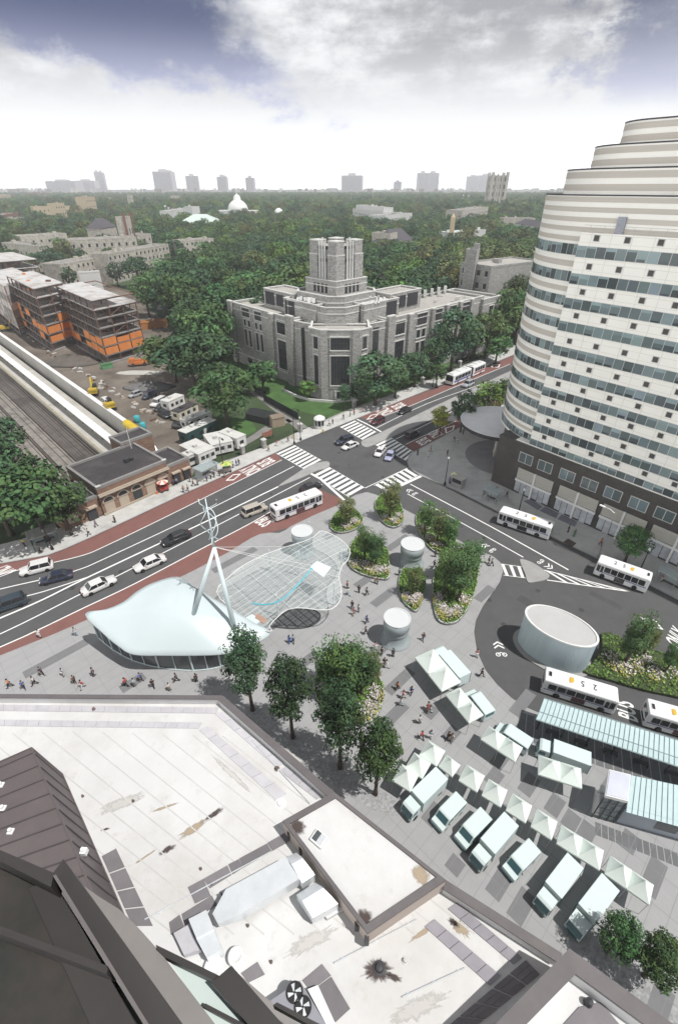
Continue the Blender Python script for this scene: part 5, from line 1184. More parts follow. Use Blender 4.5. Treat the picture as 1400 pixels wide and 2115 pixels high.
# trailers
m_trail = stains(M('trailer_white', (0.62, 0.62, 0.60), 0.6, 0.05, .5), (.40, .39, .36), .5, .55, .8, (1, 1, .3), .5); m_trgreen = M('trailer_green', (0.028, 0.065, 0.062), 0.5, .1, .5); m_trroof = stains(M('trailer_roof', (0.52, 0.52, 0.50), 0.8, 0.12, .6), (.3, .29, .28), .4, .5, .75)
def trailer(label, a, b, wdt, h, body=None, roof=None, name='site_trailer'):
    "a-b: lower edge of the long side facing the viewer"
    A, B = P(*a), P(*b); d = unit(sub(B, A)); ln = math.dist(A, B); t = thing(name, label, 'trailer', (A[0], A[1], 0), ang(d)); s = 1 if -d[1]*0+d[0] > 0 else -1
    y0, y1 = (0, wdt) if s > 0 else (-wdt, 0)
    q = MB(); q.box(0, ln, y0, y1, .55, h, 0); q.build('body', [body or m_trail], t)
    q = MB(); q.box(-.08, ln+.08, y0-.08, y1+.08, h, h+.14, 0); q.box(ln*.3, ln*.3+.9, (y0+y1)/2-.4, (y0+y1)/2+.5, h+.14, h+.7, 0); q.build('roof', [roof or m_trroof], t)
    q = MB(); q.box(.3, ln-.3, y0+.3, y1-.3, 0, .55); q.build('skirt', [m_dark], t)
    yf = y0 if s > 0 else y1; e = -.05*s
    for fx in (.14, .42, .72):
        q = MB(); q.box(ln*fx, ln*fx+1.0, min(yf, yf+e), max(yf, yf+e), 1.5, 2.4, 0); q.build('window', [m_pane], t)
    q = MB(); q.box(ln*.56, ln*.56+.9, min(yf, yf+e), max(yf, yf+e), .6, 2.6); q.build('door', [M('trailer_door', (.5, .5, .5))], t)
    for xx, ex in ((0, -.05), (ln, .05)):
        q = MB(); q.box(min(xx, xx+ex), max(xx, xx+ex), (y0+y1)/2-.6, (y0+y1)/2+.6, 1.5, 2.4); q.build('window', [m_pane], t)
trailer('white site trailer with a step, nearest the station wall', (391, 968), (417, 957), 2.6, 3.0)
trailer('white site trailer with stained roof, second from the station wall', (414, 965), (448, 950), 7.5, 3.2)
trailer('white site trailer with roof units, third from the station wall', (441, 945), (484, 935), 7.0, 3.1)
trailer('long white site trailer with a grey roof by the fence corner', (455, 917), (492, 932), 3.0, 3.3)
trailer('dark green site trailer with a pale roof', (389, 922), (450, 893), 3.0, 3.5, m_trgreen)
trailer('white site trailer with a faded blue roof behind the dark green one', (388, 893), (440, 872), 2.6, 3.0)
trailer('cream site trailer with a black and brown roof', (373, 874), (412, 855), 3.0, 3.0, M('trailer_cream', (.55, .52, .42), .6), m_tar)
trailer('white site trailer at the far end of the trailer row', (352, 853), (384, 838), 3.2, 3.2)
# yellow tanks
tk = P(278, 893); ty = thing('yellow_tank', 'bright yellow ribbed tank lying along the concrete wall', 'tank', (tk[0], tk[1], 0), ang(TD)); q = MB()
prof = []
for i in range(25): x = -4.6+i*9.2/24; prof.append([(x, (1.15+.12*(i % 4 == 0))*math.cos(2*math.pi*k/14)*(.75 if i in (0, 24) else 1), 1.2+(1.1+.12*(i % 4 == 0))*math.sin(2*math.pi*k/14)*(.75 if i in (0, 24) else 1)) for k in range(14)])
q.loft(prof); q.build('tank_body', [M('yellow_plastic', (.55, .40, .035), .45, .1)], ty, True); q = MB()
for x in (-3, 0, 3): q.box(x-.3, x+.3, -1.1, 1.1, 0, .4)
q.build('cradle', [m_steel], ty)
for c, lab in (((285, 872), 'turquoise barrel standing behind the yellow tank, farther one'), ((297, 886), 'turquoise barrel standing behind the yellow tank, nearer one')):
    b = P(*c); q = MB(); q.lathe([(.7, 0), (.8, .3), (.8, 1.7), (.6, 1.9), (.3, 1.95)], 14); tag(q.build('barrel', [M('turquoise_plastic', (.05, .33, .37), .5)], None, True, (b[0], b[1], 0)), lab, 'barrel')
# orange lift and yellow excavators
def digger(name, label, c, rot, col, boom=True):
    b = P(*c); t = thing(name, label, 'construction machine', (b[0], b[1], 0), rot); mc = M(name+'_paint', col, .5, .1)
    q = MB(); q.box(-2.2, 2.2, -1.3, -.7, 0, .9); q.box(-2.2, 2.2, .7, 1.3, 0, .9); q.build('track', [m_dark], t)
    q = MB(); q.box(-2.0, 1.6, -1.2, 1.2, .95, 1.9); q.box(-2.2, -.6, -1.2, 1.2, 1.9, 2.4); q.build('body', [mc], t)
    q = MB(); q.box(.2, 1.5, -1.15, 0, 1.9, 3.1); q.build('cab', [m_win], t)
    if boom: q = MB(); q.tube([(1.2, .4, 1.8), (3.4, .4, 4.4), (5.6, .4, 3.0), (5.8, .4, .8)], [.3, .3, .22, .18], 5); q.box(5.3, 6.4, -.1, .9, .2, 1.1); q.build('boom', [mc], t)
digger('excavator', 'yellow excavator standing by the third frame building', (14, 683), .6, (.45, .32, .04)); digger('excavator', 'yellow excavator in the middle of the bare site by the wall', (196, 815), 1.9, (.36, .27, .06)); digger('excavator', 'small yellow loader near the concrete wall behind the white van', (228, 845), 2.3, (.36, .27, .06), False)
b = P(288, 755); t = thing('telescopic_lift', 'orange telescopic lift parked before the nearest steel frame', 'construction machine', (b[0], b[1], 0), .35); mo = M('lift_orange', (.50, .17, .05), .5)
q = MB(); q.box(-3, 3, -1.1, 1.1, .7, 1.6); q.box(-3.4, 3.6, -.45, .45, 1.6, 2.3); q.box(-2.8, -1.2, -1.1, 1.1, 1.6, 2.8); q.build('body', [mo], t); q = MB()
for i in range(4): q.box(3.2, 4.6, -1+.6*i, -.9+.6*i, 1.2, 2.4)
q.build('basket', [mo], t)
for x in (-2, 2):
    for y in (-1.15, 1.15): q = MB(); q.X = Matrix.Translation((x, y, .65)) @ Matrix.Rotation(math.pi/2, 4, 'X'); q.lathe([(.65, -.2), (.65, .2)], 14); q.build('wheel', [m_dark], t)
# orange container behind the frame, small shed
for lab, c, sx, sy, h, col, nm, r_ in (('orange brown container among the trees behind the steel frames', (318, 676), 6, 2.4, 2.8, (.45, .19, .05), 'container', .5), ('green and yellow skip at the corner of the nearest steel frame', (222, 760), 1.8, 1.2, 1.5, (.10, .25, .12), 'skip', .7), ('small grey shed with a pitched roof on the campus lawn edge', (370, 700), 2.6, 2.2, 2.6, (.33, .31, .28), 'shed', .4), ('low wooden kiosk beside the tarpaulin near the fence', (572, 878), 1.8, 1.4, 2.6, (.3, .24, .18), 'kiosk', .5), ('dark tarpaulin covered stack near the campus fence', (545, 868), 4.5, 2.2, 2.0, (.035, .04, .042), 'covered_stack', -.5)):
    b = P(*c); t = thing(nm, lab, nm.replace('_', ' '), (b[0], b[1], 0), r_); q = MB(); q.box(-sx, sx, -sy, sy, 0, h); q.build('body', [M(nm+'_paint', col, .7, .15)], t); q = MB()
    q.add([(-sx-.1, -sy-.15, h), (sx+.1, -sy-.15, h), (sx+.1, sy+.15, h), (-sx-.1, sy+.15, h), (-sx-.1, 0, h+.7), (sx+.1, 0, h+.7)], [(0, 1, 5, 4), (2, 3, 4, 5), (0, 4, 3), (1, 2, 5), (3, 2, 1, 0)]) if nm != 'skip' else q.box(-sx-.1, sx+.1, -sy-.1, sy+.1, h, h+.15)
    q.build('roof' if nm != 'skip' else 'rim', [M(nm+'_top', tuple(c_*.6 for c_ in col), .7)], t)
# ---------------------------------------------------------------- fences, lamps, shelters
m_iron = M('black_iron', (0.018, 0.018, 0.019), 0.5, 0.1, 1); m_green = M('dark_green_metal', (0.02, 0.06, 0.045), 0.5, 0.1, 1)
def fence(label, pts, h=1.7, mesh=None, pillar=None, name='fence', gap=.22):
    w = PL(pts, 0); t = thing(name, label, 'fence', (w[0][0], w[0][1], 0)); o = w[0]; q = MB()
    for a, b in zip(w[:-1], w[1:]):
        a, b = sub(a, o), sub(b, o); n = max(1, int(math.dist(a, b)/(2.4 if mesh else gap)))
        for z in ((.25, h-.15) if not mesh else (.1, h)): q.tube([(*a, z), (*b, z)], .035, 4)
        for i in range(n+1): p = mix(a, b, i/n); q.tube([(*p, 0), (*p, h)], .02 if not mesh else .04, 3)
    q.build('railing', [m_iron], t)
    if mesh:
        q = MB()
        for a, b in zip(w[:-1], w[1:]): a, b = sub(a, o), sub(b, o); L_, R_ = strip([a, b], .05); q.prism([L_[0], R_[0], R_[1], L_[1]], .15, h-.05)
        q.build('screen', [mesh], t)
    return t
fence('black iron railing along the pavement behind the station trailers', [(470, 953), (502, 940), (546, 924), (600, 902)], 1.8)
fence('black iron railing along the avenue from the gatehouse past the library', [(668, 873), (700, 857), (740, 841), (808, 818), (848, 801), (918, 773), (989, 744), (1040, 724)], 1.7, gap=.5)
fence('dark green screened fence along the campus path', [(545, 828), (580, 848), (616, 868)], 2.2, M('dark_screen', (.022, .026, .027), .9), None, 'screened_fence')
fence('dark screened fence beside the site track left of the library', [(470, 760), (500, 790), (545, 822)], 2.0, M('dark_screen', (.022, .026, .027)), None, 'screened_fence')
def pillar(label, c, h=2.3, s=.45):
    b = P(*c); t = thing('stone_pillar', label, 'pillar', (b[0], b[1], 0), ang(A2), 'stone fence pillars'); q = MB(); q.box(-s, s, -s, s, 0, h); q.build('shaft', [m_stone], t); q = MB(); q.box(-s-.12, s+.12, -s-.12, s+.12, h, h+.25); q.lathe([(s, h+.25), (.05, h+.65)], 4, rot=math.pi/4); q.build('cap', [m_trim], t)
for lab, c in (('stone fence pillar beside the white trailer corner', (502, 939)), ('stone fence pillar next to the flower seller pavement', (546, 926)), ('stone gate pillar by the campus gate, on the station side', (620, 893)), ('stone pillar at the avenue crossing corner of the lawn', (731, 842)), ('stone pillar in the railing beside the second avenue lamp', (871, 795)), ('stone pillar in the railing beside the articulated bus', (948, 760))): pillar(lab, c)
gb = P(660, 884); gh = thing('gatehouse', 'small white domed gatehouse booth at the campus gate', 'kiosk', (gb[0], gb[1], 0), .4); q = MB(); q.lathe([(1.35, 0), (1.35, .9)], 8); q.build('base', [m_trim], gh); q = MB(); q.lathe([(1.25, .9), (1.25, 2.6)], 8); q.build('glazing', [m_win], gh)
q = MB(); q.lathe([(1.6, 2.6), (1.6, 2.85), (1.2, 3.25), (.5, 3.6), (.05, 3.8)], 8); q.build('roof', [m_wht], gh); q = MB()
for k in range(8): a = k*math.pi/4; q.tube([(1.33*math.cos(a), 1.33*math.sin(a), .9), (1.33*math.cos(a), 1.33*math.sin(a), 2.65)], .09, 4)
q.build('column', [m_wht], gh)
# lamps
def lamp(label, c, h=8.5, kind='cobra', rot=0.0, group='street lamps'):
    b = P(*c); t = thing('street_lamp', label, 'street lamp', (b[0], b[1], .0), rot, group); q = MB(); q.lathe([(.28, .1), (.24, .7), (.1, 1.0)], 8); q.tube([(0, 0, .9), (0, 0, h)], [.1, .07], 6); q.build('pole', [m_iron if kind != 'grey' else m_rail], t)
    q = MB()
    if kind == 'globe':
        q.lathe([(.08, h), (.18, h+.15), (.2, h+.3), (.12, h+.5), (.03, h+.55)], 10)
    else:
        q.tube([(0, 0, h-.05), (.9, 0, h+.35), (2.0, 0, h+.4)], .05, 5); q.box(1.7, 2.6, -.16, .16, h+.3, h+.46)
    q.build('lamp_head', [m_wht if kind != 'cobra' else m_iron], t)
for lab, c, h, k, r_ in (('black lamp post between the white trailers and the bus shelter', (464, 978), 9, 'cobra', -1.0), ('black lamp post at the crossing corner by the campus gate', (608, 918), 9.5, 'cobra', -.8), ('dark signal post at the corner near the gatehouse', (621, 910), 6, 'globe', 0), ('black lamp post before the green shelter', (110, 1136), 8, 'cobra', -1.0), ('black globe lamp on the avenue pavement before the library', (893, 800), 5.5, 'globe', 0), ('grey lamp post with a long arm beside the round street tree', (1233, 1152), 9.5, 'grey', 2.3), ('thin grey post on the pavement near the second bus stop bus', (1068, 1067), 6, 'globe', 0), ('thin post at the forecourt corner beside the food cart', (918, 1003), 6.5, 'globe', 0), ('slim post on the pavement behind the round street tree', (1317, 1185), 5, 'globe', 0)): lamp(lab, c, h, k, r_)
# bus shelters and newsstand
m_clear = M('shelter_glass', (0.45, 0.52, 0.53), 0.08, 0.05, 1, spec=.6, alpha=.45)
def shelter(label, a, b, dep=1.7, h=2.6, roofm=None, fm=None, name='bus_shelter'):
    A, B = P(*a, .13), P(*b, .13); d = unit(sub(B, A)); ln = math.dist(A, B); t = thing(name, label, 'bus shelter', (A[0], A[1], .13), ang(d)); q = MB()
    for x in (0.1, ln/2, ln-.1):
        for y in (.1, dep-.1): q.tube([(x, y, 0), (x, y, h)], .06, 5)
    q.build('post', [fm or m_rail], t); q = MB(); q.box(-.3, ln+.3, -.35, dep+.25, h, h+.14); 
    for i in range(int(ln/1.0)+1): q.box(i*1.0-.03, i*1.0+.03, -.37, dep+.27, h+.14, h+.18)
    q.build('roof', [roofm or m_clear], t); q = MB(); q.box(0, ln, dep-.06, dep-.02, .3, h-.2); q.box(-.02, .02, .2, dep-.1, .3, h-.2); q.box(ln-.02, ln+.02, .2, dep-.1, .3, h-.2); q.build('glass_wall', [m_clear], t)
    q = MB(); q.box(.6, ln-.6, dep-.7, dep-.3, .42, .5); q.build('bench', [m_dark], t); return t
shelter('glass bus shelter crowded with people between the station and the trailers', (421, 996), (452, 979), 2.6, 2.7)
shelter('dark green newsstand shelter with a ribbed grey roof under the trees', (73, 1140), (127, 1122), 2.6, 2.8, M('ribbed_roof', (.30, .30, .28), .7, .2, 2), m_green, 'newsstand')
shelter('glass bus shelter on the tower pavement behind the last bus stop bus', (1350, 1203), (1420, 1239), 1.6, 2.6)
shelter('small glass bus shelter on the tower pavement before the shopfronts', (993, 1030), (1021, 1042), 1.8, 2.5)
# food carts with umbrellas
def cart(label, c, rot, ucol, body, big=1.0):
    b = P(*c, .13); t = thing('food_cart', label, 'food cart', (b[0], b[1], .13), rot); q = MB(); q.box(-.9, .9, -.5, .5, .45, 1.25); q.box(-.95, .95, -.55, .55, 1.25, 1.32); q.build('body', [body], t)
    for x in (-.6, .6):
        for y in (-.5, .5): q = MB(); q.X = Matrix.Translation((x, y, .25)) @ Matrix.Rotation(math.pi/2, 4, 'X'); q.lathe([(.25, -.05), (.25, .05)], 12); q.build('wheel', [m_dark], t)
    q = MB(); q.tube([(0, 0, 1.3), (0, 0, 2.5)], .03, 5); q.build('umbrella_pole', [m_rail], t); q = MB(); n = 8; V = [(0, 0, 2.75*1.0)]+[(1.35*big*math.cos(2*math.pi*k/n), 1.35*big*math.sin(2*math.pi*k/n), 2.2) for k in range(n)]
    q.add(V, [(0, 1+k, 1+(k+1) % n) for k in range(n)]); q.m = [k % 2 for k in range(n)]; q.build('umbrella', [M('umbrella_'+str(int(ucol[0][0]*99)), ucol[0], .7), M('umbrellb_'+str(int(ucol[1][1]*99)), ucol[1], .7)], t)
cart('food cart under a yellow and green umbrella by the bus shelter crowd', (470, 975), .6, ((.55, .52, .12), (.25, .42, .12)), m_rail)
cart('food cart under a red and white umbrella at the station doors', (340, 1014), .7, ((.6, .2, .15), (.7, .68, .62)), M('cart_red', (.35, .06, .05)), .9)
cart('steel food cart with a pale yellow umbrella on the tower pavement', (936, 998), -.7, ((.62, .6, .25), (.7, .7, .5)), m_rail, .7)
b = P(945, 1004, .13); t = thing('vending_kiosk', 'grey steel street kiosk beside the pale yellow umbrella', 'kiosk', (b[0], b[1], .13), -.8); q = MB(); q.box(-1.3, 1.3, -.8, .8, .1, 2.3); q.build('body', [m_rail], t); q = MB(); q.box(-1.5, 1.5, -1.1, 1.0, 2.3, 2.45); q.build('roof', [m_conc], t); q = MB(); q.box(-1.1, 1.1, -.86, -.78, 1.1, 2.0); q.build('counter_window', [m_pane], t)
# bench sign and red crate by the fence, tar barrel and cone
b = P(554, 908); t = thing('notice_board', 'red framed notice board on posts behind the black railing', 'sign', (b[0], b[1], 0), ang(A2)); q = MB(); q.tube([(-1.6, 0, 0), (-1.6, 0, 2.4)], .07, 5); q.tube([(1.6, 0, 0), (1.6, 0, 2.4)], .07, 5); q.build('post', [m_iron], t); q = MB()
for z in (1.0, 1.5, 2.0): q.box(-1.6, 1.6, -.05, .05, z, z+.3)
q.build('board', [M('board_red', (.30, .10, .08), .8)], t)
b = P(325, 1020, .13); q = MB(); q.box(-.25, .25, -.25, .25, 0, .05); q.lathe([(.2, .05), (.06, .75), (.02, .8)], 10); tag(q.build('traffic_cone', [M('cone_orange', (.6, .16, .04))], None, False, (b[0], b[1], .13)), 'orange traffic cone on the pavement before the station arches', 'traffic cone')
for lab, c in (('yellow hydrant post at the crossing corner by the gatehouse', (667, 893)), ('yellow post beside the dark signal post at the campus gate', (604, 905))):
    b = P(*c, .13); q = MB(); q.lathe([(.2, 0), (.16, .1), (.16, .7), (.22, .75), (.1, .95)], 10); tag(q.build('hydrant', [M('hydrant_yellow', (.55, .38, .04))], None, True, (b[0], b[1], .13)), lab, 'hydrant')
b = P(1063, 1060, .13)
# round balustrade line across the forecourt
pts = PL([(893, 1005), (950, 965), (975, 950), (1000, 938)], .13)
# ---------------------------------------------------------------- plaza pavilion, mast, glass net, vents, planters, tents
m_shell = M('shell_roof', (0.52, 0.595, 0.615), 0.35, 0.03, 0.2, spec=0.5); m_paleblue = M('pale_blue_metal', (0.60, 0.70, 0.72), 0.4, 0.05, 0.5, spec=.5)
m_curtain = M('dark_curtain_glass', (0.075, 0.085, 0.092), 0.15, 0.15, .5, spec=.6)
PZ = 0.13
pav = thing('shell_pavilion', 'white swooping shell roofed pavilion with a curved glass wall', 'pavilion', (*P(350, 1300, PZ), PZ)); po = pav.location
rim = [(176, 1268, 6.2), (220, 1258, 6.6), (255, 1243, 6.9), (285, 1220, 7.2), (320, 1202, 7.3), (367, 1191, 7.0), (403, 1212, 6.8), (440, 1235, 6.2), (485, 1262, 5.4), (525, 1286, 4.7), (558, 1305, 4.2), (530, 1326, 4.0), (495, 1341, 3.9), (455, 1350, 4.0), (400, 1352, 4.1), (340, 1352, 4.2), (275, 1350, 4.3), (243, 1332, 4.7), (212, 1306, 5.3)]
rimw = [Vector((*P(u, v, z), z)) for u, v, z in rim]
loopw = [Vector(p) for p in smoothloop([tuple(p) for p in rimw], 4)]
# keep the pointed tips and the straight east edge sharp
cen = sum(rimw, Vector())/len(rimw); cen.z = 7.6
q = MB(); NR = 10; rings = []
for k in range(NR+1):
    t = 1-k/NR; ring = []
    for p in loopw:
        b = cen.lerp(p, t); z = p.z*t+cen.z*(1-t)+0.55*math.sin(math.pi*t)*(0.5+0.5*math.sin((b.x-po.x)*.35)); ring.append((b.x-po.x, b.y-po.y, z-po.z))
    rings.append(ring)
n = len(loopw)
low = [(x, y, z-.22) for x, y, z in rings[0]]
q.loft([low]+rings[:-1], 0, False)
c0 = (cen.x-po.x, cen.y-po.y, rings[-1][0][2]); o0 = len(q.v); q.v.append(c0); base = len(q.v)-1-n
for j in range(n): q.f.append((base+j, base+(j+1) % n, o0)); q.m.append(0); q.c.append((1, 1, 1))
under = [(x*.98, y*.98, z-.25) for x, y, z in rings[3]]; q.loft([under, low], 0, False); q.add(under, [tuple(range(n))[::-1]])
q.build('roof_shell', [m_shell], pav, True)
gl = smoothline(PL([(205, 1318), (235, 1342), (275, 1364), (330, 1379), (400, 1385), (457, 1377), (505, 1358)], PZ), 4); glw = [(x-po.x, y-po.y) for x, y in gl]
back = [(v_.x-po.x, v_.y-po.y) for v_ in (rimw[i_].lerp(cen, .45) for i_ in (10, 8, 6, 5, 3, 1))]
q = MB(); m_ = len(glw)
for i in range(m_-1):
    a, b = glw[i], glw[i+1]; q.quad((*a, 0), (*b, 0), (*b, 3.95), (*a, 3.95), 0)
q.build('glass_wall', [m_curtain], pav)
q = MB()
for a, b in zip([glw[-1]]+back, back+[glw[0]]): q.quad((*a, 0), (*b, 0), (*b, 4.2), (*a, 4.2), 0)
q.build('back_wall', [m_curtain], pav)
for i in range(0, m_, 2):
    q = MB(); x, y = glw[i]; q.tube([(x, y-.06, 0), (x, y-.06, 4.0)], .11 if i % 4 == 0 else .06, 6); q.build('mullion', [m_paleblue], pav)
q = MB(); q.tube([(x, y-.08, .15) for x, y in glw], .07, 5); q.tube([(x, y-.08, 3.3) for x, y in glw], .05, 5); q.build('wall_rail', [m_paleblue], pav)
# mast
AP = Vector((*P(443, 1130, 16.0), 16.0)); f1 = Vector((*P(400, 1270, 6.9), 6.9)); f2 = Vector((*P(484, 1297, 5.4), 5.4))
ms = thing('mast_sculpture', 'tall white two legged mast with a twisted open loop finial over the pavilion', 'mast', tuple(f1)); mo_ = f1
def V3(p): return tuple(Vector(p)-mo_)
for f in (f1, f2): q = MB(); q.tube([V3(f), V3(f.lerp(AP, .5)), V3(AP)], [.34, .30, .2], 10); q.build('leg', [m_paleblue], ms, True)
topz = zv((AP.x, AP.y), 1030); q = MB(); q.tube([V3(AP+Vector((0, 0, -.8))), V3((AP.x, AP.y, topz))], [.16, .06], 8); q.build('spire', [m_paleblue], ms, True)
q = MB(); zs = zv((AP.x, AP.y), 1112); ze = zv((AP.x, AP.y), 1048)
for k in range(3):
    pts = []
    for i in range(25):
        t = i/24; a = k*2*math.pi/3+t*2.6; r = 1.05*math.sin(math.pi*min(1, t*1.0))**.7+.05; pts.append(V3((AP.x+r*math.cos(a), AP.y+r*math.sin(a), zs+(ze-zs)*t)))
    q.tube(pts, .06, 6)
q.build('twisted_loop', [m_paleblue], ms, True)
q = MB()
for k in range(3):
    a = k*2*math.pi/3+.5; zc = ze-.2; q.tube([V3((AP.x, AP.y, zc)), V3((AP.x+1.2*math.cos(a), AP.y+1.2*math.sin(a), zc+.35)), V3((AP.x+1.25*math.cos(a), AP.y+1.25*math.sin(a), zc-.6+1.6))], .05, 5)
    q.tube([V3((AP.x, AP.y, zs+.3)), V3((AP.x+.8*math.cos(a), AP.y+.8*math.sin(a), zs-.5))], .06, 5)
q.build('prong', [m_paleblue], ms, True)
q = MB()
for p in ((590, 1129, 5.2), (655, 1170, 5.2), (700, 1192, 5)): q.tube([V3(AP), V3((*P(*p), p[2]))], .035, 5)
q.build('stay_cable', [m_wht], ms)
# glass net canopy
m_gl = M('pale_canopy_glass', (0.62, 0.72, 0.72), 0.12, 0.05, 0.5, spec=.5, alpha=.2); m_rib = M('canopy_rib', (0.55, 0.58, 0.59), 0.4, 0.05, 1)
net = thing('glass_net_canopy', 'wavy transparent glass canopy on a white net of ribs beside the pavilion', 'canopy', (*P(600, 1200, PZ), PZ)); no = net.location
outl = [(562, 1300), (556, 1290), (575, 1270), (595, 1258), (620, 1256), (656, 1259), (685, 1255), (703, 1235), (704, 1212), (700, 1193), (706, 1172), (718, 1158), (722, 1135), (700, 1112), (665, 1098), (652, 1110), (628, 1124), (590, 1134), (550, 1145), (510, 1163), (478, 1186), (447, 1220), (486, 1255), (525, 1282), (548, 1300)]
def nz(x, y): return 4.7+.45*math.sin(.33*(x-no.x)+.5)+.4*math.cos(.28*(y-no.y))
no_pts = smoothloop(PL(outl, 4.7), 3); netpoly = ccw(no_pts)
q = MB(); mnx = min(p[0] for p in netpoly); mxx = max(p[0] for p in netpoly); mny = min(p[1] for p in netpoly); mxy = max(p[1] for p in netpoly)
def clipline(p, d, poly):
    ts = []
    for i in range(len(poly)):
        a, b = poly[i-1], poly[i]; e = sub(b, a); den = d[0]*e[1]-d[1]*e[0]
        if abs(den) < 1e-9: continue
        w_ = sub(a, p); t = (w_[0]*e[1]-w_[1]*e[0])/den; s = (w_[0]*d[1]-w_[1]*d[0])/den
        if 0 <= s < 1: ts.append(t)
    ts.sort(); return list(zip(ts[::2], ts[1::2]))
pane_d = A2; pane_n = B2; cc = (no.x, no.y)
def curved(mb, p, d, r_, mi=0):
    for t0, t1 in clipline(p, d, netpoly):
        if t1-t0 < .6: continue
        k = max(2, int((t1-t0)/1.5)); mb.tube([(p[0]+d[0]*t-no.x, p[1]+d[1]*t-no.y, nz(p[0]+d[0]*t, p[1]+d[1]*t)-no.z) for t in [t0+(t1-t0)*i/k for i in range(k+1)]], r_, 4, mi)
# glazing: strips between cross lines
g_ = MB(); st_ = 1.0
x = -32.0
while x < 32:
    p = along(cc, pane_n, x+st_/2)
    for t0, t1 in clipline(p, pane_d, netpoly):
        k = max(1, int((t1-t0)/1.5))
        for i in range(k):
            ta, tb_ = t0+(t1-t0)*i/k, t0+(t1-t0)*(i+1)/k; c4 = []
            for t, s in ((ta, -st_/2), (tb_, -st_/2), (tb_, st_/2), (ta, st_/2)):
                X, Y = along(along(p, pane_d, t), pane_n, s); c4.append((X-no.x, Y-no.y, nz(X, Y)-no.z+.05))
            g_.quad(*c4)
    x += st_
g_.build('glazing', [m_gl], net)
q = MB()
for i in range(-30, 31): curved(q, along(cc, pane_n, i*.9), pane_d, .028 if i % 5 else .055)
q.build('long_rib', [m_rib], net); q = MB()
for i in range(-16, 17): curved(q, along(cc, pane_d, i*1.6), pane_n, .025 if i % 2 else .05)
q.build('cross_rib', [m_rib], net)
q = MB(); q.tube([(x-no.x, y-no.y, nz(x, y)-no.z) for x, y in netpoly], .07, 6, 0, True); q.build('edge_tube', [m_wht], net)
q = MB(); line = smoothline(PL([(520, 1240), (548, 1245), (578, 1240), (605, 1222), (628, 1200), (645, 1182)], 4.7), 4); q.tube([(x-no.x, y-no.y, nz(x, y)-no.z+.14) for x, y in line], .11, 5); q.build('blue_tube', [M('cyan_tube', (.12, .48, .58), .4)], net)
for pts, m__ in (([(640, 1180), (655, 1168), (684, 1178), (668, 1198)], m_paleblue), ([(500, 1272), (520, 1262), (540, 1276), (522, 1290)], m_paleblue), ([(518, 1266), (532, 1262), (552, 1277), (545, 1285)], M('copper_panel', (.40, .26, .20), .6))):
    q = MB(); q.slab([(x-no.x, y-no.y, nz(x, y)-no.z+.16) for x, y in PL(pts, 4.7)], .05); q.build('roof_panel', [m__], net)
for u, v in ((640, 1120), (705, 1180), (690, 1250), (575, 1272), (560, 1180), (620, 1190)):
    x, y = P(u, v, PZ); q = MB(); q.tube([(x-no.x, y-no.y, 0), (x-no.x, y-no.y, nz(x, y)-no.z)], .12, 6); q.build('post', [m_paleblue], net)
# sunken grille under the canopy edge
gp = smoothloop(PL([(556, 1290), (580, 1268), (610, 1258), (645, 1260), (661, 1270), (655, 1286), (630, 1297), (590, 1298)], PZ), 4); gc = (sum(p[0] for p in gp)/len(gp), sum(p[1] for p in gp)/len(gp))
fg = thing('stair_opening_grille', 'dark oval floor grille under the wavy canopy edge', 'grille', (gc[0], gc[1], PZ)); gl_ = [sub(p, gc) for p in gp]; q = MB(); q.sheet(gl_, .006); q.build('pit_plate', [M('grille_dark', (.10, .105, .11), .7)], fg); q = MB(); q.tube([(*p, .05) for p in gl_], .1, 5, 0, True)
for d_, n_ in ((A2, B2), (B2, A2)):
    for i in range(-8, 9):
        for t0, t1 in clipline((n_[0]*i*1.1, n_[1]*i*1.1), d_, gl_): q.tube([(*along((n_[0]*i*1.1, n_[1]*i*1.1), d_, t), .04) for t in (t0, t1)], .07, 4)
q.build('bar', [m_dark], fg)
# cylindrical vents
m_vent = M('vent_metal', (0.27, 0.31, 0.32), 0.45, 0.06, .6, spec=.5, stretch=(1, 1, .2)); m_vtop = M('vent_lid', (0.55, 0.57, 0.58), 0.6, .05, .4)
def vent(label, base, r, h):
    t = thing('ventilation_drum', label, 'vent', (base[0], base[1], PZ), 0, 'round ventilation drums on the plaza'); q = MB(); q.lathe([(r*1.25, 0), (r*1.25, .12), (r, .14), (r, h*.3), (r*.94, h*.34), (r*.94, h*.42), (r, h*.46), (r, h*.56), (r*.96, h*.58), (r*.96, h*.6), (r*1.06, h*.64), (r*1.06, h)], 48); q.build('drum', [m_vent], t, True)
    q = MB(); q.lathe([(r*1.065, h+.004), (r*1.08, h+.12), (r*.99, h+.13), (r*.97, h+.05), (.02, h+.06)], 48, caps=False); q.build('lid', [m_vtop], t)
v1 = P(624, 1098, 4.6); vent('grey ventilation drum with a pale lid between the canopy corner and the bus', v1, 1.75, 4.6)
v2 = P(852, 1125, 4.2); vent('grey ventilation drum standing between the planted beds near the crossing', v2, 1.85, 4.2)
v3 = P(820, 1278, 4.4); vent('grey ventilation drum standing alone on the open plaza', v3, 1.75, 4.4)
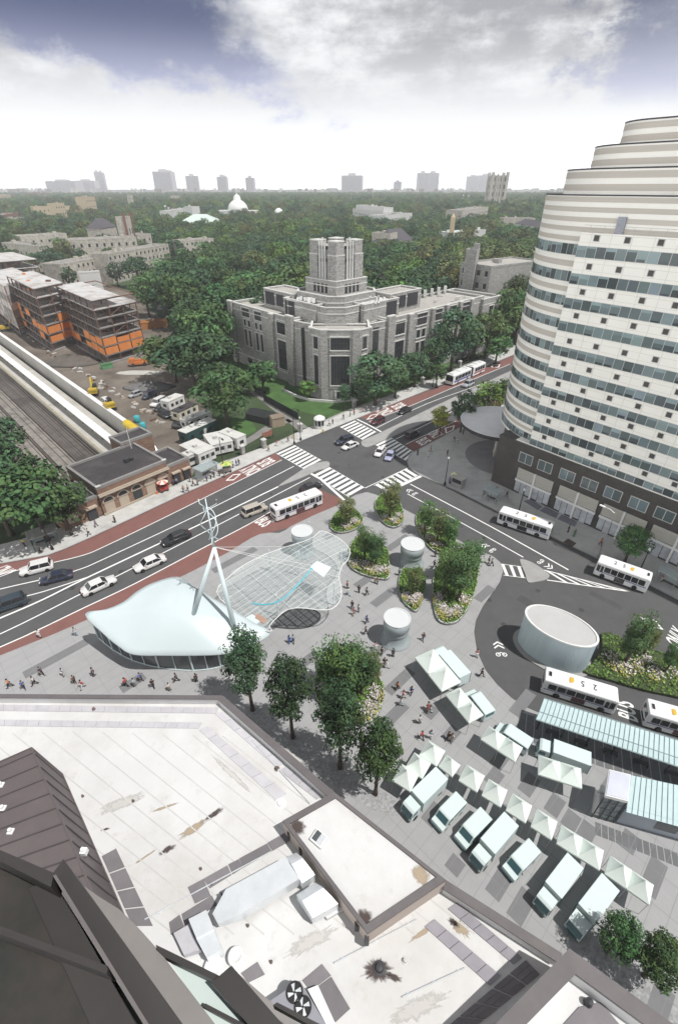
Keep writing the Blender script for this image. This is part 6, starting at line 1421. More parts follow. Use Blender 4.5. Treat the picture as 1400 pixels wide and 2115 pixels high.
# oval ventilation building
ov = [Vector((*P(u, v, 5.4), 0)) for u, v in ((1092, 1262), (1238, 1330))]; oc = (ov[0]+ov[1])/2; od = ov[1]-ov[0]
ovt = thing('oval_ventilation_house', 'large oval drum building clad in pale blue ribs with a flat grey roof', 'building', (oc.x-.2, oc.y+.3, 0), math.atan2(od.y, od.x)); ra = od.length/2*1.02; rbb = 2.9
q = MB(); q.lathe([(1, -.02), (1, .16), (.86, .17), (.86, .2)], 64, 0, sx=ra*1.13, sy=rbb*1.25); q.build('kerb_apron', [m_median], ovt)
q = MB(); 
for k in range(96):
    a0, a1 = 2*math.pi*k/96, 2*math.pi*(k+.55)/96; a2 = 2*math.pi*(k+1)/96
    e = lambda a, f: (ra*f*math.cos(a), rbb*f*math.sin(a))
    q.quad((*e(a0, 1), .1), (*e(a1, 1), .1), (*e(a1, 1), 5.3), (*e(a0, 1), 5.3)); q.quad((*e(a1, 1), .1), (*e(a2, .985), .1), (*e(a2, .985), 5.3), (*e(a1, 1), 5.3)); q.quad((*e(a2, .985), .1), (*e(a2, 1), .1), (*e(a2, 1), 5.3), (*e(a2, .985), 5.3))
q.build('ribbed_wall', [M('ribbed_blue_metal', (.48, .57, .60), .4, .12, .8, spec=.5, stretch=(1, 1, .1))], ovt)
q = MB(); q.lathe([(1.0, 5.25), (1.015, 5.28), (1.015, 5.5), (.96, 5.51), (.955, 5.3)], 64, 0, sx=ra, sy=rbb, caps=False); q.build('parapet_rim', [m_wht], ovt, False); q = MB(); q.lathe([(.965, 5.2), (.965, 5.36), (.01, 5.38)], 64, 0, sx=ra, sy=rbb); q.build('roof', [M('oval_roof', (.42, .42, .42), .85, .06, .4)], ovt)
# planted beds
m_bedg = M('bed_grass', (0.11, 0.20, 0.04), 0.9, 0.35, .8, attr=True); m_flw = M('white_flowers', (0.52, 0.48, 0.48), 0.8, 0.25, 2, attr=True); m_fly = M('yellow_flowers', (0.37, 0.345, 0.11), 0.8, 0.3, 2, attr=True)
rp = np.random.default_rng(5)
def tufts(poly, n, size, mat, name, parent, o, z0, up=.3, tintr=(.6, 1.35), blobs=None):
    P_ = np.array(poly); mn, mx = P_.min(0), P_.max(0); pts = []
    while len(pts) < n:
        p = rp.uniform(mn, mx)
        if blobs is not None:
            b = blobs[rp.integers(len(blobs))]; p = np.array(b[:2])+rp.normal(size=2)*b[2]*.5
        if inside(p, poly): pts.append(p)
    pts = np.array(pts); n_ = np.stack([rp.normal(size=n)*.5, rp.normal(size=n)*.5, np.ones(n)], 1); n_ /= np.linalg.norm(n_, axis=1)[:, None]
    u = np.cross(n_, rp.normal(size=(n, 3))); u /= np.linalg.norm(u, axis=1)[:, None]; w = np.cross(n_, u); s = size*rp.uniform(.6, 1.4, (n, 1))
    pos = np.concatenate([pts-np.array([o[0], o[1]]), z0+rp.uniform(0, up, (n, 1))], 1); V = np.stack([pos-u*s, pos-w*s*.7, pos+u*s, pos+w*s*.7], 1); t = rp.uniform(*tintr, n); T = np.stack([t, t, t*rp.uniform(.8, 1.1, n)], 1)
    ob = link(bpy.data.objects.new(name, leaf_mesh(name, V, T, mat)), parent); ob['kind'] = 'stuff'; return ob
def bed(label, outline, near, name='planted_bed', rim=True, dens=1.0):
    "outline in picture points; near = picture points of the flowery side"
    poly = ccw(smoothloop(PL(outline, PZ), 4)); c = (sum(p[0] for p in poly)/len(poly), sum(p[1] for p in poly)/len(poly)); t = thing(name, label, 'flower bed', (c[0], c[1], PZ)); loc = [sub(p, c) for p in poly]; A_ = abs(area(poly))
    q = MB(); q.prism(loc, 0, .32, 0); q.build('soil', [M('bed_soil', (.05, .07, .028), .95, .3, .8)], t)
    if rim:
        q = MB(); inn = [(x*.97, y*.97) for x, y in loc]
        for i in range(len(loc)): j = (i+1) % len(loc); q.prism([loc[i], loc[j], inn[j], inn[i]], 0, .46, 0)
        q.build('stone_rim', [M('bed_rim', (.45, .46, .45), .8, .08, .5)], t)
    tufts(poly, int(A_*26*dens), .17, m_bedg, 'grass', t, c, .3, .35)
    bl = [(*P(u, v, PZ), r) for u, v, r in near]
    tufts(poly, int(len(bl)*150*dens), .13, m_flw, 'white_flowers', t, c, .55, .5, (.55, 1.3), bl)
    b2 = [(x+rp.uniform(-1, 1)*r, y-.6*r, r*.9) for x, y, r in bl]; tufts(poly, int(len(bl)*110*dens), .12, m_fly, 'yellow_flowers', t, c, .5, .4, (.6, 1.3), b2)
    return poly
bed('small planted bed with a leafy tree at the corner nearest the bus', [(683, 1080), (684, 1095), (700, 1103), (722, 1100), (742, 1090), (750, 1075), (735, 1055), (705, 1052)], [(715, 1092, 1.0), (732, 1082, .9)])
bed('teardrop planted bed with one big tree at the crossing corner', [(774, 1040), (779, 1066), (792, 1083), (810, 1092), (827, 1086), (833, 1068), (826, 1040), (810, 1022), (788, 1022)], [(795, 1074, .9), (812, 1080, .9), (824, 1070, .8)])
bed('large rounded planted bed beside the wavy glass canopy', [(718, 1150), (722, 1172), (742, 1187), (771, 1196), (801, 1198), (804, 1172), (800, 1140), (780, 1115), (750, 1105), (728, 1120)], [(735, 1168, 1.2), (755, 1172, 1.2), (775, 1182, 1.3), (793, 1182, .9)])
bed('long narrow planted bed along the cross street kerb', [(858, 1072), (862, 1094), (880, 1127), (905, 1146), (930, 1140), (942, 1118), (915, 1092), (880, 1066), (866, 1060)], [(872, 1096, 1.0), (885, 1117, 1.0), (900, 1130, .9)])
bed('slim oval planted bed between the two ventilation drums', [(822, 1208), (829, 1240), (848, 1261), (862, 1263), (876, 1226), (878, 1192), (862, 1170), (842, 1168), (828, 1184)], [(838, 1236, .8), (852, 1248, .8), (862, 1238, .7)])
bed('largest planted bed with a thick clump of trees by the bus loop', [(892, 1222), (895, 1260), (904, 1284), (923, 1292), (947, 1284), (968, 1254), (983, 1212), (988, 1165), (975, 1140), (930, 1140), (900, 1175)], [(912, 1262, 1.0), (928, 1272, 1.0), (944, 1266, 1.0), (958, 1245, .9), (905, 1240, .8)])
bed('rounded planted bed with a stone seat rim behind the street trees', [(650, 1405), (652, 1440), (680, 1480), (720, 1500), (765, 1494), (785, 1470), (793, 1436), (787, 1408), (760, 1365), (715, 1340), (670, 1360)], [(770, 1460, 1.3), (775, 1435, 1.0), (755, 1478, 1.1), (668, 1425, .8)])
bed('long planted bed with white flower clumps beside the oval drum building', [(1204, 1390), (1222, 1372), (1240, 1340), (1245, 1308), (1300, 1330), (1360, 1350), (1450, 1382), (1520, 1410), (1540, 1480), (1400, 1443), (1330, 1428), (1262, 1408)], [(1255, 1362, 1.2), (1272, 1378, 1.1), (1290, 1388, 1.3), (1315, 1378, 1.2), (1330, 1368, 1.0), (1350, 1395, 1.2), (1388, 1390, 1.2), (1420, 1410, 1.2)], rim=False, dens=.5)
g5 = 'feathery trees of the planted beds'
for base, top, m__, w_, lab in (
    ((716, 1085), 1022, m_fe2, 1.25, 'feathery tree in the small bed nearest the bus'), ((805, 1072), 985, m_fe2, 1.0, 'tall feathery tree in the teardrop bed at the crossing corner'),
    ((752, 1160), 1078, m_fe1, .95, 'feathery tree in the rounded bed beside the glass canopy, on the side of the bus'), ((775, 1172), 1092, m_fe3, .95, 'feathery tree in the rounded bed beside the glass canopy, on the side of the drum'),
    ((876, 1100), 1028, m_fe1, 1.05, 'feathery tree at the crossing end of the long kerb bed'), ((902, 1122), 1045, m_fe2, 1.05, 'feathery tree in the middle of the long kerb bed'), ((925, 1130), 1062, m_fe1, 1.05, 'feathery tree at the far end of the long kerb bed'),
    ((852, 1230), 1165, m_fe2, 1.0, 'small feathery tree in the slim oval bed between the drums'),
    ((915, 1228), 1130, m_fe1, 1.0, 'feathery tree of the largest bed, on the drum side'), ((945, 1240), 1122, m_fe3, 1.0, 'feathery tree in the middle of the largest bed'), ((965, 1200), 1105, m_fe1, 1.0, 'feathery tree of the largest bed, nearest the bus loop'), ((925, 1195), 1112, m_fe1, 1.0, 'feathery tree at the back of the largest bed'),
    ((680, 1430), 1318, m_fe1, .95, 'feathery tree in the seat rimmed bed, nearest the pavilion'), ((712, 1440), 1312, m_fe1, .95, 'tall feathery tree in the middle of the seat rimmed bed'), ((745, 1435), 1322, m_fe3, .95, 'dark feathery tree in the seat rimmed bed'), ((768, 1415), 1345, m_fe2, .95, 'olive feathery tree in the seat rimmed bed, nearest the tents'),
    ((1290, 1368), 1255, m_fe3, .85, 'tall feathery tree in the long bed next to the oval drum building'), ((1328, 1352), 1288, m_fe2, .9, 'olive feathery tree in the middle of the long bed by the oval building'), ((1372, 1388), 1325, m_fe1, .9, 'feathery tree near the picture edge in the long bed by the oval building')):
    treepx('w', base, top, lab, m__, g5, w_*1.0, .3)
# market tents
m_tent = M('tent_canvas', (0.70, 0.775, 0.735), 0.65, 0.03, 1.0)
def mk_tent():
    t = thing('market_tent', 'white market tent', 'tent', (0, 0, 0)); a = 1.55; ez = 2.55; pk = 3.95; q = MB()
    prof = []
    n = 6
    for sgn in range(4):
        c0 = [(-a, -a), (a, -a), (a, a), (-a, a)][sgn]; c1 = [(a, -a), (a, a), (-a, a), (-a, -a)][sgn]
        for i in range(n):
            f = lambda t_: (t_**1.25)   # slightly concave slopes
            t0, t1 = i/n, (i+1)/n; z0, z1 = pk-(pk-ez)*(t0**.8), pk-(pk-ez)*(t1**.8)
            q.quad((c0[0]*t0, c0[1]*t0, z0), (c0[0]*t1, c0[1]*t1, z1), (c1[0]*t1, c1[1]*t1, z1), (c1[0]*t0, c1[1]*t0, z0)) if i else q.add([(0, 0, pk), (c0[0]*t1, c0[1]*t1, z1), (c1[0]*t1, c1[1]*t1, z1)], [(0, 1, 2)])
        q.quad((c0[0], c0[1], ez), (c0[0], c0[1], ez-.22), (c1[0], c1[1], ez-.22), (c1[0], c1[1], ez))
    q.build('canopy', [m_tent], t)
    for x in (-1.45, 1.45):
        for y in (-1.45, 1.45): q = MB(); q.tube([(x, y, 0), (x, y, ez)], .04, 5); q.build('leg', [m_rail], t)
    return t
TENT = mk_tent()
def tents(a, b, zs, labs, group, deep=0):
    "a-b: picture ends of the low front eave; one tent per label"
    A, B = P(*a, 2.5), P(*b, 2.5); d = unit(sub(B, A)); n_ = (-d[1], d[0]); n_ = n_ if n_[1] > 0 else (-n_[0], -n_[1]); k = len(labs); s = math.dist(A, B)/k
    for i, l_ in enumerate(labs): c = along(along(A, d, s*(i+.5)), n_, s*.5+deep*s); place(TENT, (c[0], c[1], PZ), ang(d), l_, group, (s/3.1*1.06, s/3.1*1.06, zs))
def zq(u): return (780+u[0]*.443, 1500+u[1]*.443)
gt = 'white market tents on the plaza'
tents(zq((70, 255)), zq((150, 305)), 1, ['white market tent at the cobbles end, nearest the street trees, behind the first box truck'], gt)
tents(zq((130, 195)), zq((205, 245)), 1, ['white market tent second from the street trees, beside the first box truck'], gt)
tents(zq((195, 137)), zq((272, 187)), 1, ['white market tent at the outer corner of the L shaped cluster'], gt)
tents(zq((285, 190)), zq((345, 237)), 1, ['white market tent behind the tail of the first box truck'], gt)
tents(zq((378, 255)), zq((460, 308)), 1, ['single white market tent behind the first pale van'], gt); tents(zq((485, 325)), zq((570, 378)), 1, ['single white market tent behind the second pale van'], gt)
tents(zq((597, 395)), zq((685, 452)), 1, ['single white market tent behind the box truck in the middle of the row'], gt); tents(zq((713, 470)), zq((805, 530)), 1, ['single white market tent behind the third pale van'], gt)
tents(zq((833, 550)), zq((1028, 672)), 1, ['white market tent of the joined pair behind the third truck, near half', 'white market tent of the joined pair behind the third truck, far half'], gt)
tents(zq((1057, 690)), zq((1258, 832)), 1, ['white market tent of the last joined pair, beside the leafy street tree', 'white market tent of the last joined pair, at the end of the row'], gt)
tents((858, 1360), (912, 1428), 1, ['white market tent at the top of the group nearest the lone drum', 'white market tent second in the group nearest the lone drum'], gt)
tents((921, 1437), (968, 1494), 1, ['white market tent third from the lone drum, beside the short van', 'white market tent fourth from the lone drum, beside the short van'], gt)
tents((993, 1528), (1062, 1574), 1, ['market tent in the middle of the plaza beside the small van, near half', 'market tent in the middle of the plaza beside the small van, far half'], gt)
tents((1111, 1600), (1199, 1629), 1, ['pale market tent in front of the sideways box truck, cab end', 'pale market tent in front of the sideways box truck, tail end'], gt)
# long glass bus canopy
m_panel = M('glazed_roof_panel', (0.46, 0.58, 0.60), 0.2, 0.06, 1.2, spec=.5); m_seam = M('panel_seam', (.22, .28, .29), .5)
bc = thing('long_bus_canopy', 'long pale blue glass bus canopy with a folded roof along the bus loop', 'bus shelter', (*P(1106, 1486, 3.4), PZ)); bo = bc.location
Fa, Fb = Vector((*P(1123, 1442, 3.7), 3.7)), Vector((*P(1400, 1529, 3.7), 3.7)); Na, Nb = Vector((*P(1106, 1486, 3.6), 3.6)), Vector((*P(1400, 1584, 3.6), 3.6)); Ga, Gb = Vector((*P(1113, 1470, 3.3), 3.3)), Vector((*P(1400, 1566, 3.3), 3.3))
EXT = 1.6
def ex(a, b, t): return a+(b-a)*t-bo
q = MB(); nn = 46
for s0, s1, mi in (((Fa, Fb), (Ga, Gb), 0), ((Ga, Gb), (Na, Nb), 0)):
    q.slab([ex(*s0, 0), ex(*s0, EXT), ex(*s1, EXT), ex(*s1, 0)], .07, mi)
q.build('glass_roof', [m_panel], bc); q = MB()
for i in range(nn+1):
    t = EXT*i/nn
    for s0, s1 in (((Fa, Fb), (Ga, Gb)), ((Ga, Gb), (Na, Nb))): q.tube([ex(*s0, t)+Vector((0, 0, .04)), ex(*s1, t)+Vector((0, 0, .04))], .03, 4)
for s in ((Fa, Fb), (Ga, Gb), (Na, Nb)): q.tube([ex(*s, 0), ex(*s, EXT)], .07, 5)
q.build('roof_seam', [m_seam], bc)
for i in range(9):
    t = .03+EXT*i/8.4; q = MB(); p = ex(Ga, Gb, t); q.tube([(p.x, p.y, 0), (p.x, p.y, p.z)], .1, 6); q.build('post', [m_dark], bc)
for i in range(5):
    t = .1+i*.22; p = ex(Ga, Gb, t); p2 = ex(Ga, Gb, t+.10); q = MB(); L_, R_ = strip([(p.x, p.y), (p2.x, p2.y)], .5); q.prism([L_[0], R_[0], R_[1], L_[1]], .40, .48); 
    q.prism([L_[0], R_[0], mix(R_[0], R_[1], .05), mix(L_[0], L_[1], .05)], 0, .4); q.prism([mix(L_[0], L_[1], .95), mix(R_[0], R_[1], .95), R_[1], L_[1]], 0, .4); q.build('bench', [m_dark], bc)
dp = MB(); dd = unit(sub(P(1400, 1584), P(1106, 1486))); dn = (dd[1], -dd[0])  # dark strips painted on the paving as the shadow of the canopy glazing
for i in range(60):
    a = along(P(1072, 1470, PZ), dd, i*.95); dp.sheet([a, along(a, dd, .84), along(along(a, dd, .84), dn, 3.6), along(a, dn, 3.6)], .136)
struct('shadow_strip_pavement', dp, M('strip_shadow', (.125, .13, .135), .8, .12, .6))
dp = MB()  # more strips in the same painted shadow colour, beside the kiosk
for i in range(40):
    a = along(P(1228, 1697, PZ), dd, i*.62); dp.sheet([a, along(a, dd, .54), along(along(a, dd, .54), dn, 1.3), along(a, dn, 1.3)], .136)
struct('shadow_strip_pavement', dp, M('strip_shadow', (.155, .16, .165)))
# small station pavilion with a flat box and a glass lean-to roof
BZ = 4.6; kc = [P(*p, BZ) for p in ((1257, 1589), (1302, 1600), (1296, 1655), (1249, 1643))]; ko = kc[3]
kp = thing('glass_kiosk_pavilion', 'glass fronted pavilion with a flat lavender roof box and striped glass wing', 'pavilion', (ko[0], ko[1], PZ)); kl = [sub(p, ko) for p in kc]
q = MB(); q.prism(kl, BZ-.55, BZ-.12, 0, 0, True); q.build('roof_box', [m_wht], kp); q = MB(); cx_ = (sum(p[0] for p in kl)/4, sum(p[1] for p in kl)/4); q.prism([mix(p, cx_, .08) for p in kl], BZ-.12, BZ-.05); q.build('roof_panel', [M('lavender_roof', (.52, .54, .62), .5)], kp)
kd = unit(sub(kl[2], kl[3])); kn = (kd[1], -kd[0]) if kd[0] > 0 else (-kd[1], kd[0])
q = MB(); q.prism([mix(p, cx_, .1) for p in kl], 0, BZ-.55); q.build('glass_wall', [m_clear], kp)
q = MB(); w_ = math.dist(kl[2], kl[3])
for i in range(4): a = along(kl[3], kd, w_*i/3); q.tube([(*a, 0), (*a, BZ-.5)], .06, 5)
for z in (1.1, 2.2, 3.3): q.tube([(*along(kl[3], kn, .04), z), (*along(kl[2], kn, .04), z)], .05, 4)
q.build('mullion', [m_dark], kp); 
wf, wn = [Vector((*P(*p, zz), zz)) for p, zz in (((1302, 1601), 3.7), ((1400, 1622), 3.7))], [Vector((*P(*p, zz), zz)) for p, zz in (((1292, 1677), 3.2), ((1400, 1707), 3.2))]; kO = Vector((ko[0], ko[1], PZ))
g1 = [wf[0].lerp(wn[0], .62), wf[1].lerp(wn[1], .62)]
q = MB(); q.slab([p-kO for p in (wf[0], wf[0].lerp(wf[1], 1.8), g1[0].lerp(g1[1], 1.8), g1[0])], .06); q.slab([p-kO for p in (g1[0], g1[0].lerp(g1[1], 1.8), wn[0].lerp(wn[1], 1.8), wn[0])], .06); q.build('glass_roof', [m_panel], kp); q = MB()
for i in range(17):
    t = i/16*1.8; q.tube([wf[0].lerp(wf[1], t)-kO+Vector((0, 0, .04)), g1[0].lerp(g1[1], t)-kO+Vector((0, 0, .04)), wn[0].lerp(wn[1], t)-kO+Vector((0, 0, .04))], .028, 4)
q.build('roof_seam', [m_seam], kp)
a, b = wn[0].lerp(wf[0], .12)-kO, wn[0].lerp(wn[1], 1.8).lerp(wf[0].lerp(wf[1], 1.8), .12)-kO
q = MB(); q.quad((a.x, a.y, 0), (b.x, b.y, 0), (b.x, b.y, 3.15), (a.x, a.y, 3.15)); q.build('front_wall', [M('blue_grey_panel', (.33, .37, .41), .5, .06)], kp); q = MB(); p, p2 = a.lerp(b, .38), a.lerp(b, .62); off_ = Vector((kn[0]*.05, kn[1]*.05, 0))
q.quad(*(tuple(x) for x in ((p.x+off_.x, p.y+off_.y, .8), (p2.x+off_.x, p2.y+off_.y, .8), (p2.x+off_.x, p2.y+off_.y, 2.6), (p.x+off_.x, p.y+off_.y, 2.6)))); q.build('window', [m_curtain], kp)
# ---------------------------------------------------------------- vehicles
m_bus = stains(M('bus_white', (0.68, 0.69, 0.69), 0.4, 0.04, .6, spec=.5), (.5, .5, .49), .5, .6, .85, amount=.4); m_busblue = M('bus_blue_stripe', (0.055, 0.06, 0.25), .4); m_glassd = M('vehicle_glass', (0.018, 0.02, 0.023), .12, .2, 1, spec=.6); m_tyre = M('tyre_rubber', (0.017, 0.017, 0.018), .8); m_rimm = M('wheel_rim', (0.35, 0.35, 0.36), .35, .05, 1, metal=.6)
m_yelp = M('bus_roof_yellow', (0.55, 0.36, 0.05), .6); m_black = M('black_paint', (.015, .015, .016), .5); m_headl = M('headlight_lens', (.65, .66, .66), .15); m_taill = M('taillight_lens', (.30, .02, .02), .25)
def rrect(hw, z0, z1, r, n=3):
    pts = []
    for cx, cz, a0 in ((hw-r, z1-r, 0), (-hw+r, z1-r, 90), (-hw+.05, z0+.05, 180), (hw-.05, z0+.05, 270)):
        rr_ = r if a0 < 180 else .05
        for k in range(n+1): a = math.radians(a0+90*k/n); pts.append((cx+rr_*math.cos(a), cz+rr_*math.sin(a)))
    return pts
def wheel_mesh(r, w):
    q = MB(); q.X = Matrix.Rotation(math.pi/2, 4, 'X'); q.lathe([(r*.6, -w/2), (r*.96, -w/2), (r, -w/4), (r, w/4), (r*.96, w/2), (r*.6, w/2)], 18); a = q.mesh('tyre', [m_tyre], True)
    q = MB(); q.X = Matrix.Rotation(math.pi/2, 4, 'X'); q.lathe([(r*.62, -w*.35), (r*.62, w*.35)], 14); 
    for s in (-1, 1): q.lathe([(r*.22, s*w*.35), (r*.15, s*w*.5)] if s > 0 else [(r*.15, s*w*.5), (r*.22, s*w*.35)], 8)
    return a, q.mesh('rim', [m_rimm])
def wheels(t, spots, r, w):
    a, b = wheel_mesh(r, w)
    for x, y in spots: o = link(bpy.data.objects.new('wheel', a), t, (x, y, r)); link(bpy.data.objects.new('rim', b), o)
def mk_bus(L=12.0, W=2.6, Hb=3.1):
    t = thing('city_bus', 'city bus', 'bus'); hw = W/2; q = MB(); rings = []
    for x, k, zt in ((-L/2, .93, Hb-.25), (-L/2+.12, .98, Hb-.05), (-L/2+.5, 1, Hb), (0, 1, Hb), (L/2-.6, 1, Hb), (L/2-.15, .97, Hb-.06), (L/2, .92, Hb-.3)): rings.append([(x, y*k, z) for y, z in rrect(hw, .35, zt, .22)])
    q.loft(rings); q.build('body', [m_bus], t)
    for s in (-1, 1):
        q = MB(); y = s*(hw+.012)
        for x0, x1 in ((-L/2+.3, -.9), (1.2, L/2-.9)): q.box(x0, x1, min(y, y-.02*s), max(y, y-.02*s), 1.22, 1.36)
        q.build('stripe', [m_busblue], t)
        xs = np.linspace(-L/2+.8, L/2-2.0, 7)
        for i in range(6):
            q = MB(); yy = s*(hw+.014); q.box(xs[i]+.07, xs[i+1]-.07, min(yy, yy-.05*s), max(yy, yy-.05*s), 1.5, 2.55); q.build('window', [m_glassd], t)
        q = MB(); yy = s*(hw+.014); q.box(L/2-1.85, L/2-1.25, min(yy, yy-.05*s), max(yy, yy-.05*s), 1.35, 2.5); q.box(L/2-1.1, L/2-.35, min(yy, yy-.05*s), max(yy, yy-.05*s), 1.3, 2.55); q.build('cab_window', [m_glassd], t)
        q = MB(); yy = s*(hw+.02); q.box(-1.0, 1.2, min(yy, yy-.05*s), max(yy, yy-.05*s), .45, 1.42); q.build('advert_panel' if s < 0 else 'door', [M('advert_panel', (.10, .05, .055), .5, .5, 1.5) if s < 0 else m_glassd], t)
        q = MB()
        for xw in (-3.4, 3.9):
            for k in range(10):
                a0, a1 = math.pi*k/10, math.pi*(k+1)/10
                q.quad((xw, y*1.004, .45), (xw+.62*math.cos(a0), y*1.004, .45+.62*math.sin(a0)), (xw+.62*math.cos(a1), y*1.004, .45+.62*math.sin(a1)), (xw, y*1.004, .45))
        q.build('wheel_arch', [m_black], t)
    wheels(t, [(-3.4, -hw+.12), (-3.4, hw-.12), (3.9, -hw+.12), (3.9, hw-.12)], .5, .3)
    q = MB(); q.box(L/2-.06, L/2+.02, -hw*.82, hw*.82, 1.25, 2.5); q.build('windscreen', [m_glassd], t); q = MB(); q.box(L/2-.08, L/2+.015, -.7, .7, 2.6, 2.85); q.build('destination_sign', [m_black], t)
    q = MB(); q.box(-L/2-.015, -L/2+.1, -hw*.75, hw*.75, 1.6, 2.6); q.box(-L/2-.02, -L/2+.1, -.8, .8, .6, 1.1); q.build('rear_window', [m_glassd], t)
    for y in (-.95, .95):
        q = MB(); q.box(L/2-.02, L/2+.03, y-.16, y+.16, .7, .92); q.build('headlight', [m_headl], t); q = MB(); q.box(-L/2-.03, -L/2+.02, y-.1, y+.1, .9, 1.3); q.build('taillight', [m_taill], t)
    q = MB(); q.box(-L/2+.5, -L/2+1.2, -.5, .5, Hb-.01, Hb+.05, 0); q.box(-L/2+.6, -L/2+1.1, -.4, .4, Hb+.05, Hb+.09, 1); q.build('roof_hatch', [m_bus, m_black], t)
    q = MB(); q.lathe([(.42, Hb), (.42, Hb+.06), (.02, Hb+.1)], 12, 0, (-1.6, 0)); q.box(-1.95, -1.25, .2, .5, Hb, Hb+.05); q.box(-2.0, -1.7, -.5, -.1, Hb, Hb+.04); q.build('roof_marker', [m_yelp], t)
    q = MB()
    for ch, x in (('2', 2.2), ('5', .2)): text_into(q, ch, 1.35, Matrix(((-1, 0, 0, x), (0, -1, 0, 0), (0, 0, 1, Hb+.012), (0, 0, 0, 1))))
    q.build('roof_number', [m_black], t)
    q = MB()
    for y in (-hw-.25, hw+.25): q.tube([(L/2-.2, y*.85, 2.3), (L/2+.2, y, 2.2), (L/2+.2, y, 1.8)], .05, 4)
    q.build('mirror', [m_black], t)
    return t
BUS = mk_bus()
gbus = 'white city buses'
def busat(front, rear, label, sc=None, z=0.0):
    "front and rear: ground points of the near lower edge; near side is half a width towards the viewer"
    A, B = P(*front, z), P(*rear, z); c = mix(A, B, .5); d = unit(sub(A, B)); ln = math.dist(A, B); s = sc or ln/12.0; n_ = (-d[1], d[0]); n_ = n_ if n_[1]*c[1]+n_[0]*c[0] > 0 else (-n_[0], -n_[1]); c = along(c, n_, 1.3*s)
    return place(BUS, (c[0], c[1], z), ang(d), label, gbus, (ln/12.0, s, s))
busat((1024, 1082), (1130, 1118), 'white city bus at the tower kerb nearest the crossing', .97); busat((1222, 1188), (1330, 1228), 'white city bus at the tower kerb beside the round street tree', .97)
busat((1264, 1479), (1114, 1432), 'white city bus in the loop under the edge of the long glass canopy', .90); busat((1470, 1545), (1324, 1502), 'white city bus in the loop cut by the picture edge', .90); busat((667, 1043), (572, 1080), 'white city bus in the red lane beside the ventilation drum', 1.0)
# articulated bus on the avenue
def mk_artic():
    t = thing('articulated_bus', 'white articulated bus coming down the red lane of the avenue', 'bus')
    for x0, x1, nm in ((.6, 9.8, 'front_body'), (-7.2, -.5, 'rear_body')):
        q = MB(); q.loft([[(x, y*k, z) for y, z in rrect(1.3, .35, 3.05-(1-k)*2, .22)] for x, k in ((x0, .98), (x0+.2, 1), (x1-.3, 1), (x1, .95))]); b = q.build(nm, [m_bus], t)
        for s in (-1, 1):
            q = MB(); y = s*1.315; n = 5 if nm[0] == 'f' else 4
            for i in range(n): a = x0+.4+(x1-x0-1.2)*i/n; q.box(a, a+(x1-x0-1.2)/n-.15, min(y, y-.05*s), max(y, y-.05*s), 1.45, 2.5)
            q.build('window_band', [m_glassd], t); q = MB(); q.box(x0+.3, x1-.5, min(y, y-.03*s), max(y, y-.03*s), .9, 1.3); q.build('stripe', [m_busblue if nm[0] == 'f' else M('advert_red', (.3, .05, .05))], t)
        for i in range(3): q = MB(); x = x0+1+(x1-x0-2)*i/2; q.box(x-.6, x+.6, -.7, .7, 3.04, 3.25); q.build('roof_unit', [m_bus], t)
    q = MB()
    for i in range(6): q.box(-.5+i*.19, -.4+i*.19, -1.2, 1.2, .4, 2.95)
    q.box(-.5, .6, -1.1, 1.1, .45, 2.9); q.build('bellows', [m_black], t); q = MB(); q.box(9.74, 9.84, -1.1, 1.1, 1.2, 2.5); q.build('windscreen', [m_glassd], t); q = MB(); q.box(9.75, 9.83, -.8, .8, 2.55, 2.8); q.build('destination_sign', [m_black], t)
    wheels(t, [(x, y) for x in (7.2, 2.4, -4.8) for y in (-1.15, 1.15)], .5, .3)
    for y in (-.95, .95): q = MB(); q.box(9.78, 9.86, y-.16, y+.16, .7, .95); q.build('headlight', [m_headl], t)
    return t
ab = mk_artic(); A, B = P(935, 797), P(1000, 768); c = mix(A, B, .55); d = unit(sub(A, B)); ab.location = (*along(c, (-d[1], d[0]), -1.3), 0); ab.rotation_euler = (0, 0, ang(d)); ab.scale = (math.dist(A, B)/17.0,)*3
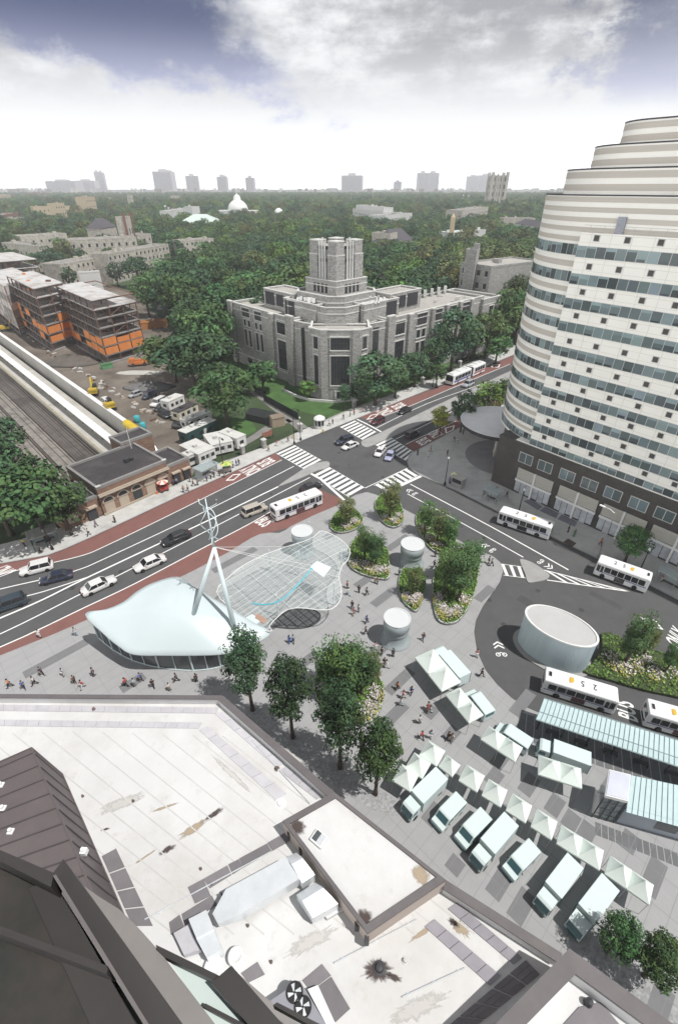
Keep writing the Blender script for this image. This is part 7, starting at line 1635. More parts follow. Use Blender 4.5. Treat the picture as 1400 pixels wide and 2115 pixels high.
# cars
m_paint = M('car_paint', (1, 1, 1), .28, .06, .5, spec=.5, objcol=True, coat=.4)
def mk_car(name, L, W, Hc, hood, trunk, roof0, roof1, belt=.92, wagon=False):
    t = thing(name, name, 'car'); hw = W/2; q = MB()
    def ring(x, k, zb, zt): return [(x, y*k, z) for y, z in ((hw*.96, zb), (hw, zb+.15), (hw, (zb+zt)/2), (hw*.95, zt-.06), (hw*.86, zt), (-hw*.86, zt), (-hw*.95, zt-.06), (-hw, (zb+zt)/2), (-hw, zb+.15), (-hw*.96, zb))]
    q.loft([ring(-L/2, .84, .35, belt*.86), ring(-L/2+.12, .93, .25, trunk), ring(-L/2+.6, 1, .22, belt), ring(0, 1, .22, belt), ring(L/2-1.5, 1, .22, belt), ring(L/2-1.1, .98, .22, hood), ring(L/2-.25, .9, .25, hood-.10), ring(L/2, .76, .36, hood-.26)])
    body = q.build('body', [m_paint], t, True)
    q = MB(); b0, b1 = -L/2+(.25 if wagon else .75), L/2-1.25
    def gring(x, k, z): return [(x, y*k, z) for y in (hw*.93, -hw*.93)]
    base = [(b0, hw*.92), (b1, hw*.9), (b1, -hw*.9), (b0, -hw*.92)]; top = [(roof0, hw*.74), (roof1, hw*.74), (roof1, -hw*.74), (roof0, -hw*.74)]
    q.loft([[(x, y, belt-.03) for x, y in base], [(x, y, Hc-.03) for x, y in top]], 0, True); q.build('cabin_glass', [m_glassd], t)
    q = MB(); q.loft([[(x+(.02 if x > 0 else -.02), y*1.03, Hc-.05) for x, y in top], [(x*.97, y*.96, Hc) for x, y in top]]); q.build('roof', [m_paint], t)
    q = MB()
    for s in (-1, 1):
        for xb, xt in ((b1, roof1), ((b0+b1)/2, (roof0+roof1)/2), (b0, roof0)): q.tube([(xb, s*hw*.93, belt-.02), (xt, s*hw*.76, Hc-.04)], .045, 4)
    q.build('pillar', [m_paint], t); wheels(t, [(x, y) for x in (-L*.3, L*.305) for y in (-hw+.1, hw-.1)], .34, .22)
    for y in (-hw*.62, hw*.62):
        q = MB(); q.box(L/2-.14, L/2-.02, y-.17, y+.17, hood-.3, hood-.16); q.build('headlight', [m_headl], t); q = MB(); q.box(-L/2-.01, -L/2+.12, y-.15, y+.15, .62, .8); q.build('taillight', [m_taill], t)
    q = MB()
    for s in (-1, 1): q.box(L/2-1.75, L/2-1.55, s*hw*1.0-.09, s*hw*1.0+.09, belt-.02, belt+.12)
    q.build('mirror', [m_paint], t)
    return t
SEDAN = mk_car('sedan', 4.9, 1.85, 1.45, .86, .78, -1.1, .55); SUV = mk_car('estate_car', 4.8, 1.95, 1.75, 1.02, .9, -1.95, .6, 1.05, True); SUV['label'] = 'estate'; VANC = mk_car('minivan', 5.0, 1.98, 1.85, .98, .9, -2.1, 1.0, 1.02, True)
WHT, BLK, SIL, NAV, MAR, LAV, TANC, GRN = (.62, .62, .62), (.02, .021, .024), (.34, .35, .37), (.028, .034, .06), (.08, .022, .028), (.33, .34, .48), (.40, .37, .32), (.03, .045, .06)
def car(proto, front, rear, col, label, group='cars on the avenue', sc=1.0, z=0.0):
    A, B = P(*front, z), P(*rear, z); c = mix(A, B, .5); d = sub(A, B); return place(proto, (c[0], c[1], z), ang(d), label, group, sc, {'body': col, 'roof': col, 'pillar': col, 'mirror': col})
car(SUV, (52, 1186), (106, 1172), WHT, 'white estate car on the avenue nearest the red lane by the green shelter', sc=1.05); car(SEDAN, (92, 1204), (146, 1190), NAV, 'dark navy coupe on the avenue beside the white estate car', sc=1.02); car(SUV, (-5, 1262), (48, 1244), GRN, 'dark teal estate car cut by the picture edge on the avenue', sc=1.05)
car(SEDAN, (240, 1199), (172, 1230), WHT, 'white sedan with a black soft roof on the avenue', sc=1.1); USED_W = None
car(SEDAN, (282, 1181), (340, 1156), WHT, 'white sedan in the middle of the avenue, next after the soft roofed one', sc=1.1); car(SEDAN, (338, 1128), (392, 1105), BLK, 'long black sedan on the avenue behind the mast', sc=1.12); car(VANC, (550, 1050), (502, 1068), TANC, 'beige minivan on the avenue behind the bus in the red lane', sc=1.05); car(SEDAN, (662, 1004), (622, 1016), BLK, 'black car half hidden behind the bus in the red lane', sc=1.0)
gi_ = 'cars in the junction'
car(SUV, (690, 921), (732, 909), NAV, 'dark estate car turning in the middle of the junction', gi_, 1.05); car(SEDAN, (705, 932), (740, 917), WHT, 'white sedan turning beside the dark estate car in the junction', gi_, 1.0); car(SEDAN, (779, 944), (790, 930), WHT, 'white car waiting before the east crosswalk in the junction', gi_, 1.0); car(SEDAN, (800, 953), (810, 937), LAV, 'silver blue car waiting next to the white car in the junction', gi_, 1.0)
car(SUV, (765, 880), (794, 868), MAR, 'maroon estate car at the avenue stop line beside the library', sc=.98); car(SEDAN, (820, 859), (850, 845), BLK, 'black sedan on the avenue behind the maroon car', sc=1.05); car(SUV, (950, 805), (980, 790), SIL, 'grey estate car passing the articulated bus', sc=1.1); car(SUV, (862, 895), (838, 908), BLK, 'dark estate car leaving the junction beside the red lane words', sc=1.0)
gs = 'vehicles parked on the building site'
car(SUV, (270, 822), (290, 815), SIL, 'silver estate car parked by the gravel heap on the bare site', gs, .9); car(VANC, (296, 827), (322, 815), NAV, 'dark blue van parked by the gravel heap on the bare site', gs, 1.05); car(VANC, (317, 842), (340, 830), WHT, 'white van parked between the dark van and the trailers', gs, 1.15); car(SUV, (325, 850), (345, 842), BLK, 'black car parked behind the white van on the bare site', gs, 1.0); car(SUV, (350, 866), (332, 855), BLK, 'black estate car at the end of the line of site cars', gs, 1.1); car(SUV, (384, 886), (366, 884), BLK, 'black jeep parked against the faded blue roofed trailer', gs, 1.0); car(VANC, (232, 842), (214, 828), WHT, 'white pickup van alone beside the concrete wall on the bare site', gs, 1.0)
# a black soft top lies on the roofed white sedan
# pale box trucks and vans of the market
m_mint = M('pale_truck_paint', (0.56, 0.655, 0.65), .4, .03, .5, spec=.4); m_teal = M('truck_teal_glass', (0.05, 0.13, 0.15), .25)
def mk_truck():
    t = thing('box_truck', 'box truck', 'truck'); q = MB(); q.loft([[(x, y, z) for y, z in rrect(1.25, .95, 3.5, .05, 1)] for x in (-4.0, 1.6)]); q.build('cargo_box', [m_mint], t); q = MB()
    for x in (-4.02, 1.62):
        for s in (-1, 1): q.tube([(x, s*1.25, .95), (x, s*1.25, 3.5)], .045, 4)
    q.build('corner_trim', [m_teal], t)
    q = MB(); P_ = [(1.9, .55), (3.75, .55), (3.85, 1.25), (3.55, 2.55), (3.2, 2.75), (1.9, 2.75)]; q.loft([[(x, y, z) for x, z in P_] for y in (-1.08, 1.08)]); q.build('cab', [m_mint], t)
    q = MB(); q.quad((3.87, -.98, 1.3), (3.87, .98, 1.3), (3.60, .95, 2.4), (3.60, -.95, 2.4)); q.build('windscreen', [m_teal], t)
    for s in (-1, 1):
        q = MB(); q.quad(*[(x, s*1.09, z) for x, z in ((2.5, 1.45), (3.6, 1.45), (3.4, 2.35), (2.5, 2.35))]); q.build('door_window', [m_teal], t)
    q = MB(); q.box(3.8, 3.92, -1.0, 1.0, .5, .75); q.box(3.86, 3.9, -.7, .7, .85, 1.12); q.build('bumper', [m_teal], t)
    q = MB(); q.box(-3.9, 3.6, -.5, .5, .5, .9); q.build('chassis', [m_black], t); wheels(t, [(x, y) for x in (-2.8, 2.8) for y in (-1.0, 1.0)], .48, .3)
    for y in (-.85, .85): q = MB(); q.box(3.86, 3.93, y-.15, y+.15, .82, 1.0); q.build('headlight', [m_headl], t)
    return t
def mk_van():
    t = thing('delivery_van', 'delivery van', 'van'); q = MB(); P_ = [(-2.6, .4), (2.35, .4), (2.55, .7), (2.45, 1.05), (1.75, 1.2), (1.15, 2.2), (.9, 2.3), (-2.5, 2.3), (-2.62, 2.2)]; 
    q.loft([[(x*(1 if abs(k) > .9 else 1), y, z if z < 1.3 else z-(.0 if abs(y) < 1 else .06)) for x, z in P_] for y, k in ((-1.02, 1), (-.92, .8), (.92, .8), (1.02, 1))]); q.build('body', [m_mint], t)
    q = MB(); q.quad((1.74, -.86, 1.24), (1.74, .86, 1.24), (1.2, .82, 2.15), (1.2, -.82, 2.15)); q.v = [(x+.025, y, z+.02) for x, y, z in q.v]; q.build('windscreen', [m_teal], t)
    for s in (-1, 1):
        q = MB(); y = s*1.03; q.quad(*[(x, y, z) for x, z in ((.3, 1.3), (1.5, 1.3), (1.05, 2.1), (.3, 2.1))]); q.quad(*[(x, y, z) for x, z in ((-2.4, 1.5), (.1, 1.5), (.1, 2.05), (-2.4, 2.05))]); q.build('side_window', [m_teal], t)
        q = MB(); q.tube([(1.2, s*1.05, 1.45), (1.3, s*1.25, 1.5)], .07, 4); q.build('mirror', [m_black], t)
    q = MB(); q.box(-2.64, -2.58, -.8, .8, 1.3, 2.05); q.build('rear_window', [m_teal], t); wheels(t, [(x, y) for x in (-1.6, 1.6) for y in (-.9, .9)], .36, .24)
    q = MB(); q.box(2.45, 2.62, -.95, .95, .38, .6); q.build('bumper', [m_teal], t); return t
TRK, VN = mk_truck(), mk_van()
def truckat(proto, rear, front, label, h, x_rear, x_front, group, sc=None):
    "rear/front: picture points on the roof centre line at height h"
    hh = h; s = 1
    for _ in range(5): A, B = P(*rear, hh), P(*front, hh); s = math.dist(A, B)/(x_front-x_rear); hh = h*s
    d = unit(sub(B, A)); mid = (x_rear+x_front)/2; c = along(mix(A, B, .5), d, -mid*s); place(proto, (c[0], c[1], PZ), ang(d), label, group, s)
gT, gV = 'pale box trucks at the market', 'pale vans at the market'
truckat(TRK, zq((297, 222)), zq((183, 335)), 'pale box truck parked inside the L shaped tent cluster', 3.3, -4, 1.6, gT, .92)
truckat(TRK, zq((620, 436)), zq((509, 564)), 'pale box truck in the middle of the row between two vans', 3.3, -4, 1.6, gT, .92)
truckat(TRK, zq((917, 630)), zq((814, 768)), 'pale box truck between the third van and the truck under the street tree', 3.3, -4, 1.6, gT, .92)
truckat(TRK, zq((1080, 730)), zq((971, 875)), 'pale box truck at the end of the row under the leafy street tree', 3.3, -4, 1.6, gT, .92)
truckat(TRK, (1219, 1570), (1142, 1542), 'pale box truck parked sideways behind the pale tent pair', 3.3, -4, 1.6, gT, .9)
truckat(TRK, (960, 1398), (918, 1350), 'pale box truck behind the tents nearest the lone drum', 3.2, -4, 1.6, gT, .82)
truckat(VN, zq((389, 330)), zq((312, 410)), 'pale van next to the first box truck', 2.3, -2.6, 1.0, gV, 1.0); truckat(VN, zq((505, 405)), zq((424, 488)), 'pale van between the first van and the middle box truck', 2.3, -2.6, 1.0, gV, 1.0); truckat(VN, zq((731, 554)), zq((650, 636)), 'pale van alone between two box trucks', 2.3, -2.6, 1.0, gV, 1.0)
truckat(VN, (1012, 1472), (982, 1434), 'short pale van behind the second tent pair', 2.3, -2.6, 1.0, gV, .95); truckat(VN, (1095, 1537), (1047, 1505), 'pale van behind the tent pair in the middle of the plaza', 2.3, -2.6, 1.0, gV, .95)
# ---------------------------------------------------------------- people
m_skin = M('skin', (0.36, 0.23, 0.17), .6, .1, 3); m_cloth = M('clothing', (1, 1, 1), .85, .12, 6, objcol=True); m_hair = M('hair', (.03, .024, .02), .7)
def skinned(name, joints, edges, radii, mat, sub_=1):
    me = bpy.data.meshes.new('skeleton'); me.from_pydata(joints, edges, []); o = bpy.data.objects.new('skeleton', me); COL.objects.link(o)
    o.modifiers.new('s', 'SKIN'); 
    for i, sv in enumerate(me.skin_vertices[0].data): sv.radius = radii[i] if isinstance(radii[i], tuple) else (radii[i], radii[i]); sv.use_root = (i == 0)
    md = o.modifiers.new('d', 'SUBSURF'); md.levels = sub_; md.render_levels = sub_
    dg = bpy.context.evaluated_depsgraph_get(); m2 = bpy.data.meshes.new_from_object(o.evaluated_get(dg)); m2.name = name; m2.materials.clear(); m2.materials.append(mat)
    for p in m2.polygons: p.use_smooth = True
    bpy.data.objects.remove(o); bpy.data.meshes.remove(me); return m2
def mk_person(stride=.0, swing=.0, bend=.0, hold=False, sit=False):
    hz_ = .93; J = []; E_ = []; R_ = []
    def j(x, y, z, r, p=None):
        J.append((x, y, z)); R_.append(r); i = len(J)-1
        if p is not None: E_.append((p, i))
        return i
    # walking towards +x
    pel = j(0, 0, hz_, (.15, .11)); sp = j(.01, 0, 1.15, (.145, .105), pel); ch = j(.02, 0, 1.36, (.17, .115), sp); nk = j(.03, 0, 1.49, .058, ch); hd = j(.05, 0, 1.585, .085, nk); tp = j(.045, 0, 1.70, .075, hd); j(.145, 0, 1.60, .018, hd)
    legs = []; arms = []
    for s in (-1, 1):
        f = stride*s; hip = j(.0, s*.09, hz_-.06, .095, pel); kn = j(f*.16+.03*abs(f), s*.095, .50, .062, hip); an = j(f*.30-.06*(f < 0), s*.095, .09 if f >= 0 else .13, .042, kn); to = j(f*.30+.16-.06*(f < 0), s*.10, .035, .035, an); legs.append((hip, kn, an, to))
        g_ = -swing*s; sh = j(.02, s*.19, 1.40, .062, ch); el = j(.0+g_*.16, s*.235, 1.13, .045, sh)
        if hold and s > 0: wr = j(.26, s*.20, 1.12, .034, el); ha = j(.34, s*.19, 1.14, .036, wr); fi = j(.40, s*.18, 1.15, .02, ha)
        else: wr = j(.06+g_*.34, s*.235, .90, .034, el); ha = j(.09+g_*.38, s*.23, .83, .038, wr); fi = j(.11+g_*.40, s*.22, .75, .022, ha)
        th = j(J[ha][0]+.05, s*.19, J[ha][2]-.01, .014, ha); arms.append((sh, el, wr))
    body = skinned('body', J, E_, R_, m_skin)
    def part(ids, ed, nm, k, mat):
        mp = {i: a for a, i in enumerate(ids)}; return skinned(nm, [J[i] for i in ids], [(mp[a], mp[b]) for a, b in ed], [tuple(x*k+.012 for x in (R_[i] if isinstance(R_[i], tuple) else (R_[i], R_[i]))) for i in ids], mat)
    shirt = part([pel, sp, ch]+[arms[0][0], arms[0][1], arms[1][0], arms[1][1]], [(pel, sp), (sp, ch), (ch, arms[0][0]), (arms[0][0], arms[0][1]), (ch, arms[1][0]), (arms[1][0], arms[1][1])], 'top', 1.08, m_cloth)
    tr = part([pel]+[legs[0][i] for i in (0, 1, 2)]+[legs[1][i] for i in (0, 1, 2)], [(pel, legs[0][0]), (legs[0][0], legs[0][1]), (legs[0][1], legs[0][2]), (pel, legs[1][0]), (legs[1][0], legs[1][1]), (legs[1][1], legs[1][2])], 'trousers', 1.1, m_cloth)
    q = MB(); q.lathe([(.05, 1.56), (.098, 1.60), (.105, 1.68), (.085, 1.76), (.03, 1.80)], 10, 0, (.015, 0)); hair = q.mesh('hair', [m_hair], True)
    q = MB()
    for l in legs: a, b = J[l[2]], J[l[3]]; q.box(min(a[0], b[0])-.07, max(a[0], b[0])+.06, a[1]-.05, a[1]+.05, 0, .09)
    shoes = q.mesh('shoes', [m_black])
    return body, shirt, tr, hair, shoes
POSES = {'walk': mk_person(1, 1), 'walk2': mk_person(-1, -.8), 'stand': mk_person(.12, .1), 'hold': mk_person(.6, .5, hold=True)}
CC = {'dark': (.022, .022, .026), 'white': (.62, .62, .62), 'red': (.50, .05, .06), 'pink': (.60, .24, .28), 'blue': (.05, .17, .50), 'pale blue': (.40, .52, .60), 'orange': (.58, .20, .05), 'grey': (.25, .26, .27), 'green': (.08, .22, .10), 'purple': (.18, .15, .32), 'teal': (.06, .28, .33), 'yellow': (.55, .44, .08), 'tan': (.35, .27, .19), 'navy': (.03, .04, .09)}
rpp = random.Random(33)
def person(u, v, top, legs, pose, where, ang_=None, z=PZ, group='people on the plaza', h=1.66):
    b, s, t, ha, sh = POSES[pose]; x, y = P(u, v, z); o = bpy.data.objects.new('person', b); COL.objects.link(o); o.location = (x, y, z); o.rotation_euler = (0, 0, rpp.uniform(0, 6.28) if ang_ is None else ang_); k = h/1.78*rpp.uniform(.97, 1.05); o.scale = (k*1.05, k*1.05, k)
    verb = {'walk': 'walking', 'walk2': 'walking', 'stand': 'standing', 'hold': 'walking'}[pose]
    tag(o, f'person in {top} top, {legs} trousers, {verb} {where}', 'person', group)
    for nm, me, c in (('top', s, CC[top]), ('trousers', t, CC[legs]), ('hair', ha, None), ('shoes', sh, None)):
        c_ = link(bpy.data.objects.new(nm, me), o)
        if c: c_.color = (*c, 1)
PEOPLE = [
 (23, 1419, 'orange', 'dark', 'walk', 'by the white roof edge at the picture corner'), (52, 1422, 'blue', 'navy', 'hold', 'by the roof edge beside the orange person'), (74, 1414, 'white', 'dark', 'walk2', 'third from the picture edge near the roof'), (156, 1411, 'dark', 'dark', 'stand', 'in front of the pavilion tip shadow'), (173, 1421, 'red', 'white', 'walk', 'beside the dark figure before the pavilion shadow'),
 (262, 1417, 'red', 'dark', 'walk2', 'between pavilion glass and white roof'), (280, 1417, 'pale blue', 'grey', 'stand', 'by the red person below the pavilion glass'), (292, 1406, 'blue', 'navy', 'hold', 'below the pavilion glass, carrying something'), (318, 1419, 'dark', 'dark', 'walk', 'before the middle of the pavilion glass'), (352, 1426, 'white', 'tan', 'stand', 'close to the roof edge before the pavilion glass'), (366, 1407, 'navy', 'dark', 'walk2', 'near the pavilion glass centre'), (407, 1408, 'dark', 'dark', 'stand', 'before the pavilion glass nearest the street trees'),
 (88, 1394, 'navy', 'dark', 'walk', 'on the paving band before the pavilion tip'), (133, 1396, 'pale blue', 'white', 'stand', 'in pale clothes before the pavilion tip'), (195, 1396, 'dark', 'navy', 'stand', 'at the edge of the pavilion shadow'), (84, 1316, 'white', 'white', 'stand', 'in white at the kerb of the red lane'), (158, 1312, 'white', 'pale blue', 'stand', 'in white beside the pavilion tip'),
 (598, 1328, 'blue', 'blue', 'hold', 'between the glass canopy and the street trees'), (606, 1327, 'pale blue', 'navy', 'walk', 'in the blue pair beside the glass canopy'),
 (717, 1215, 'red', 'dark', 'stand', 'beside the wavy canopy edge'), (720, 1229, 'white', 'pale blue', 'walk', 'below the red person at the canopy edge'), (741, 1224, 'dark', 'dark', 'stand', 'near the big rounded bed'), (757, 1229, 'grey', 'dark', 'walk', 'in grey near the big rounded bed'), (727, 1256, 'dark', 'navy', 'walk2', 'between the grille and the lone drum'), (730, 1270, 'pink', 'tan', 'walk', 'between the grille and the lone drum'), (740, 1264, 'white', 'grey', 'stand', 'between the grille and the lone drum'), (757, 1287, 'blue', 'navy', 'walk', 'towards the lone drum'),
 (774, 1204, 'white', 'tan', 'stand', 'at the foot of the big rounded bed'), (779, 1206, 'tan', 'grey', 'stand', 'at the foot of the big rounded bed'), (824, 1188, 'teal', 'dark', 'hold', 'between the drum and the slim oval bed'), (896, 1172, 'dark', 'dark', 'walk', 'between the slim bed and the largest bed'), (898, 1150, 'navy', 'dark', 'stand', 'behind the largest planted bed'),
 (755, 1310, 'dark', 'dark', 'walk', 'in the shadow of the lone drum'), (873, 1322, 'dark', 'navy', 'walk2', 'alone beyond the lone drum'), (774, 1341, 'pink', 'white', 'walk', 'just below the lone drum'), (788, 1352, 'dark', 'dark', 'stand', 'just below the lone drum'), (811, 1356, 'navy', 'dark', 'stand', 'below the lone drum towards the tents'), (793, 1374, 'dark', 'grey', 'walk', 'behind the seat rimmed bed'), (798, 1379, 'white', 'white', 'walk2', 'behind the seat rimmed bed'),
 (820, 1424, 'orange', 'dark', 'walk', 'beside the seat rimmed bed'), (849, 1434, 'blue', 'navy', 'hold', 'near the second tent of the top group'), (832, 1442, 'red', 'white', 'walk', 'between the seat rimmed bed and the tents'), (828, 1457, 'white', 'pale blue', 'walk2', 'between the seat rimmed bed and the tents'), (882, 1466, 'dark', 'red', 'stand', 'by the shadow of the third tent'), (887, 1473, 'grey', 'white', 'walk', 'by the shadow of the third tent'), (866, 1494, 'white', 'grey', 'stand', 'alone on the paving before the long tent row'), (870, 1526, 'red', 'dark', 'walk', 'above the L shaped tent cluster'), (888, 1525, 'pale blue', 'white', 'stand', 'above the L shaped tent cluster'), (925, 1527, 'dark', 'navy', 'walk2', 'on the dark band above the tent row'), (931, 1531, 'white', 'grey', 'stand', 'on the dark band above the tent row'),
 (1008, 1164, 'dark', 'dark', 'stand', 'at the bus loop kerb by the largest bed'), (1014, 1169, 'grey', 'dark', 'walk', 'at the bus loop kerb by the largest bed'), (993, 1397, 'dark', 'dark', 'walk', 'at the loop kerb beside the box truck'), (983, 1357, 'pink', 'white', 'stand', 'at the loop kerb opposite the road arrow')]
for a in PEOPLE: person(*a)
gn = 'people on the pavements'
for a in [
 (239, 1079, 'dark', 'dark', 'stand', 'alone on the pavement at the red lane kerb'), (185, 1106, 'white', 'navy', 'walk', 'on the pavement beyond the green newsstand'), (200, 1088, 'purple', 'navy', 'walk2', 'at the low station wing doorway'), (52, 1128, 'yellow', 'dark', 'stand', 'beside the green newsstand'), (84, 1140, 'navy', 'dark', 'stand', 'under the green newsstand roof'), (2, 1163, 'red', 'navy', 'walk', 'at the picture edge by the kerb'),
 (360, 1002, 'blue', 'navy', 'stand', 'at the station doorway by the red cart'), (366, 1000, 'pale blue', 'navy', 'stand', 'at the station doorway by the red cart'), (400, 1004, 'dark', 'navy', 'walk', 'between the station doors and the bus shelter'), (409, 1002, 'grey', 'dark', 'stand', 'between the station doors and the bus shelter'), (380, 1017, 'tan', 'dark', 'walk2', 'at the kerb before the station doors'), (389, 1014, 'white', 'dark', 'walk', 'at the kerb before the station doors'), (393, 995, 'dark', 'grey', 'stand', 'in front of the last station door'), (428, 994, 'blue', 'dark', 'stand', 'inside the crowded glass shelter'), (436, 989, 'white', 'navy', 'stand', 'inside the crowded glass shelter'), (443, 986, 'navy', 'dark', 'stand', 'inside the crowded glass shelter'), (454, 983, 'dark', 'dark', 'stand', 'at the end of the crowded glass shelter'), (464, 985, 'dark', 'grey', 'stand', 'at the foot of the black lamp post'), (474, 971, 'orange', 'dark', 'stand', 'under the yellow green umbrella'), (482, 966, 'white', 'navy', 'stand', 'beside the yellow green umbrella'), (489, 962, 'blue', 'blue', 'stand', 'beside the yellow green umbrella'), (494, 960, 'navy', 'dark', 'walk', 'past the yellow green umbrella'),
 (555, 932, 'tan', 'dark', 'walk', 'along the black railing'), (572, 921, 'red', 'white', 'walk2', 'along the black railing'), (595, 912, 'grey', 'dark', 'walk', 'near the crossing corner lamp'), (687, 876, 'navy', 'dark', 'stand', 'beside the gatehouse corner'), (680, 880, 'white', 'dark', 'walk', 'beside the gatehouse corner'), (709, 866, 'dark', 'dark', 'walk', 'near the lawn corner at the crossing'), (723, 860, 'tan', 'navy', 'stand', 'near the lawn corner at the crossing'), (731, 857, 'red', 'dark', 'stand', 'by the stone corner pillar'), (746, 852, 'pink', 'white', 'walk', 'past the stone corner pillar'), (757, 847, 'grey', 'grey', 'walk2', 'past the stone corner pillar'), (782, 832, 'white', 'dark', 'walk', 'on the avenue pavement under the big tree'),
 (884, 944, 'white', 'pale blue', 'stand', 'on the tower corner near the crosswalk'), (889, 933, 'pink', 'tan', 'walk', 'on the tower corner near the crosswalk'), (923, 940, 'dark', 'dark', 'stand', 'on the forecourt before the round canopy'), (937, 913, 'dark', 'grey', 'walk', 'beside the yellow green street tree'), (943, 916, 'white', 'grey', 'walk2', 'beside the yellow green street tree'), (956, 897, 'dark', 'dark', 'stand', 'at the foot of the dark street tree'), (1018, 938, 'pink', 'white', 'stand', 'under the round entrance canopy'), (862, 940, 'navy', 'dark', 'stand', 'at the very crosswalk corner of the tower'), (927, 998, 'purple', 'purple', 'stand', 'beside the pale yellow umbrella'), (1023, 1018, 'dark', 'white', 'hold', 'beside the small glass shelter'), (1045, 1027, 'dark', 'dark', 'walk', 'between the small shelter and the shopfronts'), (1111, 1037, 'navy', 'dark', 'walk2', 'in front of the second shopfront'), (1157, 1057, 'white', 'white', 'stand', 'in white at the shop door'), (1152, 1053, 'dark', 'navy', 'stand', 'at the shop door beside the white figure'), (1172, 1099, 'dark', 'dark', 'stand', 'on the pavement beyond the first kerb bus'), (1184, 1108, 'green', 'green', 'stand', 'in green by the tree pit'), (1364, 1201, 'red', 'white', 'stand', 'before the last glass shelter'), (1238, 1127, 'orange', 'dark', 'walk', 'behind the round street tree')]: person(*a, group=gn)
# ---------------------------------------------------------------- the white roof below the viewer
RZ = 20.0
m_mem = stains(stains(M('white_roof_membrane', (0.56, 0.563, 0.562), 0.7, 0.05, 0.35, detail=9), (0.44, 0.43, 0.41), 0.16, .44, .70, amount=.75), (.34, .31, .27), 1.0, .57, .80, amount=.6)
m_cap = stains(M('parapet_cap_brown', (0.115, 0.105, 0.108), 0.6, 0.1, .8), (.17, .155, .15), .5, .5, .75, amount=.5); m_pav = M('grey_roof_paver', (0.42, 0.415, 0.44), 0.85, 0.12, .9, rnd=.1); m_pavd = M('dark_roof_paver', (0.165, 0.155, 0.165), 0.85, 0.12, .9, rnd=.12)
m_galv = M('galvanised_metal', (0.66, 0.69, 0.71), .3, .08, 1.2, metal=.35); m_beige = M('beige_stucco', (0.40, 0.345, 0.31), .85, .06, .6); m_dirtst = M('roof_dirt', (0.13, 0.10, 0.085), .95, .5, 3); m_dirtl = M('roof_dirt_pale', (0.36, 0.30, 0.24), .95, .4, 2); m_brown = stains(M('brown_seam_metal', (0.105, 0.088, 0.09), 0.5, 0.08, .5, spec=.4), (.15, .13, .128), .3, .5, .75, amount=.5)
RO = (0.0, 14.0)
nb_ = thing('white_roof_building', 'near building with a wide white flat roof, brown parapets and grey paver strips', 'building', (RO[0], RO[1], 0))
def RP(pts, z=RZ): return [sub(P(u, v, z), RO) for u, v in pts]
OUT = [(-420, 1434), (0, 1435), (460, 1438), (690, 1638), (920, 1820), (1160, 1972), (1420, 2160), (1700, 2320), (1500, 2440), (-500, 2440)]
outw = RP(OUT, RZ+.75)
q = MB(); q.prism(outw, 0, RZ-.01); q.build('wall', [m_beige], nb_)
q = MB(); q.sheet([along(p, unit(p) if False else (0, 1), 0) for p in outw], RZ); q.build('roof', [m_mem], nb_)
def parapet(pts, w, z0, z1, cap=.05, inner=None):
    "outer line given at the top; wall turned inwards"
    p = RP(pts, z1); q = MB()
    for a, b in zip(p[:-1], p[1:]):
        d = unit(sub(b, a)); n = (d[1], -d[0]); ex_ = .14 if a != p[0] else 0
        q.prism([a, b, along(b, n, w), along(a, n, w)], z0, z1-.06, 1, 1); q.prism([along(a, n, -.05), along(b, n, -.05), along(b, n, w+.06), along(a, n, w+.06)], z1-.06, z1+.04, 0, 0, True)
    q.build('parapet', [m_cap, m_mem], nb_)
parapet(OUT[:3], .22, RZ, RZ+.75); parapet(OUT[2:6], .38, RZ, RZ+.79)
# paver strips: every paver its own slab joint
def pavers(name, a0, a1, b0, b1, n, mat, th=.05):
    "quad a0-a1 (one side) and b0-b1 (other side), cut in n"
    a0, a1, b0, b1 = RP([a0, a1, b0, b1]); q = MB()
    for i in range(n):
        t0, t1 = (i+.02)/n, (i+.98)/n; q.prism([mix(a0, a1, t0), mix(a0, a1, t1), mix(b0, b1, t1), mix(b0, b1, t0)], RZ, RZ+th+.004*(i % 3))
    q.build(name, [mat], nb_)
pavers('paver_strip', (-60, 1455), (452, 1462), (-60, 1468), (447, 1474), 22, m_pav); pavers('paver_strip', (-60, 1486), (418, 1493), (-60, 1499), (411, 1505), 20, m_pav)
pavers('paver_strip', (458, 1470), (586, 1577), (444, 1475), (572, 1586), 6, m_pav); pavers('paver_strip', (590, 1583), (676, 1640), (577, 1592), (654, 1652), 4, m_pav); pavers('paver_strip', (428, 1500), (592, 1640), (411, 1508), (570, 1652), 7, m_pav)
def z5(p): return (350+p[0]*.4286, 1550+p[1]*.4286)
def z3_(p): return (780+p[0]*.443, 1500+p[1]*.443)
def z4_(p): return (p[0]*.357, 1400+p[1]*.357)
for quad in ([(60, 790), (205, 700), (230, 745), (75, 845)], [(90, 660), (165, 620), (200, 700), (125, 738)], [(165, 620), (280, 555), (300, 600), (195, 665)], [(285, 550), (335, 525), (355, 565), (305, 598)], [(337, 522), (470, 450), (493, 487), (357, 565)], [(472, 447), (570, 390), (592, 430), (497, 484)], [(345, 1075), (425, 1020), (460, 1080), (380, 1120)], [(0, 830), (50, 793), (72, 845), (10, 890)], [(640, 1110), (735, 1030), (778, 1085), (680, 1160)], [(680, 1165), (780, 1092), (870, 1245), (800, 1310)]):
    q = MB(); q.prism(RP([z5(p) for p in quad]), RZ, RZ+.06); q.build('roof_paver', [m_pavd], nb_)
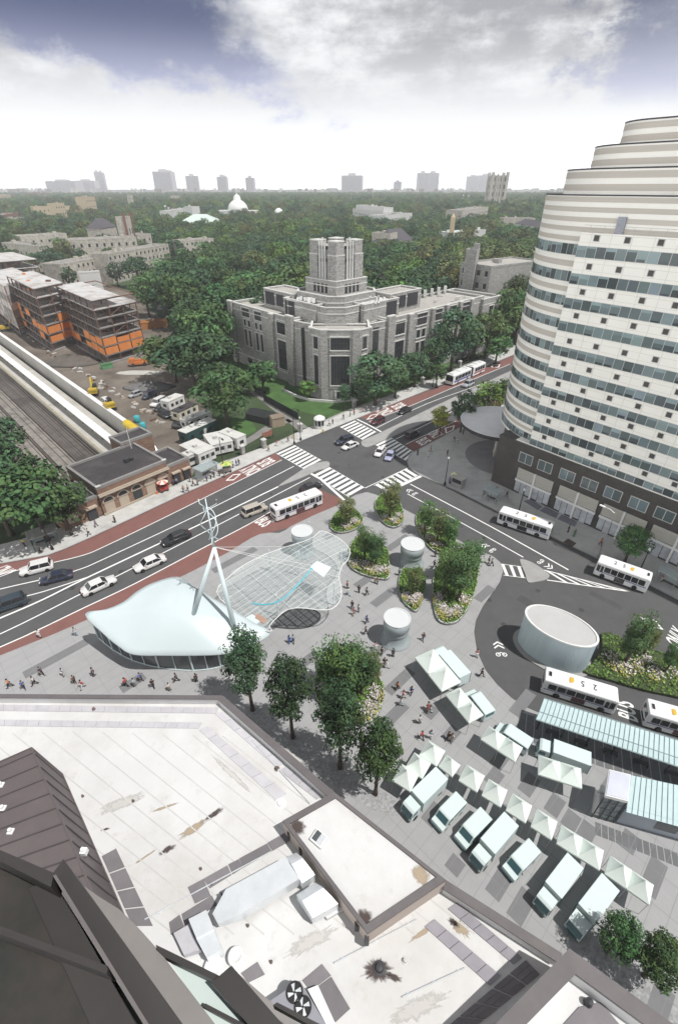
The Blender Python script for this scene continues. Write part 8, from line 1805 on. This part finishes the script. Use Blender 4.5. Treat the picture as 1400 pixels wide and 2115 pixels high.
for i in range(4):
    t0, t1 = i/4+.01, (i+1)/4-.01; A, B, C, D = (z4_(p) for p in ((590, 1030), (672, 985), (888, 1440), (770, 1440)))
    q = MB(); q.prism(RP([mix(A, D, t0), mix(B, C, t0), mix(B, C, t1), mix(A, D, t1)]), RZ, RZ+.06); q.build('roof_paver', [m_pavd], nb_)
for a0, a1, b0, b1, n in (((368, 822), (672, 1082), (325, 852), (632, 1112), 5), ((262, 900), (572, 1165), (217, 935), (522, 1210), 5)): pavers('paver_strip', z3_(a0), z3_(a1), z3_(b0), z3_(b1), n, M('lavender_paver', (.25, .24, .265), .85, .12, .9, rnd=.1), .07)
for i in range(3):
    for j in range(5):
        A, B, C, D = (690, 1088), (757, 1155), (430, 1420), (300, 1420); f = lambda s, t: mix(mix(A, B, s), mix(D, C, s), t)
        q = MB(); q.prism(RP([z3_(f(s, t)) for s, t in ((i/3+.01, j/5+.01), ((i+1)/3-.01, j/5+.01), ((i+1)/3-.01, (j+1)/5-.01), (i/3+.01, (j+1)/5-.01))]), RZ, RZ+.06); q.build('roof_paver', [m_pavd], nb_)
# stains with their own shapes: feathered dirt lying on the membrane
def dirtmat(name, col):
    m = bpy.data.materials.new(name); m.use_nodes = True; nt_ = m.node_tree; b = nt_.nodes['Principled BSDF']; b.inputs['Base Color'].default_value = (*col, 1); b.inputs['Roughness'].default_value = .95
    at = nt_.nodes.new('ShaderNodeAttribute'); at.attribute_name = 'tint'; tc_ = nt_.nodes.new('ShaderNodeTexCoord'); nz_ = nt_.nodes.new('ShaderNodeTexNoise'); nz_.inputs['Scale'].default_value = 3.5; nz_.inputs['Detail'].default_value = 8; nz_.inputs['Roughness'].default_value = .7; nt_.links.new(tc_.outputs['Object'], nz_.inputs['Vector'])
    a_ = nt_.nodes.new('ShaderNodeMath'); a_.operation = 'ADD'; nt_.links.new(at.outputs['Fac'], a_.inputs[0]); nt_.links.new(nz_.outputs['Fac'], a_.inputs[1])
    r_ = nt_.nodes.new('ShaderNodeMapRange'); r_.inputs['From Min'].default_value = .72; r_.inputs['From Max'].default_value = 1.12; r_.inputs['To Max'].default_value = .92; nt_.links.new(a_.outputs[0], r_.inputs[0]); nt_.links.new(r_.outputs[0], b.inputs['Alpha']); return m
m_dirtst, m_dirtl, m_dirtb = dirtmat('roof_dirt', (.075, .055, .05)), dirtmat('roof_dirt_pale', (.36, .29, .21)), m_dirtst
def stainmesh(pts, z, mat, parent):
    n = len(pts); c = (sum(p[0] for p in pts)/n, sum(p[1] for p in pts)/n); me = bpy.data.meshes.new('dirt_stain'); p = ccw(pts)
    me.from_pydata([(*c, z)]+[(*mix(c, q_, .5), z) for q_ in p]+[(*q_, z) for q_ in p], [], [(0, 1+i, 1+(i+1) % n) for i in range(n)]+[(1+i, 1+n+i, 1+n+(i+1) % n, 1+(i+1) % n) for i in range(n)])
    at = me.color_attributes.new('tint', 'FLOAT_COLOR', 'POINT'); v = np.ones((2*n+1, 4), np.float32); v[0, :3] = .85; v[1:n+1, :3] = .55; v[n+1:, :3] = 0; at.data.foreach_set('color', v.ravel()); me.materials.append(mat); return link(bpy.data.objects.new('dirt_stain', me), parent)
def stain(c, a, l, w, mat, seed, spikes=14, z=RZ):
    g_ = random.Random(seed); pts = []
    for k in range(spikes*2):
        t = 2*math.pi*k/(spikes*2); r = g_.uniform(.8, 1.25) if k % 2 else g_.uniform(.7, 1.0); x, y = l*r*math.cos(t), w*r*math.sin(t); pts.append((c[0]+x*math.cos(a)-y*math.sin(a), c[1]+x*math.sin(a)+y*math.cos(a)))
    stainmesh(RP(pts, z), z+.006, mat, nb_)
stain((779, 2004), .3, 40, 36, m_dirtst, 1, 22); stain((812, 2018), .5, 24, 12, m_dirtst, 2)
stain((442, 1682), -.62, 34, 8, m_dirtst, 3, 10); stain((400, 1712), -.6, 55, 11, m_dirtl, 4, 12); stain((345, 1755), -.55, 30, 8, m_dirtst, 5, 9); stain((340, 1668), -.33, 42, 4, m_dirtl, 6, 8); stain((218, 1713), -.25, 15, 4, m_dirtst, 7, 8); stain((950, 1917), .75, 34, 17, m_dirtl, 8, 14); stain((935, 1905), .8, 18, 10, m_dirtst, 9, 11); stain((870, 1928), -.6, 40, 8, m_dirtl, 10, 12); stain((300, 1770), -.6, 40, 3, m_dirtl, 11, 7)
q = MB(); sm = [P(470, 1480, RZ), P(1130, 1965, RZ)]
for i in range(-14, 15):
    a, b = P(150+i*62, 1510+abs(i)*2, RZ), P(150+i*62+520, 1510+420, RZ); a, b = sub(a, RO), sub(b, RO); L_, R_ = strip([a, b], .07)
    for k in range(1):
        if inside(along(a, (0, 0.0), 0), outw) and inside(b, outw): q.prism([L_[0], R_[0], R_[1], L_[1]], RZ+.001, RZ+.012)
q.build('membrane_seam', [M('seam_white', (.47, .465, .455), .8, .1, 1)], nb_)
for i, (a, b) in enumerate((((300, 1900), (560, 1760)), ((690, 1990), (860, 1900)), ((520, 1530), (640, 1660)), ((830, 2060), (960, 2000)))):
    q = MB(); a, b = RP([a, b]); q.tube([(*a, RZ+.08), (*mix(a, b, .5), RZ+.09), (*b, RZ+.08)], .035, 5)
    for t in (.1, .5, .9): p = mix(a, b, t); q.box(p[0]-.1, p[0]+.1, p[1]-.06, p[1]+.06, RZ, RZ+.06)
    q.build('conduit', [m_galv], nb_)
stain((600, 1560), .6, 60, 10, dirtmat('pond_mark', (.50, .49, .47)), 31, 16); stain((620, 1940), -.4, 90, 28, MB and m_dirtl, 32, 18) if False else stain((640, 1945), -.5, 80, 22, bpy.data.materials['pond_mark'], 33, 16); stain((250, 1660), -.4, 70, 16, bpy.data.materials['pond_mark'], 34, 16); stain((860, 2080), -.5, 90, 30, bpy.data.materials['pond_mark'], 35, 16); stain((480, 1600), .75, 70, 8, bpy.data.materials['pond_mark'], 36, 14)
def roofbits(pts):
    for i, (u, v, r, m__) in enumerate(pts):
        c = RP([(u, v)])[0]; q = MB(); q.lathe([(r*1.5, RZ), (r*1.5, RZ+.04), (r, RZ+.05), (r*.8, RZ+.22), (.02, RZ+.24)], 12, 0, c); q.build('roof_drain', [m__], nb_)
roofbits([(783, 2000, .22, m_dark), (195, 1466, .13, m_dirtb), (572, 1588, .13, m_dirtb), (276, 1655, .06, m_dirtb), (172, 1645, .06, m_dirtb), (415, 1795, .06, m_dirtb), (512, 1912, .06, m_dirtb), (560, 1987, .06, m_dirtb), (836, 1985, .12, m_mem), (580, 1660, .25, m_wht)])
# raised roof box
PH = 21.55; box_c = [(584, 1697), (689, 1638), (920, 1819), (759, 1929)]; bw = RP(box_c, PH)
ph = thing('roof_penthouse', 'raised white roof box with a brown rim and beige wall on the white roof', 'roof box', (*P(740, 1780, PH), RZ)); pO = sub((ph.location.x, ph.location.y), RO); bl = [sub(p, pO) for p in bw]; bc_ = (sum(p[0] for p in bl)/4, sum(p[1] for p in bl)/4)
q = MB(); q.prism(bl, .005, PH-RZ-.05); q.build('wall', [m_beige], ph); inn = [mix(p, bc_, .10) for p in bl]; q = MB()
for i in range(4): j = (i+1) % 4; q.prism([bl[i], bl[j], inn[j], inn[i]], PH-RZ-.12, PH-RZ+.12, 0, 0, True)
q.build('rim', [m_cap], ph); q = MB(); q.sheet([mix(p, bc_, .09) for p in bl], PH-RZ-.03); q.build('roof', [M('white_roof_membrane', (.7, .7, .7))], ph)
q = MB(); s = sub(sub(P(659, 1734, PH), RO), pO); a_ = ang(sub(bl[2], bl[1])); q.X = Matrix.Translation((*s, PH-RZ)) @ Matrix.Rotation(a_, 4, 'Z'); q.box(-.42, .42, -.36, .36, 0, .22, 0); q.box(-.34, -.02, -.28, .28, .22, .26, 1); q.box(.05, .34, -.28, .28, .22, .30, 2); q.build('skylight', [m_wht, m_curtain, m_galv], ph)
for k, (u, v) in enumerate(((613, 1708), (752, 1898), (868, 1805))):
    c = sub(sub(P(u, v, PH), RO), pO); g_ = random.Random(k); stainmesh([(c[0]+(.5+.3*g_.random())*math.cos(t*.7), c[1]+(.5+.3*g_.random())*math.sin(t*.7)) for t in range(9)], PH-RZ-.022, m_dirtst if k < 2 else m_dirtl, ph)
for u, v in ((598, 1722), (622, 1755), (737, 1912), (757, 1942)):
    c = sub(sub(P(u, v, RZ+.8), RO), pO); q = MB(); q.box(c[0]-.12, c[0]+.12, c[1]-.12, c[1]+.12, .3, 1.1); q.build('wall_lamp', [m_dark], ph)
# ducts
def D5(pts, z): return [sub(P(*z5(p), z), RO) for p in pts]
du = thing('air_duct', 'long shiny rectangular air duct lying across the white roof to the raised box', 'duct', (RO[0], RO[1], 0)); zt = 21.3
q = MB(); q.prism(D5([(272, 668), (560, 512), (636, 612), (345, 788)], zt), RZ+.35, zt); q.build('trunk', [m_galv], du)
top = D5([(272, 668), (345, 788)], zt); tip = D5([(205, 780), (232, 830)], zt); q = MB(); q.loft([[(*top[0], RZ+.35), (*top[1], RZ+.35), (*top[1], zt), (*top[0], zt)], [(*tip[0], RZ+.6), (*tip[1], RZ+.6), (*tip[1], zt-.2), (*tip[0], zt-.2)]]); q.build('taper', [m_galv], du)
q = MB(); q.prism(D5([(92, 812), (178, 768), (215, 860), (130, 905)], zt), RZ+.1, zt); q.prism(D5([(130, 908), (215, 862), (252, 958), (180, 1000)], zt-.1), RZ+.1, zt-.1); q.build('fan_box', [m_galv], du)
q = MB(); q.prism(D5([(20, 880), (90, 840), (150, 960), (70, 985)], RZ+.6), RZ+.1, RZ+.6); q.build('fan_base', [m_pav], du)
def elbow(name, a, b, c, d, zt):
    p = D5([a, b, c, d], zt-.3); q = MB(); rings = []
    for k in range(9):
        t = k/8; h = zt-.25+.28*math.sin(math.pi*min(1, t*.62+.38))-.75*max(0, .35-t)*1.6; x = mix(p[0], p[3], t); y = mix(p[1], p[2], t); rings.append([(*x, RZ+.3), (*y, RZ+.3), (*y, h), (*x, h)])
    q.loft(rings); return q
elbow('e', (560, 512), (610, 488), (700, 600), (640, 640), 21.5).build('elbow', [m_galv], du)
d2 = thing('duct_hood', 'shiny curved duct hood beside the long duct at the raised box wall', 'duct', (RO[0], RO[1], 0)); elbow('e', (612, 692), (700, 632), (812, 740), (690, 808), 21.5).build('hood', [m_galv], d2); q = MB(); q.prism(D5([(745, 790), (830, 740), (845, 760), (760, 812)], RZ+.3), RZ, RZ+.3); q.build('base', [m_mem], d2)
q = MB()
for p in ((445, 735), (255, 700)): a = D5([p], RZ+.5)[0]; q.tube([(*a, RZ), (*a, RZ+.9)], .05, 5)
q.build('support', [m_dark], du)
for (p, r, h, lab) in (((320, 988), .42, .55, 'round white roof vent near the duct fan box'), ((212, 1045), .5, .4, 'round white roof vent partly behind the window frame')):
    c = P(*z5(p), RZ+h); q = MB(); q.lathe([(r*1.1, 0), (r*1.1, .1), (r*.8, .12), (r*.8, h*.6), (r, h*.62), (r, h*.95), (r*.7, h), (r*.65, h*.9), (.02, h*.9)], 24); tag(q.build('roof_vent', [m_wht], None, True, (c[0], c[1], RZ)), lab, 'roof vent')
# twin fan unit
ac = thing('twin_fan_unit', 'grey rooftop air unit with two round fans', 'air conditioner', (RO[0], RO[1], 0)); aq = D5([(488, 1205), (628, 1108), (760, 1330), (620, 1420)], 21.2); q = MB(); q.prism(aq, RZ+.05, 21.2); q.build('body', [M('unit_grey', (.24, .24, .27), .5, .05)], ac)
for p in ((603, 1166), (643, 1236)):
    c = D5([p], 21.2)[0]; q = MB(); q.lathe([(.42, 21.2), (.42, 21.27), (.36, 21.27), (.36, 21.215), (.02, 21.212)], 24, 0, c); f = q.build('fan_ring', [m_black], ac); q = MB()
    for k in range(4): a0 = k*math.pi/2+.3; q.slab([(c[0]+.06*math.cos(a0), c[1]+.06*math.sin(a0), 21.24), (c[0]+.34*math.cos(a0-.25), c[1]+.34*math.sin(a0-.25), 21.25), (c[0]+.34*math.cos(a0+.3), c[1]+.34*math.sin(a0+.3), 21.23), (c[0]+.06*math.cos(a0+1), c[1]+.06*math.sin(a0+1), 21.24)], .01)
    q.build('fan_blade', [m_galv], f)
q = MB(); q.prism(D5([(665, 1150), (715, 1130), (800, 1318), (760, 1330)], RZ+.5), RZ+.06, RZ+.5); q.build('pipe_box', [m_wht], ac)
# corner block with a brown parapet
CB = 23.2; cw = RP([(1174, 1960), (1400, 2125), (1700, 2340), (1500, 2440), (700, 2440), (1010, 2128)], CB); ci = RP([(1187, 2013), (1340, 2125), (1560, 2290), (1420, 2380), (860, 2380), (1075, 2128)], CB)
cb_ = thing('corner_roof_block', 'corner block with a wide brown parapet around a stained white sunken roof', 'roof block', (RO[0], RO[1], 0)); q = MB()
n = len(cw)
for i in range(n): j = (i+1) % n; q.prism([cw[i], cw[j], ci[j], ci[i]], CB-.1, CB+.1, 0, 0, True); q.quad((*cw[i], 0), (*cw[j], 0), (*cw[j], CB-.1), (*cw[i], CB-.1), 1); q.quad((*ci[j], CB-1.0), (*ci[i], CB-1.0), (*ci[i], CB-.05), (*ci[j], CB-.05), 2)
q.build('parapet', [m_cap, m_beige, m_mem], cb_); q = MB(); q.sheet(ci, CB-.95); q.build('roof', [m_mem], cb_); q = MB(); q.prism(RP([(1195, 2080), (1240, 2070), (1290, 2130), (1150, 2130)], CB-.9), CB-.95, CB-.88); q.build('roof_paver', [m_pavd], cb_)
c = RP([(1213, 2072)], CB-.9)[0]; q = MB(); q.lathe([(.2, CB-.95), (.15, CB-.5), (.02, CB-.45)], 10, 0, c); q.build('roof_drain', [m_dark], cb_)
# brown standing seam roof
HZ = 22.6; sr = thing('standing_seam_roof', 'brown standing seam metal roof with a sloping side over the white roof', 'roof', (RO[0], RO[1], 0))
A_, B_, C_, D_ = RP([(-140, 1636)], HZ)[0], RP([(66, 1545)], HZ)[0], RP([(262, 2010)], HZ)[0], RP([(-140, 2120)], HZ)[0]; E1, E2 = RP([(130, 1600)], RZ+.05)[0], RP([(330, 2058)], RZ+.05)[0]
q = MB(); q.add([(*A_, HZ), (*B_, HZ), (*C_, HZ), (*D_, HZ), (*E1, RZ+.05), (*E2, RZ+.05), (*along(A_, (0, 1), .8), RZ), (*D_, RZ), (*C_, RZ)], [(0, 3, 2, 1), (1, 2, 5, 4), (0, 1, 4, 6), (2, 3, 7, 8), (2, 8, 5)]); q.build('metal_sheet', [m_brown], sr); q = MB()
for i in range(16):
    t = .03+i/13.0; a, b = mix(A_, D_, t), mix(B_, C_, t)
    if t < 1.02: q.tube([(*a, HZ+.03), (*b, HZ+.03)], .045, 4)
    a, b = mix(B_, C_, t), mix(E1, E2, t)
    if t < 1.02: q.tube([(*mix(a, b, .06), HZ*.94+(RZ+.05)*.06+.03), (*mix(a, b, .98), RZ+.12)], .04, 4)
q.build('seam', [M('seam_dark', (.05, .043, .045), .5)], sr); q = MB(); q.tube([(*A_, HZ+.04), (*B_, HZ+.04), (*C_, HZ+.04)], .06, 5); q.tube([(*B_, HZ+.02), (*E1, RZ+.1), (*E2, RZ+.1)], .06, 5); q.build('ridge_cap', [m_brown], sr)
for u, v in ((6, 1668), (22, 1716), (2, 1620), (172, 1756)):
    c = RP([(u, v)], HZ+.1)[0]; q = MB(); q.box(c[0]-.16, c[0]+.16, c[1]-.16, c[1]+.16, HZ-.3, HZ+.08, 0); q.lathe([(.1, HZ+.08), (.1, HZ+.3), (.02, HZ+.32)], 10, 0, c); q.build('roof_fixture', [m_wht], sr)
# window frames of the viewer's own building, just below
FZ = 50.2; m_frame = M('window_frame_metal', (0.042, 0.039, 0.038), .45, .12, 3, spec=.4); m_frl = M('window_sill_metal', (0.21, 0.20, 0.193), .55, .1, 3); m_refl = stains(M('dark_reflective_glass', (0.026, 0.03, 0.028), .15, .3, .7, spec=.4), (.06, .05, .045), .6, .48, .62, amount=.7); m_mintg = M('mint_window_glass', (0.50, 0.58, 0.56), .15, .08, 1, spec=.5)
fw = thing('window_frame_bay', 'dark metal window frame and glass of the viewpoint building in the bottom corner', 'window', (*P(200, 1950, FZ), FZ)); fo = fw.location
def fbeam(name, pts, z, th, mat):
    q = MB(); p = [sub(P(u, v, z), (fo.x, fo.y)) for u, v in pts]; q.prism(p, z-th-FZ, z-FZ, 0, 0, True); return q.build(name, [mat], fw)
fbeam('mullion', [(108, 1806), (132, 1774), (460, 2233), (372, 2236)], FZ, .35, m_frame); fbeam('mullion_lip', [(110, 1809), (116, 1806), (384, 2238), (372, 2240)], FZ+.03, .1, M('frame_lip', (.13, .12, .118), .5))
fbeam('frame_bar', [(-80, 1716), (0, 1755), (112, 1803), (106, 1832), (0, 1778), (-80, 1742)], FZ-.02, .2, m_frame); fbeam('frame_bar', [(-80, 1882), (0, 1912), (226, 1996), (220, 2011), (0, 1929), (-80, 1898)], FZ-.06, .2, m_frame); fbeam('glass_pane', [(-90, 1735), (108, 1812), (374, 2240), (-90, 2300)], FZ-.3, .03, m_refl)
fbeam('mullion_side', [(60, 1836), (108, 1812), (330, 2200), (215, 2180)], FZ-.22, .04, m_frame)
fbeam('sill', [(168, 1826), (205, 1852), (247, 1878), (285, 1915), (330, 1965), (452, 2125), (520, 2215), (440, 2215)], FZ-.25, .15, m_frl)
fbeam('frame_bar', [(322, 1951), (345, 1962), (455, 2016), (452, 2030), (340, 1976), (325, 1962)], FZ-.22, .1, m_frame); fbeam('glass_pane', [(345, 1976), (440, 2028), (560, 2150), (450, 2140)], FZ-.35, .02, m_mintg); fbeam('mullion', [(436, 2030), (478, 1994), (640, 2180), (580, 2190)], FZ-.2, .25, m_frame); fbeam('frame_bar', [(419, 2079), (424, 2072), (520, 2122), (515, 2132)], FZ-.28, .06, m_frame); fbeam('frame_bar', [(564, 2076), (572, 2070), (700, 2135), (690, 2145)], FZ-.24, .1, m_frame)
fbeam('glass_pane', [(480, 2000), (570, 2078), (660, 2150), (600, 2160)], FZ-1.2, .02, m_frl)
hz = MB(); hz.box(-6500, 6500, -40, 6000, -6, 190)
hm = bpy.data.materials.new('haze_air'); hm.use_nodes = True; hn = hm.node_tree; hn.nodes.clear()
ho = hn.nodes.new('ShaderNodeOutputMaterial'); hv = hn.nodes.new('ShaderNodeVolumePrincipled'); hv.inputs['Color'].default_value = (0.92, 0.94, 1.0, 1); hv.inputs['Anisotropy'].default_value = 0.0; hv.inputs['Density'].default_value = 0.00019
hn.links.new(hv.outputs[0], ho.inputs['Volume'])
tag(hz.build('haze', hm), kind='stuff')
